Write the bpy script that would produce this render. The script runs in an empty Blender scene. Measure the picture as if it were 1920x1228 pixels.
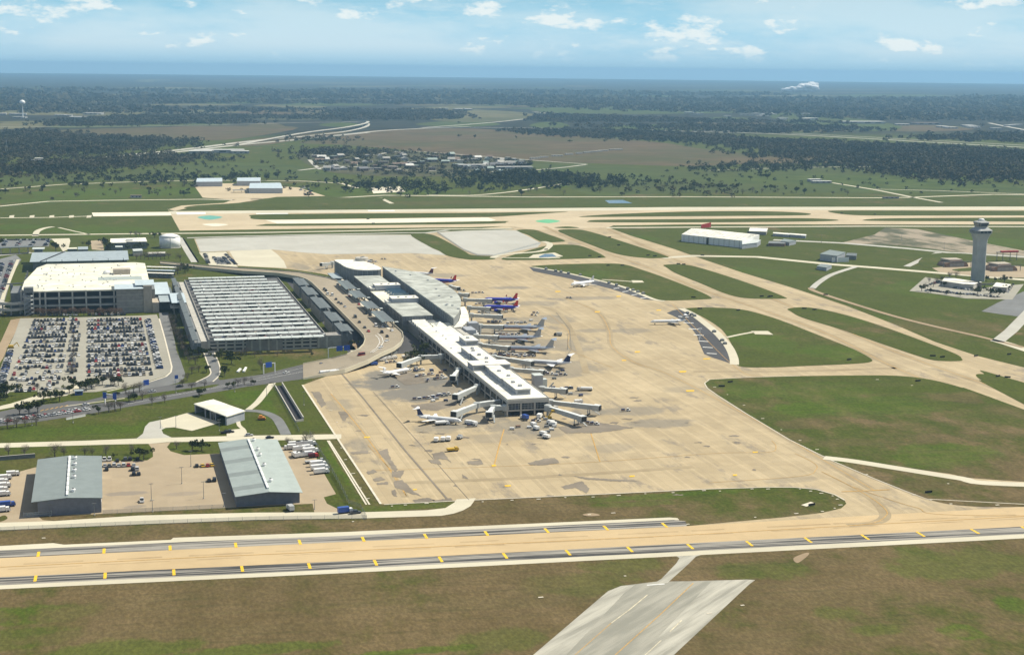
import bpy, bmesh, math, random
import numpy as np
from mathutils import Vector, Matrix
random.seed(7); RNG = np.random.default_rng(11)
SC = bpy.context.scene; COL = SC.collection
R = math.radians
# ------------------------------------------------------------------ camera
F, CX, CY, CAMH = 2800.0, 960.0, 614.0, 220.0
ROLL = math.atan(0.0109)
PITCH = math.atan((CY - 130.0) * math.cos(ROLL) / F)
def _basis():
    cp, sp = math.cos(PITCH), math.sin(PITCH)
    f = Vector((0, cp, -sp)); r = Vector((1, 0, 0)); u = Vector((0, sp, cp))
    cr, sr = math.cos(ROLL), math.sin(ROLL)
    r2 = r*cr + u*sr; u2 = u*cr - r*sr
    v = f*F + r2*(182-CX) - u2*(119.5+.0109*182-CY)
    m = Matrix.Rotation(math.atan2(v.x, v.y), 3, 'Z')
    return m@f, m@r2, m@u2
FW, RT, UP = _basis()
def G(px, py, z=0.0):
    """photo pixel -> world point on the horizontal plane at height z"""
    v = FW*F + RT*(px-CX) - UP*(py-CY)
    t = (z-CAMH)/v.z
    return Vector((v.x*t, v.y*t, z))
cam_d = bpy.data.cameras.new('camera'); cam = bpy.data.objects.new('camera', cam_d); COL.objects.link(cam)
cam_d.sensor_width = 36; cam_d.lens = F/1920*36; cam_d.clip_start = 1; cam_d.clip_end = 250000
cam.matrix_world = Matrix(((RT.x, UP.x, -FW.x, 0), (RT.y, UP.y, -FW.y, 0), (RT.z, UP.z, -FW.z, CAMH), (0, 0, 0, 1)))
SC.camera = cam
# ------------------------------------------------------------------ world, sun, exposure
SUN_EL, SUN_AZ = R(52), R(7)          # azimuth measured from +X towards +Y
SC.view_settings.view_transform = 'Standard'; SC.view_settings.look = 'None'
SC.view_settings.exposure = 0.28; SC.view_settings.gamma = 1.0; SC.view_settings.use_curve_mapping = False
SC.render.engine = 'CYCLES'
SC.cycles.use_denoising = True
SC.cycles.max_bounces = 5; SC.cycles.volume_bounces = 1; SC.cycles.transparent_max_bounces = 8
SC.cycles.diffuse_bounces = 2; SC.cycles.glossy_bounces = 2
W = bpy.data.worlds.new('World'); SC.world = W; W.use_nodes = True
def world_nodes():
    nt = W.node_tree; N = nt.nodes; L = nt.links; N.clear()
    out = N.new('ShaderNodeOutputWorld'); bg = N.new('ShaderNodeBackground'); bg.inputs[1].default_value = 0.05
    sky = N.new('ShaderNodeTexSky'); sky.sky_type = 'NISHITA'; sky.sun_disc = False
    sky.sun_elevation = SUN_EL; sky.sun_rotation = math.pi/2 - SUN_AZ
    sky.altitude = 200; sky.air_density = 1.0; sky.dust_density = SKY_DUST; sky.ozone_density = 3.0
    tc = N.new('ShaderNodeTexCoord'); sep = N.new('ShaderNodeSeparateXYZ'); L.new(tc.outputs['Generated'], sep.inputs[0])
    def math_(op, a, b=None, clamp=False):
        m = N.new('ShaderNodeMath'); m.operation = op; m.use_clamp = clamp
        for i, v in enumerate((a, b)):
            if v is None: continue
            if isinstance(v, (int, float)): m.inputs[i].default_value = v
            else: L.new(v, m.inputs[i])
        return m.outputs[0]
    zc = math_('MAXIMUM', sep.outputs[2], 0.0)
    # colour balance of the clear sky (the film's bluer rendering of it)
    tint = N.new('ShaderNodeMix'); tint.data_type = 'RGBA'; tint.blend_type = 'MULTIPLY'; tint.inputs[0].default_value = 1.0
    vz = N.new('ShaderNodeCombineXYZ'); L.new(sep.outputs[0], vz.inputs[0]); L.new(sep.outputs[1], vz.inputs[1]); L.new(math_('MAXIMUM', sep.outputs[2], 0.004), vz.inputs[2]); L.new(vz.outputs[0], sky.inputs[0])
    L.new(sky.outputs[0], tint.inputs[6]); tint.inputs[7].default_value = SKY_TINT
    # pale air low over the horizon, the same all round
    low = N.new('ShaderNodeMix'); low.data_type = 'RGBA'; L.new(math_('POWER', math_('SUBTRACT', 1.0, math_('MINIMUM', math_('MULTIPLY', zc, 5.0), 1.0)), 2.0), low.inputs[0]); L.new(tint.outputs[2], low.inputs[6]); low.inputs[7].default_value = LOW_COL
    hz = N.new('ShaderNodeMix'); hz.data_type = 'RGBA'; hm = N.new('ShaderNodeMapRange'); hm.interpolation_type = 'SMOOTHSTEP'; hm.inputs[1].default_value = 0.0; hm.inputs[2].default_value = 0.045; hm.inputs[3].default_value = 0.9; hm.inputs[4].default_value = 0.0
    L.new(zc, hm.inputs[0]); L.new(hm.outputs[0], hz.inputs[0]); L.new(low.outputs[2], hz.inputs[6]); hz.inputs[7].default_value = HORIZON_COL
    # low cumulus and a thin veil, as bands of stretched noise on the sky dome
    def noise(scale, zs, detail, rough, w):
        n = N.new('ShaderNodeTexNoise'); n.inputs['Scale'].default_value = scale; n.inputs['Detail'].default_value = detail
        n.inputs['Roughness'].default_value = rough
        mp = N.new('ShaderNodeMapping'); mp.inputs['Location'].default_value = (w, w*1.7, w*.3); mp.inputs['Scale'].default_value = (1, 1, zs)
        L.new(tc.outputs['Generated'], mp.inputs[0]); L.new(mp.outputs[0], n.inputs[0])
        return n.outputs[0]
    def ramp(src, a, b, hi=1.0):
        m = N.new('ShaderNodeMapRange'); m.interpolation_type = 'SMOOTHSTEP'; m.inputs[1].default_value = a; m.inputs[2].default_value = b; m.inputs[4].default_value = hi
        L.new(src, m.inputs[0]); return m.outputs[0]
    puffs = ramp(noise(26, 2.6, 7, 0.58, 5.3), 0.53, 0.66, 0.9)
    wisps = ramp(noise(11, 5.0, 7, 0.66, 2.7), 0.43, 0.68, 0.45)
    sheet = ramp(noise(3.2, 4.0, 6, 0.62, 1.15), 0.44, 0.62, 0.42)
    c = math_('MAXIMUM', puffs, math_('MAXIMUM', sheet, wisps))
    veil = math_('MULTIPLY', c, ramp(zc, 0.002, 0.016))       # low clouds sink into the horizon haze
    mix = N.new('ShaderNodeMix'); mix.data_type = 'RGBA'; L.new(veil, mix.inputs[0]); L.new(hz.outputs[2], mix.inputs[6])
    mix.inputs[7].default_value = CLOUD_COL
    L.new(mix.outputs[2], bg.inputs[0]); L.new(bg.outputs[0], out.inputs[0])
LOW_COL = (6.7, 13.4, 17.0, 1)
HORIZON_COL = (7.0, 10.6, 13.0, 1)
SKY_DUST = 0.0
SKY_TINT = (0.50, 0.70, 0.98, 1)
CLOUD_COL = (14.6, 15.6, 15.4, 1)
world_nodes()
sun_d = bpy.data.lights.new('sun', 'SUN'); sun = bpy.data.objects.new('sun', sun_d); COL.objects.link(sun)
sun_d.energy = 5.0; sun_d.angle = R(0.53); sun_d.color = (1.0, 0.93, 0.78)
sdir = Vector((math.cos(SUN_EL)*math.cos(SUN_AZ), math.cos(SUN_EL)*math.sin(SUN_AZ), math.sin(SUN_EL)))
sun.rotation_euler = sdir.to_track_quat('Z', 'Y').to_euler(); sun.location = (0, 900, 800)
# ------------------------------------------------------------------ object helpers
def link(name, data, parent=None):
    o = bpy.data.objects.new(name, data); COL.objects.link(o)
    if parent is not None: o.parent = parent
    return o
def tag(o, label=None, cat=None, group=None, kind=None):
    if label: o['label'] = label
    if cat: o['category'] = cat
    if group: o['group'] = group
    if kind: o['kind'] = kind
    return o
def thing(name, label, cat, loc=(0, 0, 0), rz=0.0, group=None):
    o = link(name, None); o.location = loc; o.rotation_euler = (0, 0, rz); o.empty_display_size = .5
    return tag(o, label, cat, group)
def copy_tree(o, parent=None):
    c = o.copy(); COL.objects.link(c); c.parent = parent
    for ch in o.children: copy_tree(ch, c)
    return c
class MB:
    """collects faces; build() links them as ONE mesh object"""
    def __init__(s): s.v = []; s.f = []
    def add(s, vs, fs):
        k = len(s.v); s.v += [tuple(p) for p in vs]; s.f += [tuple(i+k for i in f) for f in fs]; return s
    def box(s, x0, x1, y0, y1, z0, z1):
        return s.add([(x0,y0,z0),(x1,y0,z0),(x1,y1,z0),(x0,y1,z0),(x0,y0,z1),(x1,y0,z1),(x1,y1,z1),(x0,y1,z1)],
                     [(3,2,1,0),(4,5,6,7),(0,1,5,4),(1,2,6,5),(2,3,7,6),(3,0,4,7)])
    def prism(s, poly, z0, z1):
        """poly: list of (x,y); z0/z1 numbers or lists"""
        a = sum(poly[i-1][0]*poly[i][1]-poly[i][0]*poly[i-1][1] for i in range(len(poly)))
        if a < 0: poly = poly[::-1]
        n = len(poly)
        return s.add([(p[0],p[1],z0) for p in poly]+[(p[0],p[1],z1) for p in poly],
                     [tuple(range(n-1,-1,-1)), tuple(range(n,2*n))]+[(i,(i+1)%n,n+(i+1)%n,n+i) for i in range(n)])
    def bar(s, a, b, w, h=None):
        """square bar between two points"""
        h = h or w; a = Vector(a); b = Vector(b); d = (b-a)
        if d.length < 1e-6: return s
        d.normalize(); u = Vector((0,0,1)) if abs(d.z) < .95 else Vector((1,0,0))
        r = d.cross(u).normalized(); u = r.cross(d)
        vs = []
        for p in (a, b):
            for sx, sy in ((-1,-1),(1,-1),(1,1),(-1,1)): vs.append(p + r*(sx*w/2) + u*(sy*h/2))
        return s.add(vs, [(0,1,2,3),(7,6,5,4),(0,4,5,1),(1,5,6,2),(2,6,7,3),(3,7,4,0)])
    def tube(s, pts, radii, n=10, caps=True):
        """round tube through points (radii: number or (ry,rz) per point)"""
        pts = [Vector(p) for p in pts]; k = len(s.v); m = len(pts)
        if isinstance(radii, (int, float)): radii = [radii]*m
        for i, p in enumerate(pts):
            d = (pts[min(i+1,m-1)]-pts[max(i-1,0)]).normalized()
            u = Vector((0,0,1)) if abs(d.z) < .95 else Vector((1,0,0))
            r = d.cross(u).normalized(); u = r.cross(d)
            q = radii[i]; q = q if isinstance(q, tuple) else (q, q)
            for j in range(n):
                a = 2*math.pi*j/n; s.v.append(tuple(p + r*(math.cos(a)*q[0]) + u*(math.sin(a)*q[1])))
        for i in range(m-1):
            for j in range(n): s.f.append((k+i*n+j, k+i*n+(j+1)%n, k+(i+1)*n+(j+1)%n, k+(i+1)*n+j))
        if caps:
            s.f.append(tuple(k+j for j in range(n-1,-1,-1))); s.f.append(tuple(k+(m-1)*n+j for j in range(n)))
        return s
    def lathe(s, prof, c=(0,0), n=24, a0=0.0):
        """prof: list of (radius, z)"""
        k = len(s.v); m = len(prof)
        for r, z in prof:
            for j in range(n):
                a = a0+2*math.pi*j/n; s.v.append((c[0]+r*math.cos(a), c[1]+r*math.sin(a), z))
        for i in range(m-1):
            for j in range(n): s.f.append((k+i*n+j, k+i*n+(j+1)%n, k+(i+1)*n+(j+1)%n, k+(i+1)*n+j))
        s.f.append(tuple(k+j for j in range(n-1,-1,-1))); s.f.append(tuple(k+(m-1)*n+j for j in range(n)))
        return s
    def build(s, name, mat, parent=None, smooth=False):
        me = bpy.data.meshes.new(name); me.from_pydata(s.v, [], s.f); me.update()
        bm = bmesh.new(); bm.from_mesh(me); bmesh.ops.recalc_face_normals(bm, faces=bm.faces); bm.to_mesh(me); bm.free()
        if smooth: me.polygons.foreach_set('use_smooth', [True]*len(me.polygons))
        mats = mat if isinstance(mat, (list, tuple)) else [mat]
        for m in mats: me.materials.append(m)
        return link(name, me, parent)
def box(name, mat, parent, *a): return MB().box(*a).build(name, mat, parent)
# ------------------------------------------------------------------ materials
def nodes(name):
    m = bpy.data.materials.new(name); m.use_nodes = True; nt = m.node_tree
    return m, nt, nt.nodes['Principled BSDF']
def ln(nt, a, b): nt.links.new(a, b)
def nmath(nt, op, a, b=None, clamp=False):
    m = nt.nodes.new('ShaderNodeMath'); m.operation = op; m.use_clamp = clamp
    for i, v in enumerate((a, b)):
        if v is None: continue
        if isinstance(v, (int, float)): m.inputs[i].default_value = v
        else: ln(nt, v, m.inputs[i])
    return m.outputs[0]
def nnoise(nt, vec, scale, detail=4, rough=.55, off=0.0, stretch=None):
    n = nt.nodes.new('ShaderNodeTexNoise'); n.inputs['Scale'].default_value = scale; n.inputs['Detail'].default_value = detail; n.inputs['Roughness'].default_value = rough
    mp = nt.nodes.new('ShaderNodeMapping'); mp.inputs['Location'].default_value = (off, off*.7, off*1.3)
    if stretch: mp.inputs['Scale'].default_value = stretch
    ln(nt, vec, mp.inputs[0]); ln(nt, mp.outputs[0], n.inputs[0])
    return n.outputs[0]
def nramp(nt, src, a, b, lo=0.0, hi=1.0):
    m = nt.nodes.new('ShaderNodeMapRange'); m.interpolation_type = 'SMOOTHSTEP'
    for i, v in ((1,a),(2,b),(3,lo),(4,hi)): m.inputs[i].default_value = v
    ln(nt, src, m.inputs[0]); return m.outputs[0]
def nmix(nt, fac, a, b, mode='MIX'):
    m = nt.nodes.new('ShaderNodeMix'); m.data_type = 'RGBA'; m.blend_type = mode
    for i, v in ((0,fac),(6,a),(7,b)):
        if isinstance(v, (int, float)): m.inputs[i].default_value = v
        elif isinstance(v, (tuple, list)): m.inputs[i].default_value = (v[0], v[1], v[2], 1)
        else: ln(nt, v, m.inputs[i])
    return m.outputs[2]
def npos(nt, local=False):
    if local:
        return nt.nodes.new('ShaderNodeTexCoord').outputs['Object']
    return nt.nodes.new('ShaderNodeNewGeometry').outputs['Position']
def blobs(nt, pos, lst, noise, amt=.9):
    """soft-edged, ragged spots: lst of (x, y, rx, ry, strength)"""
    tot = None
    for x, y, rx, ry, st in lst:
        s = nt.nodes.new('ShaderNodeVectorMath'); s.operation = 'SUBTRACT'; s.inputs[1].default_value = (x, y, 0); ln(nt, pos, s.inputs[0])
        q = nt.nodes.new('ShaderNodeVectorMath'); q.operation = 'MULTIPLY'; q.inputs[1].default_value = (1/rx, 1/ry, 0); ln(nt, s.outputs[0], q.inputs[0])
        l = nt.nodes.new('ShaderNodeVectorMath'); l.operation = 'LENGTH'; ln(nt, q.outputs[0], l.inputs[0])
        d = nmath(nt, 'ADD', l.outputs['Value'], nmath(nt, 'MULTIPLY', nmath(nt, 'SUBTRACT', noise, .5), amt*3))
        m = nramp(nt, d, .65, 1.1, st, 0.0)
        tot = m if tot is None else nmath(nt, 'MAXIMUM', tot, m)
    return tot
def streaked(name, a, b, rot, sx=.012, sy=.55, lo=.42, hi=.62, c=None):
    m, nt, bs = nodes(name); p = npos(nt)
    mp = nt.nodes.new('ShaderNodeMapping'); mp.inputs['Rotation'].default_value = (0, 0, rot); ln(nt, p, mp.inputs[0])
    n = nnoise(nt, mp.outputs[0], 1.0, 5, .6, 4, (sx, sy, 1)); n2 = nnoise(nt, p, .05, 5, .65, 12)
    col = nmix(nt, nramp(nt, n, lo, hi), a, b); col = nmix(nt, nramp(nt, n2, .45, .8, 0, .5), col, c or b); ln(nt, col, bs.inputs['Base Color']); bs.inputs['Roughness'].default_value = .9; bs.inputs['Specular IOR Level'].default_value = .15
    return m
def plain(name, col, rough=.6, metal=0.0, var=.12, scale=.6, local=True, spec=.3):
    m, nt, b = nodes(name)
    p = npos(nt, local); n = nnoise(nt, p, scale, 4, .6)
    f = nramp(nt, n, .25, .75, 1-var, 1+var)
    c = nt.nodes.new('ShaderNodeCombineXYZ')
    for i in range(3): ln(nt, f, c.inputs[i])
    ln(nt, nmix(nt, 1.0, col, c.outputs[0], 'MULTIPLY'), b.inputs['Base Color'])
    b.inputs['Roughness'].default_value = rough; b.inputs['Metallic'].default_value = metal
    b.inputs['Specular IOR Level'].default_value = spec
    return m
def concrete(name, col, lane=0.0, rot=0.0, stain=None, stain_col=(.16,.155,.15), var=.2, dark=(.5,.46,.4), streak=.1, joint=0.0):
    m, nt, b = nodes(name); p = npos(nt)
    n1 = nnoise(nt, p, .012, 5, .6, 3); n2 = nnoise(nt, p, .11, 5, .65, 9)
    base = nmix(nt, nramp(nt, n1, .3, .7, 0, var), col, tuple(c*d for c, d in zip(col, dark)))
    base = nmix(nt, nramp(nt, n2, .35, .75, 0, var*.8), base, tuple(min(1, c*1.25) for c in col))
    if lane:
        rp = nt.nodes.new('ShaderNodeMapping'); rp.inputs['Rotation'].default_value = (0, 0, rot); ln(nt, p, rp.inputs[0])
        sx = nt.nodes.new('ShaderNodeSeparateXYZ'); ln(nt, rp.outputs[0], sx.inputs[0])
        fx = nmath(nt, 'DIVIDE', sx.outputs[0], lane)
        wn = nt.nodes.new('ShaderNodeTexWhiteNoise'); wn.noise_dimensions = '2D'
        cb = nt.nodes.new('ShaderNodeCombineXYZ'); ln(nt, nmath(nt, 'FLOOR', fx), cb.inputs[0])
        ln(nt, nmath(nt, 'FLOOR', nmath(nt, 'DIVIDE', sx.outputs[1], lane*5)), cb.inputs[1]); ln(nt, cb.outputs[0], wn.inputs[0])
        base = nmix(nt, nramp(nt, wn.outputs[0], 0, 1, 0, streak), base, tuple(c*.6 for c in col))
        if joint:
            for src, wdt in ((fx, .465), (nmath(nt, 'DIVIDE', sx.outputs[1], lane), .478)):
                jl = nramp(nt, nmath(nt, 'ABSOLUTE', nmath(nt, 'SUBTRACT', nmath(nt, 'FRACT', src), .5)), wdt, .5, 0, joint)
                base = nmix(nt, jl, base, tuple(c*.55 for c in col))
            hl = nramp(nt, nmath(nt, 'ABSOLUTE', nmath(nt, 'SUBTRACT', nmath(nt, 'FRACT', nmath(nt, 'ADD', nmath(nt, 'DIVIDE', sx.outputs[0], lane*2), .31)), .5)), .43, .5, 0, joint*.6)
            base = nmix(nt, hl, base, tuple(min(1, c*1.35) for c in col))
            w2 = nt.nodes.new('ShaderNodeTexWhiteNoise'); w2.noise_dimensions = '2D'; c2 = nt.nodes.new('ShaderNodeCombineXYZ')
            ln(nt, nmath(nt, 'FLOOR', fx), c2.inputs[0]); ln(nt, nmath(nt, 'FLOOR', nmath(nt, 'DIVIDE', sx.outputs[1], lane)), c2.inputs[1]); ln(nt, c2.outputs[0], w2.inputs[0])
            base = nmix(nt, nramp(nt, w2.outputs[0], .55, 1, 0, .16), base, tuple(c*.6 for c in col))
            dn = nnoise(nt, p, .05, 7, .72, 55, (1, .35, 1)); base = nmix(nt, nramp(nt, dn, .55, .66, 0, .6), base, (.19,.17,.145))
    st = nnoise(nt, p, .035, 6, .7, 21, (1, .45, 1))
    base = nmix(nt, nramp(nt, st, .62, .78, 0, .4), base, tuple(c*.6 for c in col))
    if stain:
        base = nmix(nt, blobs(nt, p, stain, nnoise(nt, p, .03, 6, .68, 5)), base, stain_col)
    ln(nt, base, b.inputs['Base Color']); b.inputs['Roughness'].default_value = .9; b.inputs['Specular IOR Level'].default_value = .15
    return m
# ------------------------------------------------------------------ the ground and everything paved
def PBL(lst):
    out = []
    for px, py, rx, ry, st in lst:
        c = G(px, py); dx = (G(px+rx, py)-c).length; dy = abs(G(px, py-ry).y-G(px, py+ry).y)/2
        out.append((c.x, c.y, dx, dy, st))
    return out
def grass_material():
    m, nt, b = nodes('grassland'); p = npos(nt)
    sx = nt.nodes.new('ShaderNodeSeparateXYZ'); ln(nt, p, sx.inputs[0])
    big = nnoise(nt, p, .007, 6, .62, 2, (1, .7, 1)); mid = nnoise(nt, p, .045, 6, .7, 7, (1, .6, 1)); fine = nnoise(nt, p, .6, 4, .75, 13, (1, .5, 1))
    edge = nmath(nt, 'ADD', nmath(nt, 'MULTIPLY', big, .6), nmath(nt, 'MULTIPLY', mid, .4))
    green = nmix(nt, mid, (.040,.058,.006), (.090,.108,.014))
    brown = nmix(nt, nramp(nt, mid, .25, .8), (.104,.077,.032), (.170,.124,.060))
    # the near side of the taxiway is mostly dry, the infield mostly green
    dry = nramp(nt, sx.outputs[1], 640, 900, .10, -.075)
    k = nramp(nt, nmath(nt, 'ADD', edge, dry), .46, .60)
    base = nmix(nt, k, green, brown)
    raggy = nnoise(nt, p, .03, 6, .7, 33, (1, .55, 1))
    gr = PBL([(60,1150,130,16,.9),(30,1200,120,18,.55),(250,1215,150,22,.75),(480,1218,190,14,.8),(760,1222,160,10,.9),(930,1200,110,22,.5),
              (1110,1090,120,26,.45),(1180,1060,120,18,.5),(1560,1150,70,22,.55),(1640,1180,60,14,.65),(1800,1184,44,17,.95),(1905,1135,44,22,.98),(1790,1060,160,34,.6),(1420,1070,110,22,.6),
              (1240,930,160,8,.8),(1190,945,90,8,.6),(760,950,90,8,.8),(1510,768,60,14,.95),(1640,760,120,22,.75),(1400,735,70,16,.75),(1760,850,110,26,.8),(1550,735,120,18,.55),
              (1420,640,70,22,.9),(1560,660,60,16,.85),(640,870,22,46,.95),(500,760,20,34,.9),(470,745,60,18,.9),(230,805,150,16,.7),(60,815,80,14,.6),(1780,540,120,20,.8),(1840,455,110,18,.9),(1640,600,60,10,.5),
              (1420,510,80,10,.6),(1190,445,40,8,.7),(1100,515,60,8,.7),(30,425,60,6,.8),(190,432,120,10,.85),(300,360,300,9,.85),(120,375,150,6,.7),(1100,340,170,12,.9),(1500,345,260,14,.85),(700,360,200,8,.8),(1700,332,200,10,.9)])
    base = nmix(nt, nmath(nt, 'MULTIPLY', blobs(nt, p, gr, raggy, 1.1), .78), base, nmix(nt, mid, (.042,.080,.005), (.086,.136,.008)))
    br = PBL([(420,1120,320,30,.8),(200,1190,160,12,.7),(900,1100,260,20,.5),(1440,1200,150,26,.9),(1640,1205,180,14,.9),(1700,1130,60,10,.6),(1330,1110,60,30,.6),(300,1010,320,10,.9),(700,985,120,6,.8),(1100,960,160,10,.8),
              (1780,745,60,12,.75),(1520,795,60,10,.75),(1480,820,50,12,.7),(1380,760,60,14,.4),(1600,830,90,10,.55),(1880,770,50,10,.5),(1750,610,120,16,.55),(1780,905,120,14,.6),(1690,420,120,4,.6),(1130,540,60,8,.4),
              (1300,480,60,6,.4),(620,750,30,60,.8),(660,880,20,60,.8),(690,910,20,40,.6),(60,870,60,16,.4),(860,380,200,4,.4)])
    base = nmix(nt, nmath(nt, 'MULTIPLY', blobs(nt, p, br, raggy, 1.1), .8), base, brown)
    mow = nt.nodes.new('ShaderNodeMapping'); mow.inputs['Rotation'].default_value = (0, 0, R(5)); ln(nt, p, mow.inputs[0])
    base = nmix(nt, nramp(nt, nnoise(nt, mow.outputs[0], 1.0, 4, .6, 8, (.006, .16, 1)), .40, .66, 0, .30), base, (.100,.090,.034))
    base = nmix(nt, nramp(nt, nnoise(nt, mow.outputs[0], 1.0, 5, .7, 18, (.02, .3, 1)), .52, .72, 0, .35), base, (.035,.048,.012))
    speck = nramp(nt, fine, .30, .75, .72, 1.24)
    cb = nt.nodes.new('ShaderNodeCombineXYZ')
    for i in range(3): ln(nt, speck, cb.inputs[i])
    base = nmix(nt, 1.0, base, cb.outputs[0], 'MULTIPLY')
    # far country: winter woodland with lighter pasture between
    wn = nnoise(nt, p, .00055, 6, .6, 40, (.55, 1, 1)); wf = nnoise(nt, p, .009, 5, .7, 44)
    wood = nmix(nt, nramp(nt, wf, .3, .7), (.014,.016,.010), (.042,.040,.024))
    past = nmix(nt, nramp(nt, wf, .3, .7), (.050,.056,.022), (.095,.085,.044))
    far = nmix(nt, nramp(nt, wn, .60, .70, 0, .8), wood, past)
    base = nmix(nt, nramp(nt, nmath(nt, 'ADD', sx.outputs[1], nmath(nt, 'MULTIPLY', wn, 1500)), 5300, 6000), base, far)
    ln(nt, base, b.inputs['Base Color']); b.inputs['Roughness'].default_value = .95; b.inputs['Specular IOR Level'].default_value = .1
    return m
M = {}
M['grass'] = grass_material()
def ground():
    n = 96; RAD = 38000
    rings = [0, 400, 900, 1600, 2600, 4200, 7000, 12000, 22000, RAD]
    vs = [(0, 0, 0)]; fs = []
    for r in rings[1:]:
        for j in range(n): a = 2*math.pi*j/n; vs.append((r*math.cos(a), r*math.sin(a), 0))
    for j in range(n): fs.append((0, 1+j, 1+(j+1) % n))
    for i in range(len(rings)-2):
        for j in range(n): k = 1+i*n; fs.append((k+j, k+n+j, k+n+(j+1) % n, k+(j+1) % n))
    o = MB().add(vs, fs).build('ground', M['grass']); return tag(o, kind='structure')
ground()
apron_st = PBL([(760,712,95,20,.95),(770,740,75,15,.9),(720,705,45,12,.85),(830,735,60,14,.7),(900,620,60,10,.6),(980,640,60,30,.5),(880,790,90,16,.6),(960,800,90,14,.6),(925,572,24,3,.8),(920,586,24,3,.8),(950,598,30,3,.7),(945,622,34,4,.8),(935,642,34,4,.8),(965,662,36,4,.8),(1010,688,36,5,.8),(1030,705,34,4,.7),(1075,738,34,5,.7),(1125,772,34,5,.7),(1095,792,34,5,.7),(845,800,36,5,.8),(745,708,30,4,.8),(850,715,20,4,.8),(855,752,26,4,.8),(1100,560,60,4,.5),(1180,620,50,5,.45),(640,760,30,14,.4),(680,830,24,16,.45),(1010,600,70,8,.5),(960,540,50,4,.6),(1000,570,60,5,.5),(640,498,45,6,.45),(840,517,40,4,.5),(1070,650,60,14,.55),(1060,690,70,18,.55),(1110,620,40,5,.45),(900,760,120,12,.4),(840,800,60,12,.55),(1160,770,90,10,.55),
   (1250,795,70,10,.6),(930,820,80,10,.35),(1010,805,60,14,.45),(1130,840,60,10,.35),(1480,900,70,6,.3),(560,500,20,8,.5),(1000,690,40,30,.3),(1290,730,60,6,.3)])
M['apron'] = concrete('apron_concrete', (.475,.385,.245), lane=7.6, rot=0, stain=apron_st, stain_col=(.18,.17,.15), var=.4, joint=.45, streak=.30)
M['sand'] = concrete('taxiway_concrete', (.55,.42,.245), lane=7.6, rot=R(85), var=.25, streak=.14)
M['far_pave'] = concrete('runway_concrete', (.53,.44,.30), lane=12, rot=R(85), var=.3, streak=.1)
M['new_pave'] = concrete('fresh_concrete', (.74,.68,.55), var=.15)
M['grey_conc'] = concrete('grey_concrete', (.47,.46,.41), lane=15, rot=0, var=.25, streak=.12)
M['pale_conc'] = concrete('pale_concrete', (.58,.54,.42), lane=9, rot=R(85), var=.2, streak=.1)
M['yard'] = concrete('yard_concrete', (.40,.325,.225), lane=9, rot=0, var=.3, streak=.14, stain=PBL([(235,925,40,4,.6),(250,950,30,4,.5),(350,925,40,4,.35),(100,930,20,14,.3)]), stain_col=(.2,.18,.16))
M['asphalt'] = concrete('asphalt', (.125,.125,.125), var=.3, lane=4, rot=R(80), streak=.1)
M['old_asphalt'] = concrete('old_asphalt', (.20,.205,.205), var=.4, lane=5, rot=R(40), streak=.2)
M['dark_asphalt'] = concrete('dark_asphalt', (.085,.085,.09), var=.4)
M['patch'] = concrete('patch_repair', (.245,.21,.165), var=.6, dark=(.45,.45,.45))
M['tyre'] = concrete('tyre_darkened_concrete', (.375,.305,.195), var=.5)
M['tyre_sand'] = concrete('tyre_darkened_taxiway', (.47,.355,.205), var=.5)
M['shoulder'] = streaked('shoulder_asphalt', (.050,.050,.050), (.34,.32,.28), R(5), .012, .8, .43, .58, (.16,.15,.14))
M['old_mid'] = streaked('weathered_asphalt', (.25,.245,.205), (.36,.345,.29), R(-40), .02, .2, .35, .65)
M['old_edge'] = streaked('weathered_edge', (.27,.262,.22), (.48,.46,.39), R(-40), .02, .25, .3, .7)
M['dirt'] = concrete('bare_dirt', (.34,.26,.17), var=.4)
M['yellow'] = plain('yellow_paint', (.80,.50,.03), .7, local=False, scale=.8, var=.2)
M['yellow_worn'] = plain('worn_yellow_paint', (.50,.30,.085), .8, local=False, scale=.5, var=.25)
M['faded'] = plain('faded_pale_paint', (.58,.52,.38), .8, local=False, scale=.4, var=.3)
M['white_paint'] = plain('white_paint', (.75,.75,.72), .7, local=False, scale=.5, var=.15)
M['green_paint'] = plain('green_paint', (.13,.42,.22), .8, local=False, scale=.1, var=.15)
M['teal_paint'] = plain('teal_paint', (.13,.36,.30), .8, local=False, scale=.1, var=.15)
M['kerb'] = plain('kerb_concrete', (.62,.57,.46), .85, local=False, scale=.3)
LAY = [0]
def cr(pts, closed=True, sub=5):
    """Catmull-Rom through pixel points"""
    n = len(pts); out = []
    for i in range(n if closed else n-1):
        if closed: p = [pts[(i+k-1) % n] for k in range(4)]
        else: p = [pts[max(0, min(n-1, i+k-1))] for k in range(4)]
        for t in range(sub):
            u = t/sub
            out.append(tuple(.5*(2*p[1][c]+(p[2][c]-p[0][c])*u+(2*p[0][c]-5*p[1][c]+4*p[2][c]-p[3][c])*u*u+(3*p[1][c]-p[0][c]-3*p[2][c]+p[3][c])*u**3) for c in range(2)))
    if not closed: out.append(tuple(pts[-1][:2]))
    return out
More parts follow.
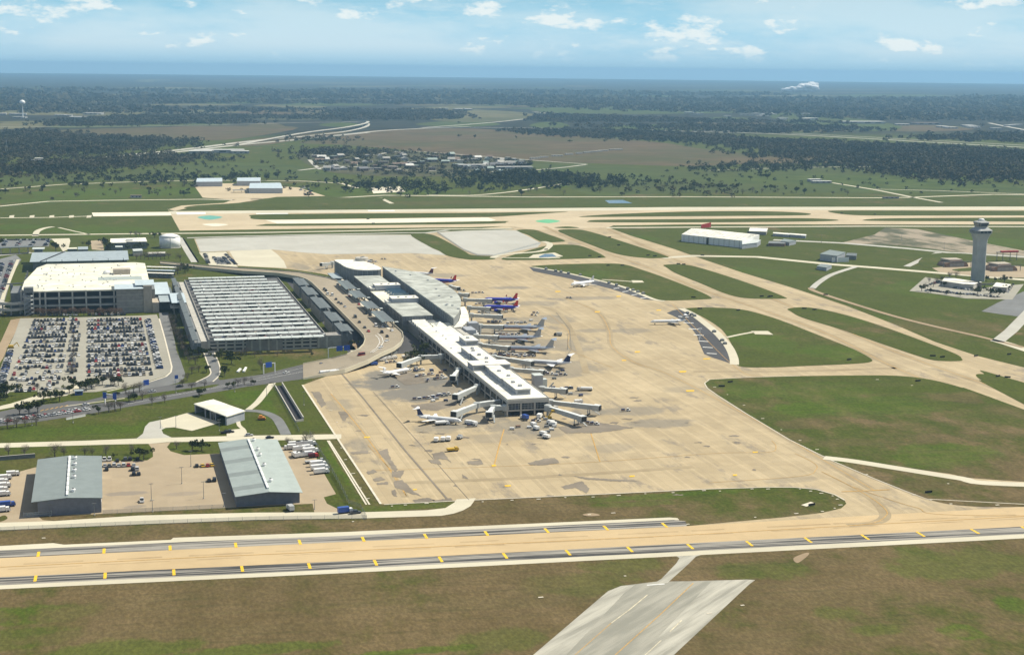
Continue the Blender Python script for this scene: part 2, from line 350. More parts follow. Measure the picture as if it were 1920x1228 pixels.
def ext(pts, closed=True):
    """let paving that leaves the frame run on well past it, in its own direction"""
    out = list(pts); n = len(pts); inside = lambda p: -30 < p[0] < 1925 and p[1] < 1236
    for i, p in enumerate(pts):
        if inside(p): continue
        for j in ((i-1) % n, (i+1) % n):
            if not closed and abs(i-j) != 1: continue
            q = pts[j]
            if not inside(q): continue
            dx, dy = p[0]-q[0], p[1]-q[1]; k = 1.0
            if p[0] >= 1925 and dx > 5: k = (2300-q[0])/dx
            elif p[0] <= -30 and dx < -5: k = (-420-q[0])/dx
            elif p[1] >= 1236 and dy > 5: k = (1420-q[1])/dy
            out[i] = (q[0]+dx*max(1, k), q[1]+dy*max(1, k)); break
        else:
            if closed: out[i] = None
    out = [p for p in out if p is not None]
    def cross(a, b, c, d):
        o = lambda p, q, r: (q[0]-p[0])*(r[1]-p[1])-(q[1]-p[1])*(r[0]-p[0])
        return o(a, b, c)*o(a, b, d) < 0 and o(c, d, a)*o(c, d, b) < 0
    m = len(out)
    if closed and (m < 3 or any(cross(out[i], out[(i+1) % m], out[j], out[(j+1) % m]) for i in range(m) for j in range(i+2, m) if (j+1) % m != i)): return list(pts)
    return out
def sheet(name, pts, mat, z, smooth=False, parent=None, thick=0.0):
    pts = ext(pts)
    if smooth: pts = cr(pts)
    w = [G(x, y) for x, y in pts]
    mb = MB()
    a = sum(w[i-1].x*w[i].y-w[i].x*w[i-1].y for i in range(len(w)))
    if a < 0: w = w[::-1]
    if thick: mb.prism([(p.x, p.y) for p in w], z-thick, z)
    else: mb.add([(p.x, p.y, z) for p in w], [tuple(range(len(w)))])
    me = bpy.data.meshes.new(name); me.from_pydata(mb.v, [], mb.f); me.update(); me.materials.append(mat)
    o = link(name, me, parent)
    if parent is None: tag(o, kind='structure')
    return o
def strip(name, pts, width, mat, z, parent=None, smooth=False, world=False, thick=0.0):
    """band of constant width (metres) along a polyline"""
    if not world: pts = ext(pts, False)
    if smooth: pts = cr(pts, closed=False)
    w = [Vector((p[0], p[1], 0)) for p in pts] if world else [G(p[0], p[1]) for p in pts]
    L_, R_ = [], []
    for i, p in enumerate(w):
        d = w[min(i+1, len(w)-1)]-w[max(i-1, 0)]; d.z = 0; d.normalize(); nn = Vector((-d.y, d.x, 0))*width/2
        L_.append(p+nn); R_.append(p-nn)
    n = len(w); mb = MB(); zs = [z, z-thick] if thick else [z]
    mb.add([(p.x, p.y, z) for p in L_]+[(p.x, p.y, z) for p in R_], [(i, n+i, n+i+1, i+1) for i in range(n-1)])
    if thick:
        for S in (L_, R_): mb.add([(p.x, p.y, z) for p in S]+[(p.x, p.y, z-thick) for p in S], [(i, i+1, n+i+1, n+i) for i in range(n-1)])
    o = mb.build(name, mat, parent)
    if parent is None: tag(o, kind='structure')
    return o
# --- main apron and the taxiways that leave it
P = [(715,945),(860,938),(1100,927),(1330,916.5),(1440,913),(1490,913.5),(1530,917),(1565,927),(1583,937),(1587,944),(1577,953),(1540,961.5),(1470,969.5),(1300,985),(1300,1000),(1900,968),(1960,966),(1960,704),
     (1920,689),(1831,667),(1753,641),(1674,607),(1586,573),(1526,553),(1480,538),(1391,511),(1323,488),(1263,467),(1234,458),(1182,442),(1148,429.5),(1120,420),(1000,418),(940,425),(820,436),(770,440),(600,441),(364,448),(374,473),
     (425,472),(445,499),(520,503),(560,507),(600,513),(640,521),(660,532),(712,545),(790,600),(800,640),(770,655),(745,653),(714,670),(602,709),(567,722)]
apron = sheet('apron', P, M['apron'], .04)
# far runway complex
Q = [(314,391),(318,396.3),(620,394),(1280,388.5),(2000,387.6),(2000,421),(1640,421),(1280,421),(1150,423),(1140,427),(1000,432),(960,424),(880,426.3),(640,428.5),(480,430.5),(337,432.8)]
runway = sheet('runway', Q, M['far_pave'], .05)
sheet('runway_surface', [(318,396.4),(620,394.1),(1280,388.6),(2000,387.8),(2000,393.2),(1280,394.2),(1000,396),(640,398.5),(322,402)], M['pale_conc'], .09, parent=runway)
sheet('blast_pad', [(172,399),(319,397.6),(322,404.3),(175,406)], M['new_pave'], .06)
sheet('taxiway_under_works', [(497,413),(640,411.5),(915,408),(930,413),(915,416.5),(700,418.4),(520,419.6)], M['new_pave'], .1, parent=runway)
for a in ([(480,400.3),(540,400),(540,401.6),(480,401.9)], [(690,394.8),(740,394.5),(740,396.2),(690,396.5)], [(330,398.8),(385,398.2),(386,402),(332,402.8)]):
    sheet('threshold_marking', a, M['white_paint'], .14, parent=runway)
def island(pts, mat='grass', z=.16, name='grass_island'):
    LAY[0] += 1; o = sheet(name, pts, M[mat], z+.0015*LAY[0], smooth=True)
    return o
island([(470,406.5),(485,402.7),(640,400.6),(880,399.5),(1000,398),(1066,397.3),(1000,402),(925,407),(880,407.6),(640,410.8),(490,412)])
island([(490,424),(495,421.2),(520,420),(700,418.8),(930,415),(948,417),(940,419),(880,420.6),(640,423)], )
island([(1087,406.5),(1150,402),(1280,397.3),(1420,396.4),(1500,399),(1520,402.5),(1480,404.5),(1280,406),(1120,407.3)])
island([(1103,415),(1130,412.5),(1280,411.3),(1480,409.5),(1550,411),(1570,414),(1500,416),(1280,417.6),(1120,417)])
island([(1553,397),(1580,395),(1760,395.2),(2000,395.7),(2000,404),(1800,404.4),(1640,404.5),(1585,402.5)])
island([(1620,412.5),(1660,410),(1800,408.9),(2000,408.3),(2000,415.8),(1800,415.4),(1640,414.5)])
# infield islands
big_island = island([(1322,719),(1328,713),(1345,711),(1400,708),(1500,705.3),(1640,704),(1700,706),(1750,713),(1800,726),(1860,746),(1930,772),(1990,796),(1990,905),(1930,903),(1860,899),(1780,888),(1680,874),(1580,860),(1550,857),(1480,824),(1400,776),(1345,741),(1328,728)])
island([(1552,861),(1590,866),(1680,882),(1780,897),(1860,908),(1930,913),(1990,913),(1990,949),(1900,950),(1835,949.6),(1780,945),(1738,935),(1700,921),(1640,897)])
island([(1280,579),(1326,576.7),(1391,580.6),(1443,594),(1480,607),(1518,622),(1596,653),(1632,672),(1631,679),(1596,682.5),(1518,686),(1440,689),(1384,686),(1379,664),(1369,640.6),(1352,617),(1320,596),(1292,583)])
island([(1478,579),(1515,576.7),(1575,588),(1648,610),(1726,638),(1789,662.5),(1803,672),(1799,677),(1752,675.8),(1713,665),(1648,643),(1570,616),(1505,596),(1484,585)])
island([(1000,499),(1052,496),(1125,494.5),(1169,496),(1208,507.5),(1260,526),(1312,546.8),(1333,558),(1325,561.3),(1247,563.9),(1224,560),(1169,537.6),(1109,522),(1052,509),(1005,502)])
island([(1246,497),(1286,496.7),(1338,510),(1417,536),(1471,557),(1466,560.3),(1404,559.8),(1364,552),(1312,531),(1268,513),(1250,502)])
island([(1047,432),(1086,431),(1125,440),(1182,458),(1249,480),(1245,483.7),(1208,484),(1156,476.4),(1104,458),(1065,442.5)])
island([(1039,427),(1065,425),(1086,427.6),(1062,428.6)])
island([(967,432.5),(1000,431),(1025,438.8),(1058,451),(1050,453.9),(1017,454),(990,441)])
island([(940,486),(985,472),(1026,461),(1065,459),(1091,462),(1117,472),(1134,481.6),(1127,484),(1052,486.4),(985,488)])
island([(1830,703),(1845,701.6),(1880,706),(1930,722),(1990,745),(1990,790),(1930,762),(1880,737),(1840,713)])
island([(770,440.5),(812,441),(868,470),(885,478.5),(924,481.5),(924,486.6),(880,487),(841,480.5),(824,471),(806,463)])
island([(745,432.5),(860,430.5),(960,429.5),(940,431),(860,433.4),(780,436)], z=.1)
sheet('taxiway_field', [(1323,487.4),(1391,489),(1440,492),(1540,500),(1640,470),(1500,440),(1400,430),(1150,429),(1182,441.5),(1234,457.5),(1263,466.5)], M['grass'], .03)
# grey dark-asphalt hardstands beside the apron
hard = sheet('hardstand', [(1250,587),(1262,582),(1277,579.5),(1300,592),(1336,620),(1352,636),(1365,654),(1371,682),(1356,677),(1337,671),(1320.5,664),(1312,645),(1307,630),(1297,616),(1284,604),(1266,594)], M['dark_asphalt'], .10)
strip('kerb_band', [(1277,578.6),(1302,591.5),(1337,618.5),(1354,635),(1368,653),(1376,672),(1377,684)], 7, M['pale_conc'], .2, smooth=True)
hard2 = sheet('hardstand', [(992,501),(1020,504),(1052,510.5),(1109,523.5),(1169,540),(1224,561),(1234,564),(1208,561.5),(1146,542),(1070,523),(1000,509)], M['dark_asphalt'], .10)
strip('kerb_band', [(1000,501.5),(1052,510),(1109,523),(1169,538.6),(1224,560.8),(1246,564.6)], 5, M['pale_conc'], .2, smooth=True)
for i in range(7):
    y = 593+i*11.5; x0 = 1272+i*9.5-(i > 4)*(i-4)*2; sheet('bay_line', [(x0,y),(x0+19,y+1.2),(x0+19,y+2.1),(x0,y+.9)], M['white_paint'], .14, parent=hard)
for i in range(4):
    x0 = 1150+i*17; y = 541+i*6; sheet('bay_line', [(x0,y),(x0+11,y-1.2),(x0+11.4,y-.5),(x0+.4,y+.8)], M['white_paint'], .14, parent=hard2)
# light concrete slabs of the north apron, equipment lot
sheet('north_apron', [(366,448.5),(400,446.5),(600,441.3),(769,440.5),(806,463.5),(824,471.5),(836,479),(775,475),(700,476),(612,477),(560,473),(510,468),(430,470.5),(376,472.8)], M['grey_conc'], .10)
sheet('apron_slab', [(430,470.8),(508,468),(520,477),(532,489.5),(538,503),(470,500),(446,498)], M['pale_conc'], .13)
sheet('equipment_lot', [(820,436.4),(870,432.8),(945,431.2),(969,432.8),(1014,456),(1008,464),(925,480),(895,479),(869,469)], M['grey_conc'], .20)
# near taxiway with its dark shoulders
DIRV = (G(1920, 972)-G(0, 1063)).normalized()
taxi = sheet('taxiway', [(-160,1053.6),(0,1046),(640,1016),(1280,986.5),(1600,968),(1960,948),(1960,985),(1920,987),(1280,1019),(640,1052),(0,1082),(-160,1090)], M['sand'], .08)
sheet('shoulder', [(-160,1039),(0,1032),(320,1017),(640,1004.5),(1262,974.8),(1285,977),(1288,986.2),(640,1016),(0,1046),(-160,1053.6)], M['shoulder'], .12, parent=taxi)
sheet('shoulder_edge', [(-160,1029),(0,1023.5),(100,1018),(120,1021),(320,1012),(325,1008),(640,997.5),(1255,970),(1270,971),(1274,975),(640,1004.6),(320,1017),(0,1032),(-160,1039)], M['pale_conc'], .10, parent=taxi)
sheet('shoulder', [(-160,1090),(0,1082),(640,1052),(1280,1019),(1920,987),(1960,985),(1960,999),(1920,1001),(1280,1034),(640,1067),(0,1097),(-160,1105)], M['shoulder'], .12, parent=taxi)
sheet('shoulder_edge', [(-160,1105),(0,1097),(640,1067),(1280,1034),(1920,1001),(1960,999),(1960,1007),(1920,1009),(1280,1042),(640,1074.5),(0,1104.5),(-160,1112)], M['pale_conc'], .10, parent=taxi)
vp = FW*F + RT*(255-CX) - UP*(122-CY); ACR = Vector((vp.x, vp.y, 0)).normalized(); ALO = Vector((ACR.y, -ACR.x, 0))
def stripe(px, py, hl, hw=.66):
    c = G(px, py); return MB().add([(c+ACR*a*hl+ALO*b*hw+Vector((0, 0, .17))) for a, b in ((-1,-1),(-1,1),(1,1),(1,-1))], [(0,1,2,3)]).build('shoulder_stripe', M['yellow'], taxi)
for px, py in ((72,1039),(195,1033),(319,1027.3),(442,1022),(562,1016.5),(681,1011),(798,1005.3),(912,1000),(1025,994.8),(1136,990),(1246,984.6)): stripe(px, py, 3.6)
for px, py in ((66.5,1084.5),(197,1079),(326,1073),(454,1066.5),(580,1061),(704,1055),(826,1048.5),(947,1042),(1065,1036),(1181,1030),(1294,1024.5),(1405,1019),(1515,1012.5),(1622,1007),(1726,1001.5),(1828,996.3),(1923,991.5)): stripe(px, py, 3.9)
strip('centre_line', [(-160,1071.5),(0,1063.3),(400,1043.5),(640,1033.3),(1280,1003.5),(1620,984),(1960,966)], .5, M['yellow_worn'], .17, parent=taxi)
strip('lead_in_line', [(1590,985.6),(1640,980),(1662,966),(1660,955),(1640,938),(1600,914),(1540,884)], .45, M['yellow_worn'], .18, parent=apron, smooth=True)
strip('lead_in_line', [(1960,966),(1800,966),(1720,952),(1660,934),(1600,913)], .4, M['yellow_worn'], .185, parent=apron, smooth=True)
strip('hold_line', [(1578,922),(1630,920),(1668,918)], 1.0, M['yellow_worn'], .19, parent=apron)
for pts, wd in (([(620,738),(680,810),(730,880),(762,930)], .55), ([(762,930),(740,890),(690,835)], .3), ([(945,805),(935,840),(926,875)], .7), ([(1100,790),(1112,825),(1125,866)], .6), ([(700,882),(900,876),(1120,866),(1340,850),(1440,848),(1455,838),(1447,826)], .35),
                ([(1330,905),(1500,893),(1530,880),(1526,868),(1490,850)], .35), ([(1060,560),(1120,585),(1142,620),(1148,650),(1190,680),(1260,705),(1420,790),(1560,872),(1640,920)], .45), ([(1000,536),(1060,548),(1100,560)], .4), ([(1260,570),(1380,690),(1430,705)], .4),
                ([(1030,590),(1066,622),(1070,655),(1150,690)], .3), ([(1140,430),(1250,480),(1330,512),(1420,548),(1540,600),(1700,668),(1920,745)], .6), ([(1020,425),(1110,465),(1210,500),(1320,545),(1440,585),(1560,630),(1680,690),(1920,790)], .6)):
    strip('taxi_line', pts, wd, M['yellow_worn'], .145, parent=apron, smooth=True)
for px, py, w, h in ((1046,547,10,2),(1160,556,9,2),(1235,582,9,2),(1120,585,10,2),(1195,660,10,2.5),(1170,676,9,2),(1325,673,14,2),(1280,697,14,3),(1294,733,16,3),(1185,893,10,3),(926,873,9,3),(952,911,12,3),(1416,848,10,2.4),(1378,891,8,3),(778,918,7,2.2),(688,820,12,2.4)):
    sheet('painted_marker', [(px-w/2,py-h/3),(px+w/2,py-h/2),(px+w/2.2,py+h/3),(px-w/2.4,py+h/2)], M['yellow'], .2, parent=apron)
for pts, wd, off in (([(1060,560),(1120,585),(1142,620),(1148,650),(1190,680),(1260,705),(1420,790),(1560,872),(1640,920)], 5, 0), ([(1140,430),(1250,480),(1330,512),(1420,548),(1540,600),(1700,668),(1920,745)], 7, 0), ([(1020,425),(1110,465),(1210,500),(1320,545),(1440,585),(1560,630),(1680,690),(1920,790)], 7, 0), ([(1300,697),(1500,696),(1680,690)], 6, 0), ([(1000,570),(1050,590),(1080,640),(1100,700)], 5, 0), ([(760,905),(1000,895),(1300,875)], 5, 0), ([(1590,985),(1640,980),(1660,966),(1640,938),(1600,914)], 6, 0), ([(620,740),(680,812),(730,882),(760,932)], 4, 0)):
    strip('tyre_track', pts, wd, M['tyre'], .10, parent=apron, smooth=True)
for k in (-3.2, 3.2):
    a_, b_ = G(-160,1071.5), G(1960,966); n_ = Vector((-(b_-a_).y, (b_-a_).x, 0)).normalized()*k
    for s_ in range(14):
        p_ = a_.lerp(b_, (s_+random.uniform(0,.3))/14)+n_; q_ = a_.lerp(b_, (s_+random.uniform(.6,1.05))/14)+n_; strip('tyre_track', [(p_.x,p_.y),(q_.x,q_.y)], random.uniform(.8,2.0), M['tyre_sand'], .10+.002*s_, parent=taxi, world=True)
# ragged repair patches on the apron
def ragged(pts, mat='patch', z=.15, parent=apron, name='patch'):
    out = []
    for i in range(len(pts)):
        a, b = pts[i], pts[(i+1) % len(pts)]; d = math.hypot(b[0]-a[0], b[1]-a[1]); k = max(2, int(d/3))
        for t in range(k):
            u = t/k; out.append((a[0]+(b[0]-a[0])*u+random.uniform(-1.3,1.3), a[1]+(b[1]-a[1])*u+random.uniform(-.7,.7)))
    sheet(name, out, M[mat], z, parent=parent)
for p in ([(810,851),(830,846),(841,860),(846,868),(838,862),(815,860)], [(803,863),(822,860),(828,871),(808,868)], [(874,866),(902,862),(906,870),(895,872),(878,870)], [(990,868),(1020,860),(1040,858),(1050,868),(1020,872),(995,872)],
          [(1052,912),(1080,905),(1092,902),(1106,916),(1100,925),(1080,914),(1060,918)], [(1075,893),(1110,896),(1160,899),(1200,901),(1160,903),(1100,899)], [(738,902),(755,900),(772,918),(790,930),(770,926),(752,918),(740,914)], [(708,846),(726,842),(732,860),(746,880),(740,884),(728,868),(710,850)],
          [(735,884),(758,882),(752,896),(736,894)], [(700,846),(722,840),(690,850)], [(686,885),(702,880),(706,886),(690,890)], [(698,898),(716,894),(724,900),(702,903)], [(706,906),(726,903),(728,908),(708,909)], [(733,920),(742,918),(745,932),(738,930)], [(655,848),(690,844),(692,850),(660,852)],
          [(772,938),(800,933),(816,938),(800,942),(780,943)], [(810,938),(845,934),(850,938),(815,942)], [(866,888),(878,898),(868,897)], [(635,772),(648,772),(655,780),(645,790),(638,782)], [(583,735),(600,735),(612,760),(602,764)], [(1045,800),(1120,792),(1190,802),(1120,812),(1060,812)], [(770,760),(830,752),(860,758),(820,770),(780,768)], [(740,690),(790,705),(800,718),(760,722),(735,706)]):
    ragged(p)
for i in range(46):   # small scattered repairs
    px = random.uniform(590, 1420); py = random.uniform(735, 930)
    if px < 590+(py-730)*.75 or (930 < px < 1040 and py < 800) or px > 1320-(800-py)*.2+(py-735)*1.4: continue
    w_ = random.uniform(3, 12); h_ = random.uniform(.6, 2.2); ragged([(px-w_, py), (px-w_*.2, py-h_), (px+w_, py-h_*.4), (px+w_*.6, py+h_)], z=.15+.0004*i)
# bottom right: disused pavement
old = sheet('old_taxiway', [(985,1240),(1140,1108),(1165,1098),(1230,1090),(1300,1089),(1400,1086),(1416,1087),(1405,1095),(1250,1240)], M['old_mid'], .05)
sheet('pavement_edge', [(1335,1089),(1400,1086.5),(1416,1087),(1405,1095),(1250,1240),(1190,1240)], M['old_edge'], .09, parent=old)
sheet('pavement_edge', [(985,1240),(1140,1108),(1165,1098),(1190,1097),(1170,1112),(1050,1240)], M['old_edge'], .09, parent=old)
sheet('link_taxiway', [(1218,1098),(1240,1085),(1268,1056),(1274,1046),(1268,1042),(1318,1039),(1305,1043),(1290,1058),(1252,1092)], M['old_edge'], .07)
strip('edge_line', [(1214,1115),(1180,1143),(1146,1168)], .5, M['faded'], .13, parent=old)
strip('edge_line', [(1278,1163),(1256,1184)], .5, M['faded'], .13, parent=old); strip('edge_line', [(1240,1200),(1205,1232)], .35, M['faded'], .13, parent=old)
strip('centre_line', [(1300,1093),(1240,1150),(1140,1240)], .4, M['yellow_worn'], .14, parent=old)
strip('centre_line', [(1146,1168),(1070,1235)], .3, M['yellow_worn'], .14, parent=old)
strip('end_marking', [(1213,1097),(1246,1094.6)], .9, M['white_paint'], .14, parent=old)
# small concrete pads of edge lights and drains along the paving
for i, (px, py) in enumerate([(735,949),(760,947),(800,944),(905,941),(960,938),(1010,936),(1060,933),(1112,932),(1160,929),(1210,926),(1262,924),(1320,920),(1350,921),(1410,917),(1440,917),(1500,917),(1520,921),(1540,925),(1561,930),(1570,936),(1576,947),(1565,953),(1542,959),(1493,963),(1416,970),(1290,983),(1340,726),(1364,740),(1395,760),(1430,785),(1465,806),(1500,826),(1532,843),(1610,868),(1625,890),(1714,928),(1745,938),(1783,945),(1870,947),(1778,907),(1710,723),(1645,712),(640,840),(648,862),(662,888),(676,915),(690,935),(620,770),(632,792),(1105,965),(1150,962),(662,978),(82,1009),(1014,1120),(1172,1080),(1392,1135),(1330,1150)]):
    w_ = .5+.3*(i % 3); p = G(px, py); o = MB().box(-w_, w_, -.45, .45, 0, .12).build('light_base', M['kerb']); o.location = (p.x, p.y, .16); tag(o, kind='structure')
sheet('drain_apron', [(1502,947),(1520,941),(1529,944),(1512,950)], M['kerb'], .22)
sheet('bare_spot', cr([(1092,965),(1110,962),(1125,966),(1106,968)]), M['dirt'], .2); sheet('bare_spot', cr([(1488,1046),(1512,1036),(1516,1040),(1496,1055)]), M['dirt'], .1)
# ------------------------------------------------------------------ roads, lots and paths
z1, z2, z3 = .06, .12, .18
def rough_ground():
    m, nt, b = nodes('rough_ground'); p = npos(nt); a = nnoise(nt, p, .02, 6, .65, 3, (1, .5, 1)); c = nnoise(nt, p, .1, 5, .7, 8)
    base = nmix(nt, nramp(nt, a, .42, .58), nmix(nt, c, (.05,.06,.02), (.09,.085,.04)), nmix(nt, c, (.22,.18,.12), (.40,.33,.24))); ln(nt, base, b.inputs['Base Color']); b.inputs['Roughness'].default_value = .95; return m
M['rough'] = rough_ground()
front_road = sheet('road', [(-160,989),(0,980),(100,977),(260,966.5),(480,961),(690,960),(800,956.5),(835,952.5),(852,942),(856,936),(892,934),(888,941),(882,949),(868,957),(850,963),(827,967),(690,971.5),(480,974.5),(260,983),(0,994),(-160,1003)], M['pale_conc'], .14)
yard = sheet('warehouse_yard', [(-160,928),(-60,900),(0,893),(33,885),(66,876),(190,876),(190,864),(250,864),(276,863),(287,856),(286,842),(278,832),(320,829),(313,838),(320,846),(345,853),(412,850),(529,838),(590,838),(595,866),(630,926),(607,932),(613,944),(648,961),(590,963),(586,944),(422,952),(193,963),(72,968),(80,975),(108,977),(0,982),(-160,992)], M['yard'], z1)
for p in ([(-5,972),(8,966),(14,972),(0,978)],):
    sheet('grass_verge', p, M['grass'], z2, smooth=True)
back_road = sheet('road', [(-160,838),(0,831),(167,826),(260,822),(451,817),(581,815),(640,814),(640,822.5),(600,824),(406,827.5),(313,829),(280,832),(224,833),(0,839.5),(-160,847)], M['pale_conc'], z2)
sheet('shed_drive', [(255,823),(268,813),(272,800),(280,792),(300,787.6),(312,786),(312,802),(303,806),(306,813),(322,820.5)], M['grey_conc'], z2+.02)
sheet('shed_pad', [(300,788.5),(353,774),(415,792),(360,808),(327,801.5),(305,803)], M['pale_conc'], z3)
strip('footpath', [(446,784),(448,797),(457,806),(460,816)], 2.6, M['pale_conc'], z3, smooth=True)
strip('service_drive', [(458,770),(490,772),(516,783),(527,797),(536,815)], 6.5, M['old_asphalt'], z3, smooth=True)
strip('footpath', [(466,768),(482,755),(500,733),(512,717)], 4.5, M['pale_conc'], z2, smooth=True)
sheet('parking_apron', [(425,807),(452,804),(462,818),(425,820)], M['pale_conc'], .2)
# main airport road
hw = sheet('main_road', [(-160,826),(0,799),(69,791),(168,776),(240,763),(360,743),(464,725),(511,718.6),(568.5,710.8),(612,702),(612,675),(568.5,683),(490,702.5),(412,713),(408,706),(399,715.5),(367,717),(335,720),(317,722.5),(273,729),(226,740),(180,737),(117,755),(35,764),(0,772),(-160,800)], M['asphalt'], z2)
sheet('median', [(140,762),(200,748.5),(236,745.5),(290,737),(345,729.5),(400,721.5),(412,720.5),(405,725),(350,734),(290,744.5),(240,752.5),(195,755)], M['grass'], z3)
strip('median_kerb', [(124,762),(160,757),(195,752.5),(234,747)], 1.6, M['pale_conc'], .24)
for i in range(6): strip('chevron', [(76+i*9,771-i*1.7),(82+i*9,768.2-i*1.7)], .8, M['yellow_worn'], .2, parent=hw)
strip('lane_line', [(0,791.5),(70,782),(168,767.5)], .25, M['white_paint'], .2, parent=hw); strip('lane_line', [(240,757.5),(360,735),(464,717),(568,697)], .3, M['white_paint'], .2, parent=hw); strip('lane_line', [(400,726),(464,714),(568,690)], .25, M['white_paint'], .2, parent=hw)
lot_road = sheet('lot_road', [(298,586),(299,598),(308,632),(316,663),(322.5,688),(321,698),(312,706),(281,716),(200,734),(180,738),(226,741),(273,729),(317,722.5),(335,717.5),(346,708),(347,700),(343,688),(338,674),(331,658),(327,636),(321,612),(316,586)], M['old_asphalt'], .15)
ramp_road = sheet('garage_ramp', [(378,651),(382,663),(389,681.6),(394,694),(395,700),(389,706.5),(367,717.5),(399,716),(408,706.5),(412,697),(410,684),(403,666),(394,645)], M['old_asphalt'], .15)
strip('kerb', [(379,651),(383,664),(389.5,682),(394.5,695),(395,700.5),(389,706.5),(367,717)], .9, M['kerb'], .3, smooth=True, thick=.15)
strip('kerb', [(395,645),(404,666),(411,684),(412.6,697),(408.6,707),(399,716)], .9, M['kerb'], .3, smooth=True, thick=.15)
strip('kerb', [(298.5,598),(308,632),(316,663),(322,688),(320.5,698),(311,706.5),(281,716.3),(200,734.5)], 1.2, M['kerb'], .32, thick=.15)
M['lot'] = concrete('lot_concrete', (.36,.345,.29), lane=9, rot=0, var=.3, streak=.14)
lot = sheet('parking_lot', [(38,597),(150,595),(262,592),(294,590),(298,599),(307,632),(315,663),(321,688),(319,697),(310,705),(280,714.5),(215,729),(180,735),(148,736),(105,744),(22,742),(6,738),(-12,745),(-8,715),(10,665),(28,625)], M['lot'], z2)
for p in ([(18,735),(70,733),(73,745),(30,748),(0,762),(-10,758)], [(125,746),(145,742),(165,740),(240,724),(255,722),(262,726),(215,738),(160,752),(110,752)]):
    sheet('grass_verge', p, M['grass'], z3)
sheet('footpath', [(-20,766),(20,757),(72,741),(100,738),(140,722),(150,727),(125,742),(80,748),(35,762),(-20,772)], M['pale_conc'], .22)
works = sheet('works_strip', [(-12,660),(2,640),(20,600),(38,597),(28,625),(14,652),(8,668),(-6,690),(-14,700)], M['dirt'], z2)
# left edge lots behind the rental garage
sheet('parking_lot', [(-40,500),(0,486),(30,478),(40,487),(26,510),(10,560),(2,590),(-40,640)], M['old_asphalt'], z2)
strip('kerb_strip', [(34,487),(20,520),(8,550),(0,578)], 3.5, M['pale_conc'], .25)
sheet('parking_lot', [(-40,452),(60,448.6),(94,448.4),(92,462),(0,465),(-40,467)], M['old_asphalt'], z2)
sheet('drive', [(96,448),(130,447),(132,452),(128,468),(118,472),(112,463)], M['pale_conc'], z2)
sheet('drive', [(170,452),(192,450),(195,470),(172,468)], M['yard'], z2)
sheet('small_lot', [(373,474),(424,472.6),(446,501),(392,497),(384,488)], M['pale_conc'], .16)
strip('side_road', [(337,446),(344,456),(352,470),(366,492)], 9, M['grey_conc'], z3)
strip('side_verge', [(346,446),(352,456),(362,472),(376,493)], 6, M['grass'], z3)
strip('airport_road', [(-40,482),(10,478),(60,474)], 10, M['grey_conc'], z2)
# lower level road between the garage and the terminal
lower = MB().add([(182,1128,.1),(246,1128,.1),(246,1560,.1),(182,1560,.1)], [(0,1,2,3)]).build('lower_road', M['dark_asphalt']); tag(lower, kind='structure')
lawn = MB().add([(184,1150,.2),(194,1150,.2),(194,1400,.2),(184,1400,.2)], [(0,1,2,3)]).build('planting_bed', M['dirt']); tag(lawn, kind='structure')
strip('slip_road', [(660,672),(664,660),(655,648),(640,640)], 5, M['pale_conc'], .2, smooth=True)
# service roads of the airfield
strip('perimeter_road', [(-60,443),(0,441.5),(240,438.8),(480,436.5),(700,432.6),(800,430.2),(960,428.8)], 11, M['pale_conc'], z2)
strip('perimeter_road', [(336,447),(420,444.2),(600,440),(760,437),(800,437),(840,432)], 9, M['grey_conc'], .15)
strip('apron_edge_road', [(1137,427.4),(1280,426.4),(1420,425.6),(1640,424.5),(1960,425.5)], 12, M['pale_conc'], z2)
strip('perimeter_road', [(-60,390),(0,387),(90,378),(200,376),(380,374),(440,375.5)], 10, M['pale_conc'], z2)
strip('far_road', [(-60,358),(0,355),(120,346),(260,341),(380,338.5),(560,339.5),(640,344),(670,353)], 9, M['pale_conc'], z2)
strip('perimeter_road', [(470,374),(640,371),(720,366.5),(860,368),(1000,369.8),(1280,369.3),(1640,371.3),(1700,370.5),(1860,365),(2000,366)], 12, M['pale_conc'], z2)
strip('far_road', [(800,366),(880,366.5),(940,362),(1000,354),(1062,344)], 9, M['pale_conc'], z2, smooth=True)
strip('far_road', [(1560,343),(1640,356),(1700,368),(1765,380)], 9, M['pale_conc'], z2); strip('far_road', [(1640,355),(1760,358),(1900,363.5),(2000,366)], 7, M['pale_conc'], z2)
strip('track', [(712,371),(735,382)], 8, M['pale_conc'], z2)
sheet('hangar_apron', [(362,346),(440,344),(560,352),(610,368),(520,369.5),(478,376),(440,382),(360,389),(328,396),(316,393),(340,386),(420,381),(436,375),(380,371)], M['far_pave'], z2)
island([(440,381.5),(475,377),(520,371.5),(700,371),(720,374),(700,378),(620,388),(440,390),(350,391),(365,386)], z=.2)
strip('approach_path', [(0,409),(100,408),(172,405.5)], 7, M['pale_conc'], z2)
strip('path', [(66,443),(70,434),(84,428),(100,425.5)], 8, M['pale_conc'], z2, smooth=True); strip('path', [(110,427),(140,434),(168,440)], 4, M['pale_conc'], z2)
for px in (22,60,97,134,167): sheet('light_pad', [(px-4,404.5),(px+5,403.8),(px+4,408.2),(px-5,408.8)], M['pale_conc'], .1)
sheet('blast_circle', cr([(370,408),(392,404.4),(417,407.5),(394,412.4)]), M['teal_paint'], .12)
sheet('blast_circle', cr([(379,421),(404,419.6),(428,421.3),(404,424.8)]), M['new_pave'], .12)
sheet('compass_circle', cr([(1004,415),(1027,411.6),(1050,415),(1027,418.8)]), M['green_paint'], .12)
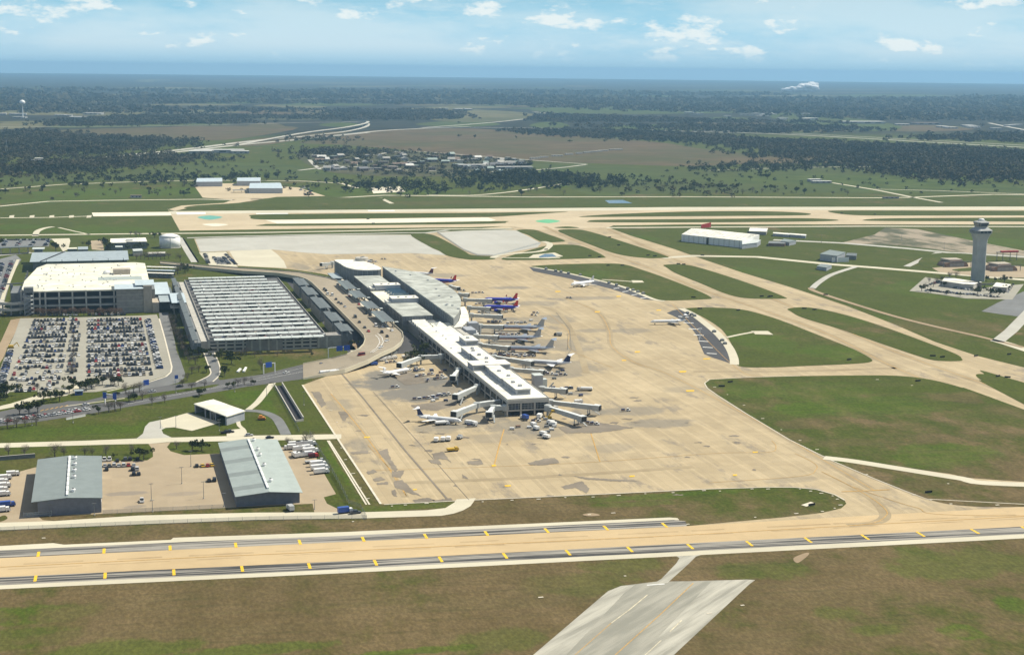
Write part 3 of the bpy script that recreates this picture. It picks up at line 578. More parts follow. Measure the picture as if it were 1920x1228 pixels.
# tower side
strip('tower_road', [(1523,541),(1535,530),(1560,515),(1606,500)], 7, M['grey_conc'], z3, smooth=True)
strip('tower_road', [(1520,540),(1530,547),(1600,570),(1680,594),(1760,614),(1840,632),(1920,652)], 6, M['dirt'], z3, smooth=True)
strip('tower_road', [(1240,484),(1300,480),(1420,482),(1560,496),(1640,502),(1760,512),(1960,528)], 15, M['pale_conc'], z2)
strip('tower_road', [(1700,500),(1730,486),(1760,474)], 8, M['grey_conc'], z3)
strip('tower_road', [(1450,450),(1580,456),(1700,466),(1780,474),(1960,484)], 14, M['grey_conc'], z2)
sheet('bare_ground', [(1580,455),(1640,440),(1660,427),(1720,430),(1840,455),(1960,478),(1960,488),(1840,478),(1700,462),(1620,458)], M['rough'], .08)
sheet('bunker_apron', [(1740,498),(1760,488),(1830,488),(1860,495),(1940,502),(1940,522),(1830,518),(1760,510)], M['yard'], .16)
for p in ([(1722,492),(1750,476),(1830,478),(1828,490),(1770,500),(1742,502)], [(1785,506),(1810,503),(1826,502),(1824,508),(1800,509)], [(1850,482),(1960,492),(1960,500),(1900,496),(1850,490)]): island(p, z=.22, name='grass_verge')
sheet('tower_lot', [(1705,546),(1735,520),(1760,524),(1840,540),(1920,533),(1898,562),(1810,560),(1760,552)], M['lot'], .2)
sheet('tower_lot', [(1840,584),(1870,568),(1930,542),(1960,535),(1960,600),(1880,590)], M['old_asphalt'], .12)
strip('tower_road', [(1870,641),(1895,621),(1925,590)], 11, M['grey_conc'], z3); strip('tower_road', [(1866,638),(1890,645),(1960,668)], 11, M['pale_conc'], z2)
strip('equipment_path', [(1362,633),(1390,627),(1412,623)], 4, M['pale_conc'], .22); sheet('equipment_pad', [(1408,621),(1440,621),(1450,628),(1416,627)], M['pale_conc'], .22)
strip('equipment_path', [(1128,524.5),(1160,526.5),(1186,528.5)], 4, M['pale_conc'], .22); sheet('equipment_pad', [(1184,526),(1204,526.5),(1208,530),(1186,530.5)], M['pale_conc'], .22)
strip('infield_road', [(1545,858.5),(1600,865),(1700,881),(1800,897),(1880,907.5),(1940,909),(2000,908)], 8.5, M['pale_conc'], .24, smooth=True)
strip('kerb_line', [(1965,948),(1738,936),(1700,922),(1640,898),(1548,859)], .8, M['kerb'], .25); strip('kerb_line', [(1548,858),(1480,824.6),(1400,776.4),(1345,741.4),(1326,728),(1321,719),(1330,712),(1400,708),(1500,705)], .8, M['kerb'], .25)
strip('kerb_line', [(720,946),(860,939),(1100,928),(1330,917),(1440,913.6),(1490,914),(1530,917.6),(1565,927.5),(1584,938)], .8, M['kerb'], .2)
strip('apron_kerb', [(567,722),(600,772),(640,833),(680,893),(714,945)], 1.2, M['kerb'], .2)
for a, b in (((614,826),(687,946)), ((617,826),(693,946))): strip('gutter', [a, b], .9, M['kerb'], .12)
strip('apron_joint', [(640,700),(680,745),(760,845),(838,935)], 1.2, M['patch'], .16, parent=apron); strip('apron_joint', [(700,735),(790,835),(880,938)], .4, M['patch'], .16, parent=apron)
strip('apron_joint', [(1043,586),(1068,618),(1071,655),(1040,700)], .8, M['patch'], .16, parent=apron)
# ponds and drainage
M['water'] = plain('pond_water', (.09,.13,.16), .12, local=False, scale=.05, var=.2, spec=.5)
pond = sheet('pond', [(1134,376),(1168,375.4),(1186,381.5),(1142,381.8)], M['water'], .2)
basin = sheet('basin', [(1000,478),(1040,474),(1056,481),(1030,485),(990,484)], M['pale_conc'], .25); sheet('basin_water', [(1010,481.5),(1022,476.5),(1036,476.5),(1044,482),(1012,483.5)], M['water'], .3)
strip('basin_path', [(924,484),(940,478),(1010,472),(1028,464),(1030,457),(1018,453)], 8, M['pale_conc'], .22, smooth=True); strip('basin_path', [(924,482),(960,484),(1050,484)], 5, M['pale_conc'], .24)
# ------------------------------------------------------------------ building materials
M['white_roof'] = plain('white_membrane_roof', (.74,.72,.64), .8, var=.22, scale=.12)
M['cream_roof'] = plain('cream_membrane_roof', (.70,.68,.56), .8, var=.22, scale=.07)
M['stained_roof'] = plain('weathered_roof', (.40,.415,.375), .85, var=.35, scale=.09)
M['metal_roof'] = plain('grey_green_metal_roof', (.215,.25,.25), .75, var=.07, scale=.2, spec=.15)
M['metal_roof2'] = plain('pale_metal_roof', (.36,.41,.39), .75, var=.07, scale=.2, spec=.15)
M['metal_band'] = plain('darker_metal_roof', (.22,.25,.245), .75, var=.07, scale=.2, spec=.15)
M['deck_dark'] = plain('shade_darkened_deck', (.12,.12,.12), .9, var=.25, scale=.1)  # deck colour darkened throughout to stand for the shade under the canopies
M['zinc'] = plain('zinc_canopy', (.135,.155,.16), .7, var=.1, scale=.3)
M['blue_roof'] = plain('pale_blue_metal_roof', (.50,.58,.62), .45, var=.08, scale=.2)
M['steel_blue'] = plain('steel_blue_roof', (.33,.385,.41), .6, var=.1, scale=.15)
M['canopy_white'] = plain('white_canopy', (.50,.54,.52), .7, var=.10, scale=.3)
M['wall_grey'] = plain('grey_metal_wall', (.36,.38,.41), .6, var=.1, scale=.4)
M['wall_slate'] = plain('slate_metal_wall', (.165,.175,.205), .6, var=.12, scale=.4)
M['wall_conc'] = plain('precast_concrete', (.46,.44,.39), .85, var=.12, scale=.2)
M['wall_dark'] = plain('dark_cladding', (.19,.20,.20), .6, var=.2, scale=.3)
M['wall_tan'] = plain('tan_block_wall', (.42,.37,.30), .85, var=.12, scale=.3)
M['wall_brown'] = plain('brown_grey_block', (.30,.285,.26), .85, var=.15, scale=.3)
M['glass'] = plain('dark_glass', (.03,.04,.05), .12, var=.2, scale=.3, spec=.6)
M['glass_blue'] = plain('blue_glazing', (.16,.24,.30), .15, var=.15, scale=.3, spec=.6)
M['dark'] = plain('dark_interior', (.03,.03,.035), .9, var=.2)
M['steel'] = plain('painted_steel', (.36,.38,.38), .5, var=.1)
M['white'] = plain('white_enamel', (.80,.80,.78), .4, var=.05, scale=.5)
M['grey'] = plain('mid_grey_paint', (.42,.43,.43), .5, var=.1)
M['red'] = plain('red_paint', (.50,.05,.04), .45, var=.1)
M['blue'] = plain('blue_paint', (.045,.10,.36), .4, var=.1)
M['sign_blue'] = plain('sign_blue', (.03,.09,.40), .5, var=.06)
M['yellow_eq'] = plain('yellow_equipment', (.62,.40,.04), .45, var=.1)
M['black'] = plain('black_rubber', (.02,.02,.02), .7, var=.1)
M['tower_conc'] = plain('tower_concrete', (.38,.385,.375), .8, var=.14, scale=.12)
M['brick'] = plain('brown_brick', (.26,.17,.12), .85, var=.15, scale=.5)
# ------------------------------------------------------------------ warehouses
def gable(t, x0, x1, y0, y1, ze, zr, xr, over, mats, thick=.25):
    """two roof slopes over a ridge that runs along Y"""
    ox0, ox1 = x0-over[0], x1+over[1]
    for nm, a, za, b, zb, mt in (('roof_slope', ox0, ze, xr-.02, zr, mats[0]), ('roof_slope', ox1, ze, xr+.02, zr, mats[1])):
        MB().add([(a,y0,za),(a,y1,za),(b,y1,zb),(b,y0,zb),(a,y0,za-thick),(a,y1,za-thick),(b,y1,zb-thick),(b,y0,zb-thick)], [(0,1,2,3),(7,6,5,4),(0,4,5,1),(2,6,7,3),(0,3,7,4),(1,5,6,2)]).build(nm, mt, t)
def warehouse(loc, w, d, ze, zr, over, mats, label, fans, bands=False):
    t = thing('warehouse', label, 'warehouse', loc)
    x0, x1, y0, y1 = 0, w, 0, d; xr = (w-over[0]+over[1])/2
    zx = lambda x: ze-.3+(zr-ze)*(1-abs(x-xr)/(xr+over[0]))
    MB().add([(x0,y0,0),(x1,y0,0),(x1,y0,zx(x1)),(xr,y0,zr-.35),(x0,y0,zx(x0)),(x0,y1,0),(x1,y1,0),(x1,y1,zx(x1)),(xr,y1,zr-.35),(x0,y1,zx(x0))],
             [(0,1,2,3,4),(9,8,7,6,5),(0,4,9,5),(1,6,7,2)]).build('wall', M['wall_slate'], t)
    gable(t, x0, x1, y0-over[2], y1+1.0, ze, zr, xr, over, mats)
    n = 9; L_ = (d-4)/n
    for i in range(n):
        y = 2+i*L_; MB().box(xr-.55, xr+.55, y+.3, y+L_-.5, zr+.05, zr+.75).build('ridge_vent', M['white'], t)
    for fy in fans:
        fx = xr+2.8; zf = ze+(zr-ze)*(1-2.8/(w/2))
        f = MB().lathe([(.85,zf-.1),(.85,zf+.9),(1.25,zf+1.0),(1.1,zf+1.5),(.3,zf+1.75)], (fx, fy), 12).build('roof_fan', M['white'], t)
        MB().lathe([(.6,zf+1.76),(.6,zf+1.86),(.1,zf+1.9)], (fx, fy), 10).build('cap', M['black'], f)
    if bands:
        for k in range(4):
            y = d*(.06+.25*k); a, b = x0-over[0]+.1, xr-.7; za = lambda x: ze+(zr-ze)*(x+over[0])/(xr+over[0])+.03
            MB().add([(a,y,za(a)),(b,y,za(b)),(b,y+d*.07,za(b)),(a,y+d*.07,za(a))], [(0,1,2,3)]).build('roof_band', M['metal_band'], t)
    # wall ribs and doors on the end wall facing the road
    for i in range(14):
        x = 1+i*(w-2)/13; MB().box(x-.06, x+.06, y0-.07, y0-.005, .2, zx(x)-.2).build('wall_rib', M['wall_slate'], t)
    for i in range(int(d/12)):
        y = 6+i*12; MB().box(x0-.12, x0-.01, y-2, y+2, .05, 4.6).build('dock_door', M['wall_dark'], t); MB().box(x1+.01, x1+.12, y-2, y+2, .05, 4.6).build('dock_door', M['white'], t)
    return t
wh1 = warehouse((-35.8,746.5,.06), 30.2, 82, 7.8, 9.0, (2.9,.7,1.0), (M['metal_roof'], M['metal_roof']), 'grey metal warehouse with plain grey-green gable roof', (10,36,49,62,75))
M['metal_roof_shaded'] = plain('shaded_metal_roof', (.30,.345,.335), .75, var=.07, scale=.2, spec=.15)  # pale roof's copy for the slope away from sun, shade put into the colour
wh2 = warehouse((60.4,740.8,.06), 32, 109, 6.3, 7.8, (.8,1.2,3.4), (M['metal_roof_shaded'], M['metal_roof2']), 'long grey warehouse with pale roof and darker bands on one slope', (16,48,70,82,104), True)
# ------------------------------------------------------------------ open shed
def shed():
    A, B, C, D = [G(x, y, 6) for x, y in ((363,757),(400,748.5),(460,770),(425,780.5))]
    o = (A+B+C+D)/4; t = thing('equipment_shed', 'open-fronted shed with pale flat roof on the grassy slope', 'shed', (o.x, o.y, 0))
    P4 = [((p.x-o.x), (p.y-o.y)) for p in (A,B,C,D)]
    MB().prism(P4, 5.5, 6.1).build('roof', M['white_roof'], t)
    inn = [(x*.96, y*.96) for x, y in P4]
    sc = [(x*.9, y*.9) for x, y in P4]
    MB().prism(sc, 6.1, 6.16).build('roof_sheet', M['cream_roof'], t)
    a, b, c, d = inn
    def wall(p, q, nm='wall', z0=0, z1=5.45, m='wall_grey', th=.3):
        v = Vector((q[0]-p[0], q[1]-p[1])); n_ = Vector((-v.y, v.x)).normalized()*th/2
        MB().prism([(p[0]+n_.x,p[1]+n_.y),(q[0]+n_.x,q[1]+n_.y),(q[0]-n_.x,q[1]-n_.y),(p[0]-n_.x,p[1]-n_.y)], z0, z1).build(nm, M[m], t)
    wall(b, c); wall(a, b); wall(c, d)
    for k in (.02,.34,.5,.66,.98):
        x, y = a[0]+(d[0]-a[0])*k, a[1]+(d[1]-a[1])*k; MB().box(x-.35, x+.35, y-.35, y+.35, 0, 5.45).build('column', M['wall_grey'], t)
    m0, m1 = ((a[0]+d[0])/2, (a[1]+d[1])/2), ((b[0]+c[0])/2, (b[1]+c[1])/2); wall(m0, m1, 'partition')
shed()
# ------------------------------------------------------------------ covered parking garage
gar = thing('parking_garage', 'long parking garage with rows of white shade canopies on its roof', 'garage', (0, 0, 0))
gx0, gx1, gy0, gy1, gz = 76.5, 168.5, 1164, 1504, 9.3
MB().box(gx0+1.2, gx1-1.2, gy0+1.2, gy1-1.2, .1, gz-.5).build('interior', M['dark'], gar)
MB().box(gx0, gx1, gy0, gy1, gz-.45, gz).build('roof_deck', M['deck_dark'], gar); MB().box(gx1+.3, 180, gy0-.1, gy0+14, .1, gz+.9).build('end_block', M['wall_brown'], gar)
for z0, z1 in ((.1,1.6),(2.9,4.6),(6.0,7.4)): MB().box(gx0-.05, gx1+.05, gy0-.05, gy1+.05, z0, z1).build('floor_slab', M['wall_conc'], gar)
for side in range(4):
    a = [(gx0-.15,gx1+.15,gy0-.2,gy0+.12),(gx0-.15,gx1+.15,gy1-.12,gy1+.2),(gx0-.2,gx0+.12,gy0+.15,gy1-.15),(gx1-.12,gx1+.2,gy0+.15,gy1-.15)][side]
    MB().box(*a, gz-.9, gz+1.1).build('parapet', M['wall_conc'], gar)
for i in range(15):
    x = gx0+(gx1-gx0)*i/14; MB().box(x-.7, x+.7, gy0-.45, gy0+.3, .1, gz+1.25).build('column', M['wall_conc'], gar)
for i in range(24):
    y = gy0+7+(gy1-gy0-14)*i/23
    for x in (gx0-.3, gx1+.3): MB().box(x-.35, x+.35, y-.5, y+.5, .1, gz+1.1).build('column', M['wall_conc'], gar)
for a, b in ((28.5,57),(84,91.9)): MB().box(gx0+a, gx0+b, gy0-.32, gy0+.05, .1, gz+.9).build('facade_panel', M['wall_brown'], gar)
rowsL = [(175,240),(185,258),(195,278),(205,300),(215,321),(225,344),(240,368),(250,391),(262,414),(275,439),(285,463),(292,490),(300,518),(310,547),(325,577),(335,607),(350,637),(360,668)]
rowsR = [735,770,920,955,995,1035,1075,1110,1155,1195,1245,1290,1335,1385,1435,1485,1540,1590]
GAR_ROWS = []
for i, ((lx, ly), rx) in enumerate(zip(rowsL, rowsR)):
    y = 1500-i*(1500-1153)/17.0; zc = 12.2
    xl = 80.0-.2*(i % 3); px = 400+rx/7.675
    s = [G(px, yy, zc) for yy in (500, 660)]; u = (y-s[0].y)/(s[1].y-s[0].y); xr = s[0].x+(s[1].x-s[0].x)*u
    GAR_ROWS.append((y, xl, xr))
    w = 6.6
    c = MB().add([(xl,y-w/2,zc-.1),(xr,y-w/2,zc-.1),(xr,y+w/2,zc+.3),(xl,y+w/2,zc+.3),(xl,y-w/2,zc-.3),(xr,y-w/2,zc-.3),(xr,y+w/2,zc+.1),(xl,y+w/2,zc+.1)], [(0,1,2,3),(7,6,5,4),(0,4,5,1),(1,5,6,2),(2,6,7,3),(3,7,4,0)]).build('shade_canopy', M['canopy_white'], gar)
    n = 10; mb = MB()
    for k in range(n+1): x = xl+1.5+(xr-xl-3)*k/n; mb.box(x-.2, x+.2, y-.2, y+.2, gz, zc-.3)
    mb.box(xl+.5, xr-.5, y-.12, y+.12, zc-.65, zc-.35); mb.build('support_frame', M['steel'], c)
    for k in range(1, n): x = xl+(xr-xl)*k/n; MB().add([(x-.14,y-w/2-.02,zc-.07),(x+.14,y-w/2-.02,zc-.07),(x+.14,y+w/2,zc+.34),(x-.14,y+w/2,zc+.34)], [(0,1,2,3)]).build('panel_seam', M['zinc'], c)
def stair_canopy(x0, x1, y0, y1, z, split=True, bend=0):
    w = x1-x0; sx = .58
    c = MB().add([(x0,y0,z-.5),(x0+w*sx,y0,z),(x0+w*sx,y1,z),(x0,y1,z-.5),(x0,y0,z-.9),(x0+w*sx,y0,z-.35),(x0+w*sx,y1,z-.35),(x0,y1,z-.9)], [(0,1,2,3),(7,6,5,4),(0,4,5,1),(1,5,6,2),(2,6,7,3),(3,7,4,0)]).build('stair_canopy', M['zinc'], gar)
    if split: MB().add([(x0+w*sx+.2,y0-bend,z-.15),(x1,y0-bend,z-.5),(x1,y1-6,z-.5),(x0+w*sx+.2,y1-6,z-.15),(x0+w*sx+.2,y0-bend,z-.45),(x1,y0-bend,z-.85),(x1,y1-6,z-.85),(x0+w*sx+.2,y1-6,z-.45)], [(0,1,2,3),(7,6,5,4),(0,4,5,1),(1,5,6,2),(2,6,7,3),(3,7,4,0)]).build('lower_panel', M['zinc'], c)
    mb = MB()
    for yy in (y0+2, (y0+y1)/2, y1-2):
        for xx in (x0+1, x0+w*.5): mb.box(xx-.22, xx+.22, yy-.22, yy+.22, gz-1, z-.7)
    mb.build('support_frame', M['steel'], c)
    MB().box(x0+.6, x1-.6, y0+4, y1-4, .1, gz+.6).build('stair_block', M['wall_dark'], c)
for y0, y1 in ((1427,1480),(1364,1417),(1285,1351),(1216,1267),(1166,1206)): stair_canopy(180.2, 190.5, y0, y1, 13.2)
for y0, y1 in ((1449,1500),(1360,1439),(1285,1356),(1212,1284),(1150,1209)): stair_canopy(63.2, 70.4, y0, y1, 13.2, False)
MB().box(70.6, 76.2, 1166, 1500, .1, gz-.6).build('side_ramp', M['wall_conc'], gar)
for k in range(3): MB().box(181.5, 189.5, 1224+k*75, 1227.5+k*75, 6.6, 9.2).build('footbridge', M['canopy_white'], gar)
# ------------------------------------------------------------------ elevated roadway in front of the terminal
Lp = [(568,683,.3),(620,673,2),(650,665,4.6),(672.6,655,6.6),(681,646.5,7),(684,638,7),(682,630,7),(675,621.6,7),(639,585,7),(600,546,7),(584,530.5,7),(574,524.5,6.8),(560.6,520,6.5),(521.5,513.4,5.5),(456,509.5,4),(386,503,2.2),(300,495,.6)]
Rp = [(568.5,711,.3),(646.6,694.2,2.6),(690,677,5),(714,664,6.6),(740,652.5,7),(752,643,7),(756.5,634,7),(755,624,7),(743,613,7),(690,568,7),(640,530,7),(628,525.5,6.8),(613,521,6.5),(560,511,5.5),(470,504.5,4),(386,499,2.2),(300,491,.6)]
LW = [G(x, y, z) for x, y, z in Lp]; RW = [G(x, y, z) for x, y, z in Rp]
viad = thing('elevated_roadway', 'curved elevated roadway passing in front of the terminal entrance', 'roadway', (0, 0, 0)); viad['kind'] = 'structure'
mb = MB(); n = len(LW)
M['deck'] = concrete('deck_concrete', (.35,.30,.225), var=.35, lane=4, rot=0, streak=.12)
mb.add([tuple(p) for p in LW]+[tuple(p) for p in RW], [(i, i+1, n+i+1, n+i) for i in range(n-1)]).build('deck', M['deck'], viad)
for S, nm in ((LW, 'parapet'), (RW, 'parapet')):
    mb = MB()
    for i in range(n-1):
        a, b = S[i], S[i+1]; mb.add([a+Vector((0,0,1)), b+Vector((0,0,1)), Vector((b.x,b.y,max(0,b.z-2.2))), Vector((a.x,a.y,max(0,a.z-2.2)))], [(0,1,2,3)])
        o_ = Vector((.4,.2,0)) if S is LW else Vector((-.4,.2,0)); mb.add([a+Vector((0,0,1)), b+Vector((0,0,1)), b+o_+Vector((0,0,1)), a+o_+Vector((0,0,1)), b+o_, a+o_], [(0,1,2,3),(3,2,4,5)])
    mb.build(nm, M['pale_conc'], viad)
mb = MB()
for i in range(3, 13):
    a, b = LW[i], RW[i]
    for k in (.1, .5, .9): p = a.lerp(b, k); MB().box(p.x-.7, p.x+.7, p.y-.7, p.y+.7, .1, p.z-.3).build('pier', M['wall_conc'], viad)
# retaining wall beside the ramp
MB().add([G(527,718.6,.2)+Vector((0,0,0)), G(568.5,711,.2), RW[1], RW[2], RW[3], G(720,677,.15), G(660,693,.15), G(602,709,.15), G(543,728,.15)], [(0,1,2,3,4,5,6,7,8)]).build('retaining_wall', M['wall_conc'], viad)
# island kerb and lane marks
strip('kerb_island', [(640,536),(690,579),(728,612),(738,621)], 2.4, M['kerb'], 7.25, parent=viad)
viad.children[-1].location = (0, 0, 0)
def deckz(mbname, pts, wd, mat, z):
    w = [G(x, y, z) for x, y in pts]; return strip(mbname, [(p.x, p.y) for p in w], wd, mat, z, parent=viad, world=True)
bpy.data.objects.remove(viad.children[-1])
deckz('kerb_island', [(637,537),(690,581),(722,609),(730,617)], 2.6, M['kerb'], 7.2)
deckz('gore_line', [(704,628),(710,634),(712,642),(706,652),(694,661)], .4, M['white_paint'], 7.06)
deckz('gore_line', [(708,625),(716,632),(719,641),(712,652),(698,661)], .4, M['white_paint'], 7.06)
for k in range(8): deckz('gore_bar', [(709.5-.15*(k-4)**2+2,629+k*3.6),(715-.2*(k-4)**2+3,630+k*3.6)], .5, M['white_paint'], 7.05)
# kerbside canopies
def kerb_canopy(y0, y1, lab):
    t = thing('kerbside_canopy', lab, 'canopy', (226.5, (y0+y1)/2, 7), group='canopies over the drop-off kerb')
    h = (y1-y0)/2
    MB().add([(-5,-h,4.6),(-2.2,-h,5.4),(-2.2,h,5.4),(-5,h,4.6),(-5,-h,4.3),(-2.2,-h,5.1),(-2.2,h,5.1),(-5,h,4.3)], [(0,1,2,3),(7,6,5,4),(0,4,5,1),(1,5,6,2),(2,6,7,3),(3,7,4,0)]).build('front_visor', M['metal_roof'], t)
    MB().box(-2.0, 5.5, -h, h, 4.9, 5.2).build('roof_panel', M['zinc'], t)
    MB().box(5.6, 8.6, -h, -h+4, 4.2, 4.6).build('link_roof', M['canopy_white'], t)
    for yy in (-h+4, 0, h-4):
        for xx in (-1, 4): MB().box(xx-.4, xx+.4, yy-.4, yy+.4, 0, 4.95).build('column', M['wall_conc'], t)
for y0, y1, lab in ((1399,1458,'dark drop-off canopy next to the rounded terminal pavilion'),(1344,1388,'dark drop-off canopy second from the rounded terminal pavilion'),(1280,1322,'dark drop-off canopy third from the rounded terminal pavilion'),(1208,1265,'dark drop-off canopy next to the bend of the elevated road')): kerb_canopy(y0, y1, lab)
# ------------------------------------------------------------------ terminal
ter = thing('airport_terminal', 'airport terminal with curved roof hall and long white-roofed concourse', 'terminal', (0, 0, 0))
def tbox(nm, m, *a, parent=None): return MB().box(*a).build(nm, M[m], parent or ter)
# concourse
cx0, cx1, cy0, cy1 = 246.4, 274.4, 903, 1182
tbox('concourse_roof', 'white_roof', cx0, cx1, cy0, cy1, 10.4, 11.0)
tbox('fascia', 'wall_conc', cx0+.15, cx1-.15, cy0+.15, cy1, 8.4, 10.38)
tbox('concourse_glazing', 'glass', cx0+.6, cx1-.6, cy0+.6, cy1, 4.2, 8.4)
tbox('floor_band', 'wall_conc', cx0+.2, cx1-.2, cy0+.2, cy1, 3.3, 4.2)
tbox('ground_floor', 'dark', cx0+2.5, cx1-2.5, cy0+3.5, cy1, .1, 3.3)
for x in (cx0, cx0+9.1, cx0+18.4, cx1): tbox('column', 'wall_conc', x-.5, x+.5, cy0-.1, cy0+.9, .1, 8.5)
for i in range(18):
    y = cy0+15.3*i+12
    for x in (cx0, cx1): tbox('pilaster', 'wall_conc', x-.25, x+.25, y-.6, y+.6, .1, 8.5)
for i in range(13):
    x = cx0+1.1+2.15*i; tbox('mullion', 'steel', x-.08, x+.08, cy0+.45, cy0+.62, 4.2, 8.4)
for z in (5.6, 7.0): tbox('transom', 'steel', cx0+.6, cx1-.6, cy0+.44, cy0+.6, z-.07, z+.07)
tbox('roof_upstand', 'wall_conc', cx0, cx0+.35, cy0, cy1, 11.0, 11.45); tbox('roof_upstand', 'wall_conc', cx1-.35, cx1, cy0, cy1, 11.0, 11.45); tbox('roof_upstand', 'wall_conc', cx0+.36, cx1-.36, cy0, cy0+.35, 11.0, 11.45)
# penthouses along the concourse
def penthouse(x0, x1, y0, y1, z1, m='white_roof', louvre=True):
    p = tbox('penthouse', 'wall_grey', x0, x1, y0, y1, 11.0, z1-.35)
    MB().box(x0-.35, x1+.35, y0-.35, y1+.35, z1-.34, z1).build('penthouse_roof', M[m], p)
    if louvre: MB().box(x0+1, x1-1, y0-.06, y0-.01, 12.0, z1-1.2).build('louvre', M['wall_dark'], p)
    n = max(2, int((y1-y0)/6))
    for i in range(n): y = y0+(y1-y0)*(i+.5)/n; MB().box(x0-.08, x0-.01, y-.12, y+.12, 11.1, z1-.4).build('panel_rib', M['wall_dark'], p)
    return p
for i, (y0, y1) in enumerate(((916,950),(951,985),(985.5,997))): penthouse(255.8-.6*(i == 1), 265.6, y0, y1, 14.9+.1*(i == 1), louvre=(i == 0))
penthouse(247, 274.2, 998, 1014, 15.2); penthouse(256.5, 266.5, 1014.5, 1042, 14.8, louvre=False); penthouse(255.6, 265.8, 1042.5, 1070, 14.9, louvre=False); penthouse(264.5, 274.6, 1093, 1114, 15.1)
for px, py in ((261,925),(259.5,937),(262,958),(260,975),(259,1006),(263,1022),(261,1036),(260.5,1052),(262,1061),(269,1104)):
    u = tbox('roof_unit', 'grey', px-.9, px+.9, py-1.6, py+1.6, 14.9, 16.0)
for y in (1085, 1125, 1140, 1160): tbox('roof_hatch', 'grey', 251+(y % 7), 252+(y % 7), y-.8, y+.8, 11.0, 11.6)
for y in (930, 975, 1030): tbox('roof_mast', 'steel', 252.4, 252.7, y-.15, y+.15, 11.0, 17.5); 
# link roofs between the concourse and the hall
for k in range(4):
    y = 1186+k*9.3; MB().add([(247.5+k*.3,y,9.2),(259+k*.3,y,9.2),(259+k*.3,y+4.6,11.2),(247.5+k*.3,y+4.6,11.2),(247.5+k*.3,y+9,9.2),(259+k*.3,y+9,9.2)], [(0,1,2,3),(3,2,5,4),(0,3,4),(1,5,2)]).build('sawtooth_roof', M['white_roof'], ter)
tbox('link_block', 'wall_dark', 246.8, 275, 1182.5, 1227, .1, 9.0)
tbox('link_roof', 'cream_roof', 259.8, 276, 1182.3, 1200, 9.05, 11.0)
MB().add([(262,1184,11.05),(270,1184,11.05),(270,1196,11.05),(262,1196,11.05),(266,1190,14)], [(0,1,4),(1,2,4),(2,3,4),(3,0,4)]).build('tent_roof', M['white_roof'], ter)
# front hall: lower blocks, raised bars, glazed saw-tooth
fx0, fx1 = 242.3, 268.5
for (y0, y1), z in (((1227.4,1300),13.0),((1303,1384),11.6),((1388,1480),13.0)):
    b = tbox('hall_block', 'wall_dark', fx0, fx1, y0, y1, .1, z-.5)
    MB().box(fx0-.25, fx1+.25, y0-.2, y1+.2, z-.48, z).build('hall_roof', M['stained_roof' if z > 12 else 'cream_roof'], b)
    n = int((y1-y0)/6.5)
    for i in range(n):
        y = y0+(y1-y0)*(i+.5)/n; MB().box(fx0-.1, fx0-.01, y-1.9, y+1.9, 7.4, z-1.4).build('window', M['glass'], b); MB().box(fx0-.3, fx0-.005, y-3.05, y-2.75, 7.0, z-.6).build('fin', M['wall_conc'], b)
    if y0 < 1230:
        for i in range(11): x = fx0+1.2+i*2.4; MB().box(x-.12, x+.12, y0-.12, y0-.01, 9.3, z-.6).build('fin', M['wall_grey'], b)
for y0, y1 in ((1299.8,1316),(1384,1399.4)):
    b = tbox('raised_bar', 'wall_grey', 247, 271, y0, y1, 12.5, 16.6); MB().box(246.7, 271.3, y0-.3, y1+.3, 16.6, 17.0).build('bar_roof', M['white_roof'], b)
    tbox('bar_end', 'white_roof', 242.5, 246.8, y0+1, y1-1, 12.6, 14.2)
    for k in range(3): MB().box(253+k*7, 254.6+k*7, y0+5, y0+7, 17.0, 17.9).build('roof_unit', M['grey'], b)
for k in range(4):
    y = 1342+k*11; MB().add([(256.5,y,11.6),(270.5,y,11.6),(270.5,y,15.4),(256.5,y,15.4),(256.5,y+10,11.6),(270.5,y+10,11.6)], [(0,1,2,3),(3,2,5,4),(0,3,4),(1,5,2)]).build('skylight', M['glass_blue'], ter)
# curved-roof hall
EC = [(276.6,1512.1),(293,1482),(306.9,1445.4),(311.3,1398.1),(311.5,1350.7),(310.5,1323.6),(306.1,1285.8),(299.3,1254.5),(287.9,1214),(275.9,1182.2)]
ecs = cr(EC, closed=False, sub=4)
poly = [(275.9,1182.2),(276.6,1512.1)]+ecs[1:-1]
hall = MB().prism([(276.3,1184),(277,1510)]+[((x-277)*.97+277,(y-1350)*.992+1350) for x, y in ecs[1:-1]], .1, 17.0).build('curved_hall', M['wall_dark'], ter)
MB().prism(poly, 17.0, 18.0).build('hall_roof', M['stained_roof'], hall)
for i in range(1, 9):
    y = 1190+i*36; xe = np.interp(-y, [-p[1] for p in EC], [p[0] for p in EC]); MB().box(277, float(xe)-.6, y-.12, y+.12, 18.0, 18.12).build('roof_seam', M['cream_roof'], hall)
for i in range(46):
    y = 1188+i*7; MB().box(275.75, 276.25, y-.18, y+.18, 11.2, 16.8).build('wall_fin', M['steel'], hall)
for x, y in ((290,1300),(296,1340),(284,1246),(286,1250),(289,1243),(301,1400),(292,1440),(283,1470),(299,1290),(290,1225)): MB().box(x-.8, x+.8, y-1, y+1, 18.0, 18.9).build('roof_unit', M['grey'], hall)
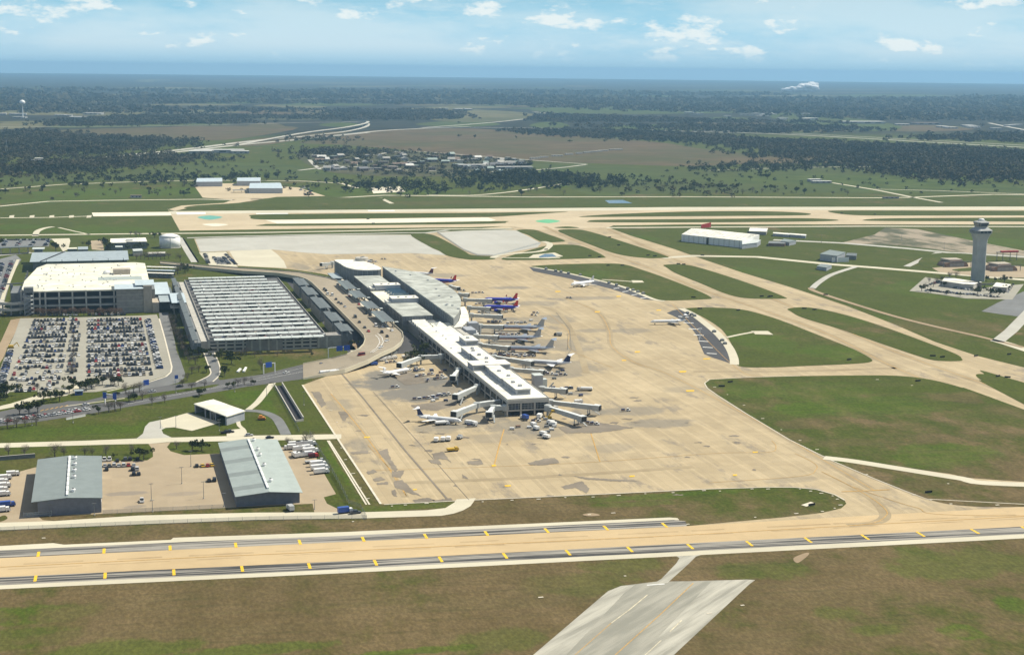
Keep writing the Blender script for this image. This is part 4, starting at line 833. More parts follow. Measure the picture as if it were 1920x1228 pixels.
# south-east terrace under the curve and service block
MB().prism([(276.4,1184),(283,1186),(297,1215),(304,1245),(309,1275),(311,1290),(306.5,1287),(299,1253),(288,1214)], 8.6, 9.6).build('terrace_roof', M['white_roof'], ter)
MB().prism([(276.8,1184.5),(282.5,1186.5),(296,1215.5),(303,1245.5),(308,1275),(305.5,1285),(299,1253.5),(288,1214.5)], .1, 8.5).build('terrace_wall', M['wall_conc'], ter)
MB().box(283, 291, 1165, 1183, .1, 10.2).build('service_tower', M['wall_grey'], ter); MB().box(276.2, 282.6, 1150, 1183, .1, 8.5).build('service_wing', M['wall_conc'], ter)
for k in range(3): MB().lathe([(1.4,.1),(1.4,5+k),(1.1,5.4+k)], (293.5, 1167+k*5.5), 12).build('plant_tank', M['white'], ter)
# rounded north pavilion
SEMI = cr([(237.6,1544.6),(238.6,1521),(241.5,1503),(247.8,1490),(257,1485),(266,1486),(270.5,1489.5),(273.2,1501),(271,1528),(266.5,1550.6),(258,1570.2),(246,1573),(236.4,1571.4)], sub=4)
pav = MB().prism([((x-254)*.985+254, (y-1530)*.99+1530) for x, y in SEMI], .1, 17.3).build('pavilion', M['wall_dark'], ter)
MB().prism(SEMI, 17.3, 18.1).build('pavilion_roof', M['white_roof'], pav)
for i in range(0, len(SEMI), 2):
    x, y = SEMI[i]; MB().box(x-.18, x+.18, y-.18, y+.18, 2, 17.3).build('fin', M['steel'], pav)
MB().lathe([(7,18.1),(7,21),(6.4,21.4)], (264,1562), 20).build('roof_drum', M['wall_conc'], pav); 
for k in range(4): MB().box(262+k*1.5, 263+k*1.5, 1558+k*2, 1559.5+k*2, 21.4, 22.3).build('roof_unit', M['grey'], pav)
tbox('entrance_canopy', 'steel_blue', 224, 234, 1500, 1540, 8.0, 8.5)
for x in (225, 233):
    for y in (1502, 1520, 1538): tbox('canopy_column', 'steel', x-.2, x+.2, y-.2, y+.2, .1, 8.0)
# ------------------------------------------------------------------ rental-car garage
rg = thing('rental_garage', 'large square garage with cream-white roof and open dark parking floors', 'garage', (0, 0, 0))
rx0, rx1, ry0, ry1, rz = -66.0, 40.0, 1380, 1569, 20.0
OUT = [(-66,1381),(40,1378),(40,1560),(30,1569),(-56,1570),(-64,1545),(-72,1450),(-72,1395)]
MB().prism(OUT, rz-.6, rz).build('roof', M['cream_roof'], rg)
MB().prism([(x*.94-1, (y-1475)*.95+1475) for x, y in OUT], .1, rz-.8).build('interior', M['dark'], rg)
for z in (6.4, 13.0): MB().prism([(x, y) for x, y in OUT], z, z+1.5).build('floor_slab', M['wall_conc'], rg)
MB().prism([(x*1.004, y-.3) for x, y in OUT], rz+.003, rz+.7).build('parapet', M['cream_roof'], rg)
rg.children[-1].scale = (1, 1, 1)
for px in (74.5, 85, 111, 136, 161.6, 188, 214):
    x = G(px, 560, 10).x*1379/G(px, 560, 10).y; MB().box(x-.7, x+.7, 1379.0, 1380.4, .1, rz+.2).build('column', M['wall_conc'], rg)
for i in range(8): y = 1392+i*22; MB().box(-73-.5+(8 if y > 1545 else 0), -72.2+(8 if y > 1545 else 0), y-.6, y+.6, .1, rz).build('column', M['wall_conc'], rg)
MB().box(-6, 34, 1440, 1462, rz+.71, rz+.85).build('roof_walkway', M['metal_roof2'], rg)
MB().box(8, 24, 1478, 1490, rz+.71, rz+5.5).build('penthouse', M['wall_tan'], rg)
MB().lathe([(3.6,rz+.7),(3.6,rz+2.2),(2.4,rz+3.6),(.3,rz+4.2)], (2, 1486), 12).build('roof_unit', M['white'], rg)
for i in range(70):
    x = RNG.uniform(-62, 34); y = RNG.uniform(1390, 1560); s = RNG.uniform(.4, .9)
    MB().lathe([(s,rz+.71),(s,rz+1.4),(s*.6,rz+1.7)], (x, y), 7).build('roof_vent', M['grey'], rg)
# solid stair and office block at the corner
sb = MB().box(9.5, 33, 1371, 1398, .1, 22.5).build('office_block', M['wall_brown'], rg)
for z in (5.5, 11, 16.5): MB().box(9.4, 33, 1370.85, 1370.98, z, z+.35).build('band', M['wall_conc'], sb)
MB().box(33.1, 40.6, 1370, 1400, .1, 24.5).build('stair_tower', M['wall_tan'], rg)
MB().box(40.7, 46.5, 1367, 1392, .1, 9.5).build('low_block', M['wall_tan'], rg)
MB().box(40.8, 44, 1393, 1440, .1, 18).build('side_wall', M['wall_dark'], rg)
for i in range(6): MB().box(44.01, 44.2, 1397+i*7, 1401+i*7, 3, 17).build('opening', M['white'], rg)
def slant(nm, x0, x1, y0, y1, za, zb, mt, par, th=.5):
    return MB().add([(x0,y0,za),(x1,y0,za),(x1,y1,zb),(x0,y1,zb),(x0,y0,za-th),(x1,y0,za-th),(x1,y1,zb-th),(x0,y1,zb-th)], [(0,1,2,3),(7,6,5,4),(0,4,5,1),(1,5,6,2),(2,6,7,3),(3,7,4,0)]).build(nm, M[mt], par)
slant('blue_canopy', 8, 33, 1366, 1386, 22.7, 24.4, 'blue_roof', rg); slant('blue_canopy', 26, 43, 1372, 1392, 25.0, 27.0, 'blue_roof', rg)
MB().box(8, 33, 1386.3, 1400, 22.5, 24.0).build('roof_box', M['white_roof'], rg)
# customer bridge with pale blue roofs
cb_ = thing('customer_building', 'low link building with pale blue roofs beside the rental garage', 'building', (0, 0, 0))
MB().box(45, 57, 1405, 1460, .1, 11.5).build('wall', M['wall_dark'], cb_); slant('roof', 43.6, 58, 1402, 1464, 11.8, 14.2, 'blue_roof', cb_)
MB().box(44, 60, 1385, 1403, .1, 9).build('wall', M['wall_dark'], cb_); slant('roof', 57, 70, 1352, 1398, 11.0, 13.0, 'blue_roof', cb_); slant('roof', 47, 58, 1366, 1398, 10, 11.2, 'steel_blue', cb_)
MB().box(58.5, 61, 1400, 1462, .1, 9.5).build('dark_louvre', M['zinc'], cb_)
for x in (59, 68):
    for y in (1356, 1376, 1394): MB().box(x-.4, x+.4, y-.4, y+.4, .1, 11).build('column', M['wall_conc'], cb_)
MB().box(56, 69.5, 1354, 1396, 5.6, 6.6).build('bridge_floor', M['wall_conc'], cb_)
# stair tower on the front corner, spiral ramp
st = thing('stair_tower', 'dark open steel stair tower against the cream-roofed garage', 'stair tower', (-65.5, 1376, .1))
MB().box(-4, 4, -4, 4, 20.5, 25).build('head_house', M['wall_dark'], st)
for x in (-3.8, 3.8):
    for y in (-3.8, 3.8): MB().box(x-.25, x+.25, y-.25, y+.25, 0, 20.5).build('post', M['steel'], st)
for k in range(5): MB().box(-3.9, 3.9, -3.9, 3.9, 3.6*k+2.6, 3.6*k+2.9).build('landing', M['steel'], st); MB().bar((-3, -4.1, 3.6*k+.2), (3, -4.1, 3.6*k+2.6), .5, .5).build('flight', M['grey'], st)
sr = thing('spiral_ramp', 'curved concrete spiral ramp wrapped round the garage corner', 'ramp', (-80, 1398, .1))
for k, z in enumerate((4.2, 9.6)):
    prof = []
    mb = MB(); n = 28
    for i in range(n+1):
        a = R(150)+R(230)*i/n; ca, sa = math.cos(a), math.sin(a)
        for r, zz in ((17,z),(17,z+2.3),(16.5,z+2.3),(16.5,z+.6),(9,z+.6),(9,z)): mb.v.append((r*ca, r*sa*1.5, zz+i*.02))
    for i in range(n):
        for j in range(6): mb.f.append((i*6+j, i*6+(j+1) % 6, (i+1)*6+(j+1) % 6, (i+1)*6+j))
    mb.build('ramp_turn', M['wall_conc'], sr)
for i in range(7): a = R(160)+R(210)*i/6; MB().box(13*math.cos(a)-.6, 13*math.cos(a)+.6, 19*math.sin(a)-.6, 19*math.sin(a)+.6, 0, 9.6).build('pier', M['wall_conc'], sr)
MB().box(-3, 10, 14, 60, 0, 15).build('ramp_core', M['wall_dark'], sr)
def tower_crane():
    t = thing('site_crane', 'dark lattice crane standing behind the spiral ramp', 'crane', (-84, 1452, .1))
    MB().box(-1.2, 1.2, -1.2, 1.2, 0, 17).build('mast', M['wall_dark'], t); MB().bar((-9, 0, 17.5), (14, 0, 18.5), 1.0).build('jib', M['wall_dark'], t); MB().box(-9.5, -6.5, -1.2, 1.2, 15.5, 17.4).build('counterweight', M['grey'], t)
tower_crane()
# steel-blue roofed hall behind, customer canopies
bh = thing('blue_roof_hall', 'long hall with steel-blue metal roof behind the rental garage', 'building', (0, 0, 0))
MB().box(-74, 24, 1672, 1732, .1, 10.5).build('wall', M['wall_dark'], bh); slant('roof', -77, 26, 1668, 1735, 11.0, 13.2, 'steel_blue', bh)
MB().bar((-66, 1668, 11.4), (-42, 1733, 14), 1.2, .6).build('roof_gutter', M['dark'], bh)
for k in range(6): MB().box(-60+k*16, -59.5+k*16, 1667.6, 1668.2, 9, 13).build('roof_post', M['dark'], bh)
MB().box(-75, -66, 1740, 1752, .1, 16).build('stair_block', M['wall_dark'], bh); MB().box(-77, -64, 1738, 1754, 16, 16.6).build('block_roof', M['canopy_white'], bh)
def simple_building(name, label, corners_px, z, wall, roof, over=.3, group=None, cat='building', base_z=0):
    """block from the pixel positions of its roof corners (clockwise)"""
    W_ = [G(x, y, z) for x, y in corners_px]; o = sum(W_, Vector())/len(W_)
    t = thing(name, label, cat, (o.x, o.y, base_z), group=group); loc = [(p.x-o.x, p.y-o.y) for p in W_]
    MB().prism([(x*.97, y*.97) for x, y in loc], .1, z-.35).build('wall', M[wall], t)
    MB().prism(loc, z-.34, z).build('roof', M[roof], t)
    return t
t = simple_building('office_building', 'low building with bright white flat roof near the water tank', [(207,447.5),(206.5,455.5),(237,455),(236,453.3),(276,453),(273,445.5)], 9, 'wall_dark', 'white_roof')
MB().box(-2, 6, -2, 5, 9, 10.2).build('roof_unit', M['grey'], t)
simple_building('entry_block', 'small dark block with pale lid before the white-roofed office', [(216,461),(216,463.5),(230,463.5),(230,460.8)], 7, 'wall_dark', 'canopy_white')
simple_building('plant_block', 'grey plant block beside a big round tree', [(126,464.5),(126,467),(145,466.5),(144,464)], 6, 'wall_dark', 'cream_roof')
simple_building('plant_block', 'bluish shed roof next to the blue-roofed hall', [(146,463),(146,468),(165,467.5),(165,462.5)], 5, 'wall_dark', 'steel_blue')
simple_building('plant_block', 'long low plant block before the white tank', [(277,473),(277,476),(310,475),(310,472)], 4, 'wall_dark', 'wall_conc')
simple_building('plant_block', 'cooling block with pale units by the clipped hedge', [(248,467),(250,471),(268,470),(266,466)], 6, 'wall_conc', 'canopy_white')
can = thing('walkway_canopy', 'long grey covered walkway roof beside the car park', 'canopy', (0, 0, 0))
a, b = G(-40,467,8), G(62,463,8); MB().prism([(a.x,a.y),(b.x,b.y),(b.x+1,b.y+13),(a.x,a.y+13)], 7.6, 8.2).build('roof', M['zinc'], can)
for k in range(6): p = a.lerp(b, (k+.4)/6); MB().box(p.x-.6, p.x+.6, p.y+5, p.y+7, .1, 7.6).build('column', M['wall_conc'], can)
# shuttle-bus shelters beside the garage
for k, (py, lab) in enumerate(((500.5,'bright white bus shelter roof nearest the elevated road'),(506.5,'pale shelter roof in the middle of three behind the garage'),(512,'shelter roof with dark bays closest to the blue canopies'))):
    A_, B_ = G(275,py,5), G(331-k*2.5,py+1.5,5); t = thing('bus_shelter', lab, 'shelter', (A_.x, A_.y, 0))
    MB().prism([(0,0),(B_.x-A_.x,B_.y-A_.y),(B_.x-A_.x,B_.y-A_.y+7),(0,7)], 4.6, 5).build('roof', M['white_roof' if k != 1 else 'blue_roof'], t)
    for j in range(6): f = (j+.5)/6; x, y = (B_.x-A_.x)*f, (B_.y-A_.y)*f; MB().box(x-.3, x+.3, y+3, y+3.6, .1, 4.6).build('column', M['steel'], t); MB().box(x-2.4, x+2.4, y+1, y+4, .1, 2.4).build('bay', M['wall_dark'], t)
# water tank
tk = thing('water_tank', 'large white cylindrical storage tank with shallow domed top', 'tank', (78.5, 1868, 0))
MB().lathe([(12.6,.1),(12.6,13.5)], n=40).build('shell', M['white'], tk, True); MB().lathe([(12.9,13.5),(9,15.4),(4.5,16.6),(.6,17.0)], n=40).build('dome', M['white'], tk, True); MB().lathe([(13.3,.08),(13.3,.5)], n=40).build('footing', M['wall_conc'], tk)
MB().box(-.3, .3, -13.1, -12.6, 0, 13.6).build('ladder', M['steel'], tk)
# ------------------------------------------------------------------ control tower and its base
tw = G(1833, 527); T = thing('control_tower', 'tall concrete airport control tower with dark glass cab', 'control tower', (tw.x, tw.y, 0))
def sq(h, z): return [(-h,-h*.8,z),(h,-h*.8,z),(h,h*.8,z),(-h,h*.8,z)]
secs = [(6.0,0),(5.8,25),(5.8,38),(6.3,45),(8.6,52)]
mb = MB(); vs = []; fs = []
def octo(h, z, cut=.28): c = h*cut; return [(-h+c,-h,z),(h-c,-h,z),(h,-h+c,z),(h,h-c,z),(h-c,h,z),(-h+c,h,z),(-h,h-c,z),(-h,-h+c,z)]
for h, z in secs: vs += octo(h, z)
for i in range(len(secs)-1):
    for j in range(8): fs.append((i*8+j, i*8+(j+1) % 8, (i+1)*8+(j+1) % 8, (i+1)*8+j))
fs.append(tuple(range(len(secs)*8-8, len(secs)*8)))
MB().add(vs, fs).build('shaft', M['tower_conc'], T)
for z in range(8, 50, 6): MB().lathe([(6.1-z*.006,z),(6.1-z*.006,z+.12)], n=8, a0=R(22.5)).build('joint_line', M['wall_conc'], T)
def ring(nm, levels, m, par=T):
    vs, fs = [], []
    for h, z in levels: vs += octo(h, z)
    for i in range(len(levels)-1):
        for j in range(8): fs.append((i*8+j, i*8+(j+1) % 8, (i+1)*8+(j+1) % 8, (i+1)*8+j))
    fs += [tuple(range(7,-1,-1)), tuple(range(len(levels)*8-8, len(levels)*8))]
    return MB().add(vs, fs).build(nm, M[m], par)
ring('gallery', [(9.6,52.05),(9.6,55.2)], 'wall_dark'); ring('gallery_roof', [(9.8,55.25),(5.6,58.4)], 'tower_conc')
ring('cab_base', [(5.2,58.4),(5.4,59.4)], 'wall_conc'); cab = ring('cab_glass', [(5.5,59.45),(6.6,63.2)], 'glass'); ring('cab_roof', [(7.0,63.25),(6.6,64.1),(3.4,65.3)], 'tower_conc')
MB().lathe([(3.1,65.35),(3.1,66.5),(2.2,67.4),(.5,67.8)], n=20).build('radome', M['white'], T, True)
for j in range(8):
    p, q = octo(5.52, 59.45)[j], octo(6.62, 63.2)[j]; MB().bar(p, q, .25).build('mullion', M['steel'], cab)
for x, y in ((3,3),(-3,2),(2,-3)): MB().bar((x, y, 64.3), (x, y, 69), .15).build('antenna', M['steel'], T)
for s in (-1, 1):
    for k in (-1, 0, 1): MB().box(k*4.6-1.7, k*4.6+1.7, s*9.62-.05, s*9.62+.05, 52.8, 54.6).build('window', M['glass'], T)
bt = simple_building('tower_base_building', 'white-roofed building spread round the foot of the control tower', [(1766,526.5),(1773,519),(1842,530),(1838,528),(1826,533.5),(1804,532)], 6, 'wall_conc', 'white_roof')
simple_building('tower_annex', 'small white-roofed annex beside the control tower base', [(1861,537),(1888,539),(1896,533),(1868,529.5)], 5, 'wall_brown', 'white_roof')
fn = thing('yard_wall', 'low wall with gates between the tower building and its annex', 'wall', tuple(G(1850,535)))
for k in range(4): MB().box(-14+k*7, -8+k*7, 0, .4, .1, 2.4).build('wall_panel', M['wall_tan'], fn); MB().box(-8.6+k*7, -7.8+k*7, -.2, .7, .1, 2.8).build('pier', M['wall_conc'], fn)
simple_building('guard_hut', 'tiny pale hut in the tower car park', [(1858,545.5),(1868,545),(1866,541.5),(1859,542)], 3, 'wall_conc', 'white_roof')
# domed bunkers behind the tower
def bunker(px, py, w, label):
    c = G(px, py); t = thing('domed_shelter', label, 'shelter', (c.x, c.y, .2)); h = w/2
    mb = MB(); n = 14
    for yy, s in ((-9,1),(9,1),(13,.75)):
        for i in range(n+1): a = math.pi*i/n; mb.v.append((-h*s*math.cos(a), yy, max(.02, 7.2*s*math.sin(a)**.8)))
    for k in range(2):
        for i in range(n): mb.f.append((k*(n+1)+i, k*(n+1)+i+1, (k+1)*(n+1)+i+1, (k+1)*(n+1)+i))
    mb.f.append(tuple(range(n, -1, -1))); mb.build('vault', M['brick'], t)
    MB().prism([(-h*.55,-7),(h*.55,-7),(h*.7,10),(-h*.7,10)], 6.4, 8.2).build('roof_cap', M['wall_tan'], t)
    MB().box(-h*1.25, h*1.25, -9.8, -9.1, 5.6, 6.3).build('door_rail', M['wall_dark'], t); MB().box(-h*.62, h*.62, -9.4, -9.02, .1, 4.6).build('front_door', M['wall_brown'], t)
    for s in (-1, 1): MB().box(s*h*1.2-.25, s*h*1.2+.25, -9.8, -9.2, 0, 5.6).build('rail_post', M['wall_dark'], t)
bunker(1786,499,30,'brown vaulted shelter whose cap is tan, beside the grass triangle'); bunker(1876,507,32,'brown vaulted shelter standing below the dark red rig')
rig = thing('drilling_rig_frame', 'dark red frame on tall legs behind a vaulted shelter', 'frame', tuple(G(1888,489)))
for x in (-14,-6,4,13): MB().box(x-.25, x+.25, -.3, .3, 0, 10).build('leg', M['wall_dark'], rig)
MB().box(-9, 14, -2, 2, 10, 12).build('deck_box', M['red'], rig); MB().box(-15, -9, -1, 1, 10, 10.8).build('arm', M['wall_dark'], rig)
# ------------------------------------------------------------------ white hangar and neighbours
H0, H1, H2 = G(1277.5,453), G(1391,465.5), G(1427,452.5)
hg = thing('white_hangar', 'long white hangar with ribbed roof beside the taxiway', 'hangar', (H0.x, H0.y, 0))
e1 = H1-H0; e2 = (H2-H1); e2 = e2 if e2.length < 80 else e2*(80/e2.length)
loc = [(0,0),(e1.x,e1.y),(e1.x+e2.x,e1.y+e2.y),(e2.x,e2.y)]
MB().prism(loc, .1, 9.5).build('wall', M['white'], hg)
c0 = [(loc[0][0]+(loc[3][0]-loc[0][0])*.06, loc[0][1]+(loc[3][1]-loc[0][1])*.06), (loc[1][0]*.98, loc[1][1]*.98)]
def lerp2(a, b, u): return (a[0]+(b[0]-a[0])*u, a[1]+(b[1]-a[1])*u)
n = 18
for i in range(n):
    a0, a1 = lerp2(loc[0], loc[1], i/n), lerp2(loc[0], loc[1], (i+.86)/n); b0, b1 = lerp2(loc[3], loc[2], i/n), lerp2(loc[3], loc[2], (i+.86)/n)
    m0 = lerp2(a0, b0, .5); m1 = lerp2(a1, b1, .5); mb = MB()
    mb.add([(*a0,9.55),(*a1,9.55),(*m1,13.5),(*m0,13.5),(*b0,9.55),(*b1,9.55)], [(0,1,2,3),(3,2,5,4),(0,3,4),(1,5,2)]).build('roof_panel', M['white_roof'], hg)
d0, d1 = lerp2(loc[0], loc[1], .42), lerp2(loc[0], loc[1], .46); nn_ = Vector((e1.y, -e1.x)).normalized()*.15
MB().prism([d0, d1, (d1[0]+nn_.x,d1[1]+nn_.y), (d0[0]+nn_.x,d0[1]+nn_.y)], .1, 8.8).build('door', M['glass'], hg)
for i in range(12):
    p = lerp2(loc[0], loc[1], (i+.5)/12); MB().box(p[0]-.2, p[0]+.2, p[1]-.45, p[1]-.02, .1, 9.4).build('pilaster', M['wall_conc'], hg)
simple_building('hangar_annex', 'grey lean-to attached at the end of the white hangar', [(1391,458.5),(1420,455),(1427,450),(1400,449)], 6, 'wall_grey', 'canopy_white')
simple_building('barracks', 'brown block with white flat roof behind the white hangar', [(1404,433.5),(1437,434.5),(1440,428),(1406,427)], 5, 'wall_brown', 'white_roof')
simple_building('dark_shed', 'dark brown shed in the field past the hangar', [(1440,456),(1472,457),(1474,453),(1442,452)], 4, 'brick', 'wall_dark')
simple_building('grey_shed', 'low shed with grey roof next to a dark brown one', [(1463,452),(1480,454),(1493,451),(1470,447.5)], 5, 'wall_grey', 'metal_roof')
for k in range(2): simple_building('site_trailer', ['long white trailer office standing nearer the white hangar', 'long white trailer office beside the access road'][k], [(1449+k*31,437.6+k*2),(1480+k*31,440+k*2),(1481+k*31,437.6+k*2),(1450+k*31,435.4+k*2)], 4, 'wall_grey', 'white_roof')
t = simple_building('fire_station', 'grey gabled shed with a big pale door on the apron', [(1537,476),(1570,480),(1586,473),(1556,468.5)], 8, 'wall_grey', 'metal_roof')
MB().box(-14, 8, -24.6, -24.2, .1, 5.6).build('big_door', M['white'], t)
simple_building('store_block', 'dark store beside the gabled shed with pale door', [(1586,479),(1606,480),(1607,475),(1588,474)], 5, 'wall_dark', 'zinc')
simple_building('pump_house', 'small gabled hut on a concrete pad near the taxiway', [(1531,499),(1550,502),(1560,497),(1540,494.5)], 4, 'wall_grey', 'metal_roof')
bb = thing('jet_blast_screen', 'dark red tilted screen standing behind the white hangar', 'screen', tuple(G(1326,429)))
MB().add([(-9,0,1),(9,8,1),(9,8,8),(-9,0,6),(-9,.5,1),(9,8.5,1),(9,8.5,8),(-9,.5,6)], [(0,1,2,3),(7,6,5,4),(0,4,5,1),(1,5,6,2),(2,6,7,3),(3,7,4,0)]).build('panel', M['red'], bb)
for u in (0, .5, 1): MB().box(-9+18*u-.3, -9+18*u+.3, 8*u+.6, 8*u+1.2, 0, 6).build('post', M['steel'], bb)
# far hangars by the runway end
def far_hangar(pts, z, label):
    W_ = [G(x, y) for x, y in pts]; o = W_[0]; t = thing('far_hangar', label, 'hangar', (o.x, o.y, 0)); L_ = [(p.x-o.x, p.y-o.y) for p in W_]
    MB().prism(L_, .1, z).build('wall', M['wall_grey'], t); a, b, c, d = L_; m0, m1 = lerp2(a, d, .5), lerp2(b, c, .5)
    MB().add([(*a,z+.05),(*b,z+.05),(*m1,z+4),(*m0,z+4)], [(0,1,2,3)]).build('roof_slope', M['blue_roof'], t); MB().add([(*d,z+.05),(*c,z+.05),(*m1,z+4),(*m0,z+4)], [(0,1,2,3)]).build('roof_slope', M['blue_roof'], t)
    MB().add([(*a,z),(*d,z),(*m0,z+4)], [(0,1,2)]).build('gable_wall', M['white'], t); MB().add([(*b,z),(*c,z),(*m1,z+4)], [(0,1,2)]).build('gable_wall', M['white'], t)
far_hangar([(368,350.5),(417,350),(417,343.5),(371,344.5)], 9, 'isolated grey hangar at the edge of the far apron')
far_hangar([(444,349),(488,349),(489,343),(446,344)], 9, 'grey hangar partly behind the one with roof hatches'); far_hangar([(467,363),(530,363),(524,352),(470,353)], 9, 'pale hangar with roof hatches in front of its neighbour')
sh = thing('carport', 'dark open carport beside the far pale hangar', 'carport', tuple(G(460,361))); MB().box(-22, 18, -6, 6, 4, 4.6).build('roof', M['wall_dark'], sh)
for x in (-20,-7,6,16): MB().box(x-.3, x+.3, -.3, .3, 0, 4).build('post', M['steel'], sh)
# ------------------------------------------------------------------ aircraft
M['silver'] = plain('polished_aluminium', (.62,.64,.66), .28, metal=.7, var=.05, scale=.3)
M['jet_white'] = plain('aircraft_white', (.82,.82,.81), .3, var=.03, scale=.3)
M['jet_blue'] = plain('aircraft_canyon_blue', (.045,.05,.42), .3, var=.05, scale=.3)
M['jet_red'] = plain('aircraft_red', (.50,.035,.03), .3, var=.05)
M['jet_orange'] = plain('aircraft_orange', (.75,.28,.04), .3, var=.05)
M['jet_navy'] = plain('aircraft_navy', (.02,.03,.10), .3, var=.05)
M['jet_maroon'] = plain('aircraft_maroon', (.10,.02,.03), .35, var=.05)
M['jet_grey'] = plain('aircraft_grey', (.40,.41,.42), .35, var=.05)
def wing_mesh(root_x, root_c, tip_x, tip_c, y0, y1, z0, z1, th=.35):
    vs = []
    for y, x, c, z, t in ((y0, root_x, root_c, z0, th), (y1, tip_x, tip_c, z1, th*.3)):
        for u, s in ((0,0),(-.3,.5),(-.75,.3),(-1,0),(-.75,-.25),(-.3,-.45)): vs.append((x+u*c, y, z+s*t))
    return vs, [(i, (i+1) % 6, 6+(i+1) % 6, 6+i) for i in range(6)]+[(5,4,3,2,1,0),(6,7,8,9,10,11)]
def aircraft(name, label, nose, tail, L, r, span, ttail, eng, mats, sweep=.45, group=None, winglet=False):
    """nose/tail: photo pixels of the points on the ground below the tips; only the heading and the nose position are taken from them"""
    a, b = G(*nose), G(*tail); d = (a-b).normalized(); c = a-d*(L/2)
    t = thing(name, label, 'airplane', (c.x, c.y, .1), math.atan2(d.y, d.x), group)
    body, belly, stripe, fin_m, eng_m, wing_m = [M[k] for k in mats]
    zc = r+1.5; h = L/2
    st = [(h,.05,-.5),(h-.03*L,.5,-.32),(h-.075*L,.85,-.12),(h-.13*L,1,0),(h-.5*L,1,0),(-h+.32*L,1,0),(-h+.2*L,.86,.12),(-h+.09*L,.52,.35),(-h+.02*L,.22,.55),(-h,.06,.62)]
    fu = MB().tube([(x,0,zc+o*r) for x, _, o in st], [k*r for _, k, _ in st], 14).build('fuselage', body, t, True)
    for s in (-1, 1):
        MB().box(-h+.26*L, h-.15*L, s*(r-.02)-.06, s*(r-.02)+.06, zc-.1*r, zc+.22*r).build('window_band', stripe, fu)
        if belly is not body: MB().box(-h+.24*L, h-.14*L, s*r*.86-.12, s*r*.86+.12, zc-.62*r, zc-.42*r).build('belly_stripe', belly, fu)
    MB().add([(h-.055*L,-.5*r,zc+.42*r),(h-.055*L,.5*r,zc+.42*r),(h-.085*L,.66*r,zc+.62*r),(h-.085*L,-.66*r,zc+.62*r),(h-.07*L,-.75*r,zc+.3*r),(h-.07*L,.75*r,zc+.3*r)], [(0,1,2,3),(0,3,4),(1,5,2)]).build('cockpit_window', M['glass'], fu)
    wx = .06*L if eng == 'wing' else -.10*L; rc = .20*L if eng == 'wing' else .19*L; hs = span/2
    for s in (-1, 1):
        w = MB().add(*wing_mesh(wx+rc*.5, rc, wx+rc*.5-hs*sweep-.02*L, rc*.26, s*r*.6, s*hs, zc-r*.62, zc-r*.62+hs*.08, .5)).build('wing', wing_m, t)
        if winglet: MB().add(*wing_mesh(0, rc*.24, -.9, rc*.1, 0, .5, 0, 2.2, .12)).build('winglet', fin_m, w); w.children[0].location = (wx+rc*.5-hs*sweep-.02*L, s*hs, zc-r*.62+hs*.08); w.children[0].scale = (1, s, 1)
        if eng == 'wing':
            ex, ey, ez = wx+rc*.5-hs*.33*sweep+1.2, s*hs*.33, zc-r*.95
            e = MB().tube([(ex+1.6,ey,ez),(ex+1.2,ey,ez),(ex-.6,ey,ez),(ex-2.4,ey,ez)], [.85,1.05,1.05,.55], 12).build('engine', eng_m, t, True)
        else:
            ex, ey, ez = -h+.19*L, s*(r+.95), zc+.35*r
            e = MB().tube([(ex+2.6,ey,ez),(ex+2.0,ey,ez),(ex-1.4,ey,ez),(ex-2.8,ey,ez)], [.62,.8,.78,.45], 12).build('engine', eng_m, t, True)
            MB().box(ex-1.2, ex+1.2, min(s*r*.7,ey), max(s*r*.7,ey), ez-.12, ez+.12).build('pylon', body, e)
        MB().tube([(e.matrix_world.translation.x+ex+(1.65 if eng == 'wing' else 2.65),ey,ez),(ex+(1.5 if eng == 'wing' else 2.5),ey,ez)], .55 if eng != 'wing' else .8, 10).build('intake', M['black'], e)
    fh = .155*L if not ttail else .14*L; fx = -h+.17*L; zt = zc+.75*r
    MB().add([(fx,-.18,zt),(fx-.10*L,-.05,zt+fh),(fx-.155*L,-.05,zt+fh),(fx-.135*L,-.18,zt-.1),(fx,.18,zt),(fx-.10*L,.05,zt+fh),(fx-.155*L,.05,zt+fh),(fx-.135*L,.18,zt-.1)], [(0,1,2,3),(7,6,5,4),(0,4,5,1),(1,5,6,2),(2,6,7,3),(3,7,4,0)]).build('tail_fin', fin_m, t)
    for s in (-1, 1):
        if ttail: v = wing_mesh(fx-.085*L, .10*L, fx-.155*L, .045*L, s*.04, s*span*.185, zt+fh-.1, zt+fh+.1, .2)
        else: v = wing_mesh(-h+.13*L, .11*L, -h+.13*L-span*.11, .045*L, s*r*.35, s*span*.21, zc+.35*r, zc+.35*r+.5, .25)
        MB().add(*v).build('stabilizer', M['jet_white'] if mats[0] != 'silver' else M['silver'], t)
    for x, y in ((h-.13*L,0),(wx-.05*L,1.9),(wx-.05*L,-1.9)):
        g = MB().bar((x,y,.4), (x,y,zc-.7*r), .3).build('landing_gear', M['steel'], t)
        MB().tube([(x,y-.45,.45),(x,y+.45,.45)], .45, 10).build('wheels', M['black'], g)
    return t
AA = ('silver','jet_red','jet_navy','jet_grey','silver','silver'); SWA = ('jet_blue','jet_red','jet_navy','jet_red','jet_blue','jet_grey')
aircraft('airliner', 'silver T-tailed airliner parked next to the gap beside the blue jets', (924,620), (1021,621), 45, 1.75, 32.8, True, 'rear', AA)
aircraft('airliner', 'silver T-tailed airliner between two other silver ones at the concourse', (914,640), (1012,640.5), 45, 1.75, 32.8, True, 'rear', AA)
aircraft('airliner', 'silver T-tailed airliner beside the gate with the navy-tailed one', (934,659.5), (1036,661.5), 45, 1.75, 32.8, True, 'rear', AA)
aircraft('airliner', 'white T-tailed airliner with navy tail and pale engine pods', (975,684), (1068,690), 40, 1.75, 31, True, 'rear', ('jet_white','jet_navy','jet_navy','jet_navy','jet_white','jet_white'))
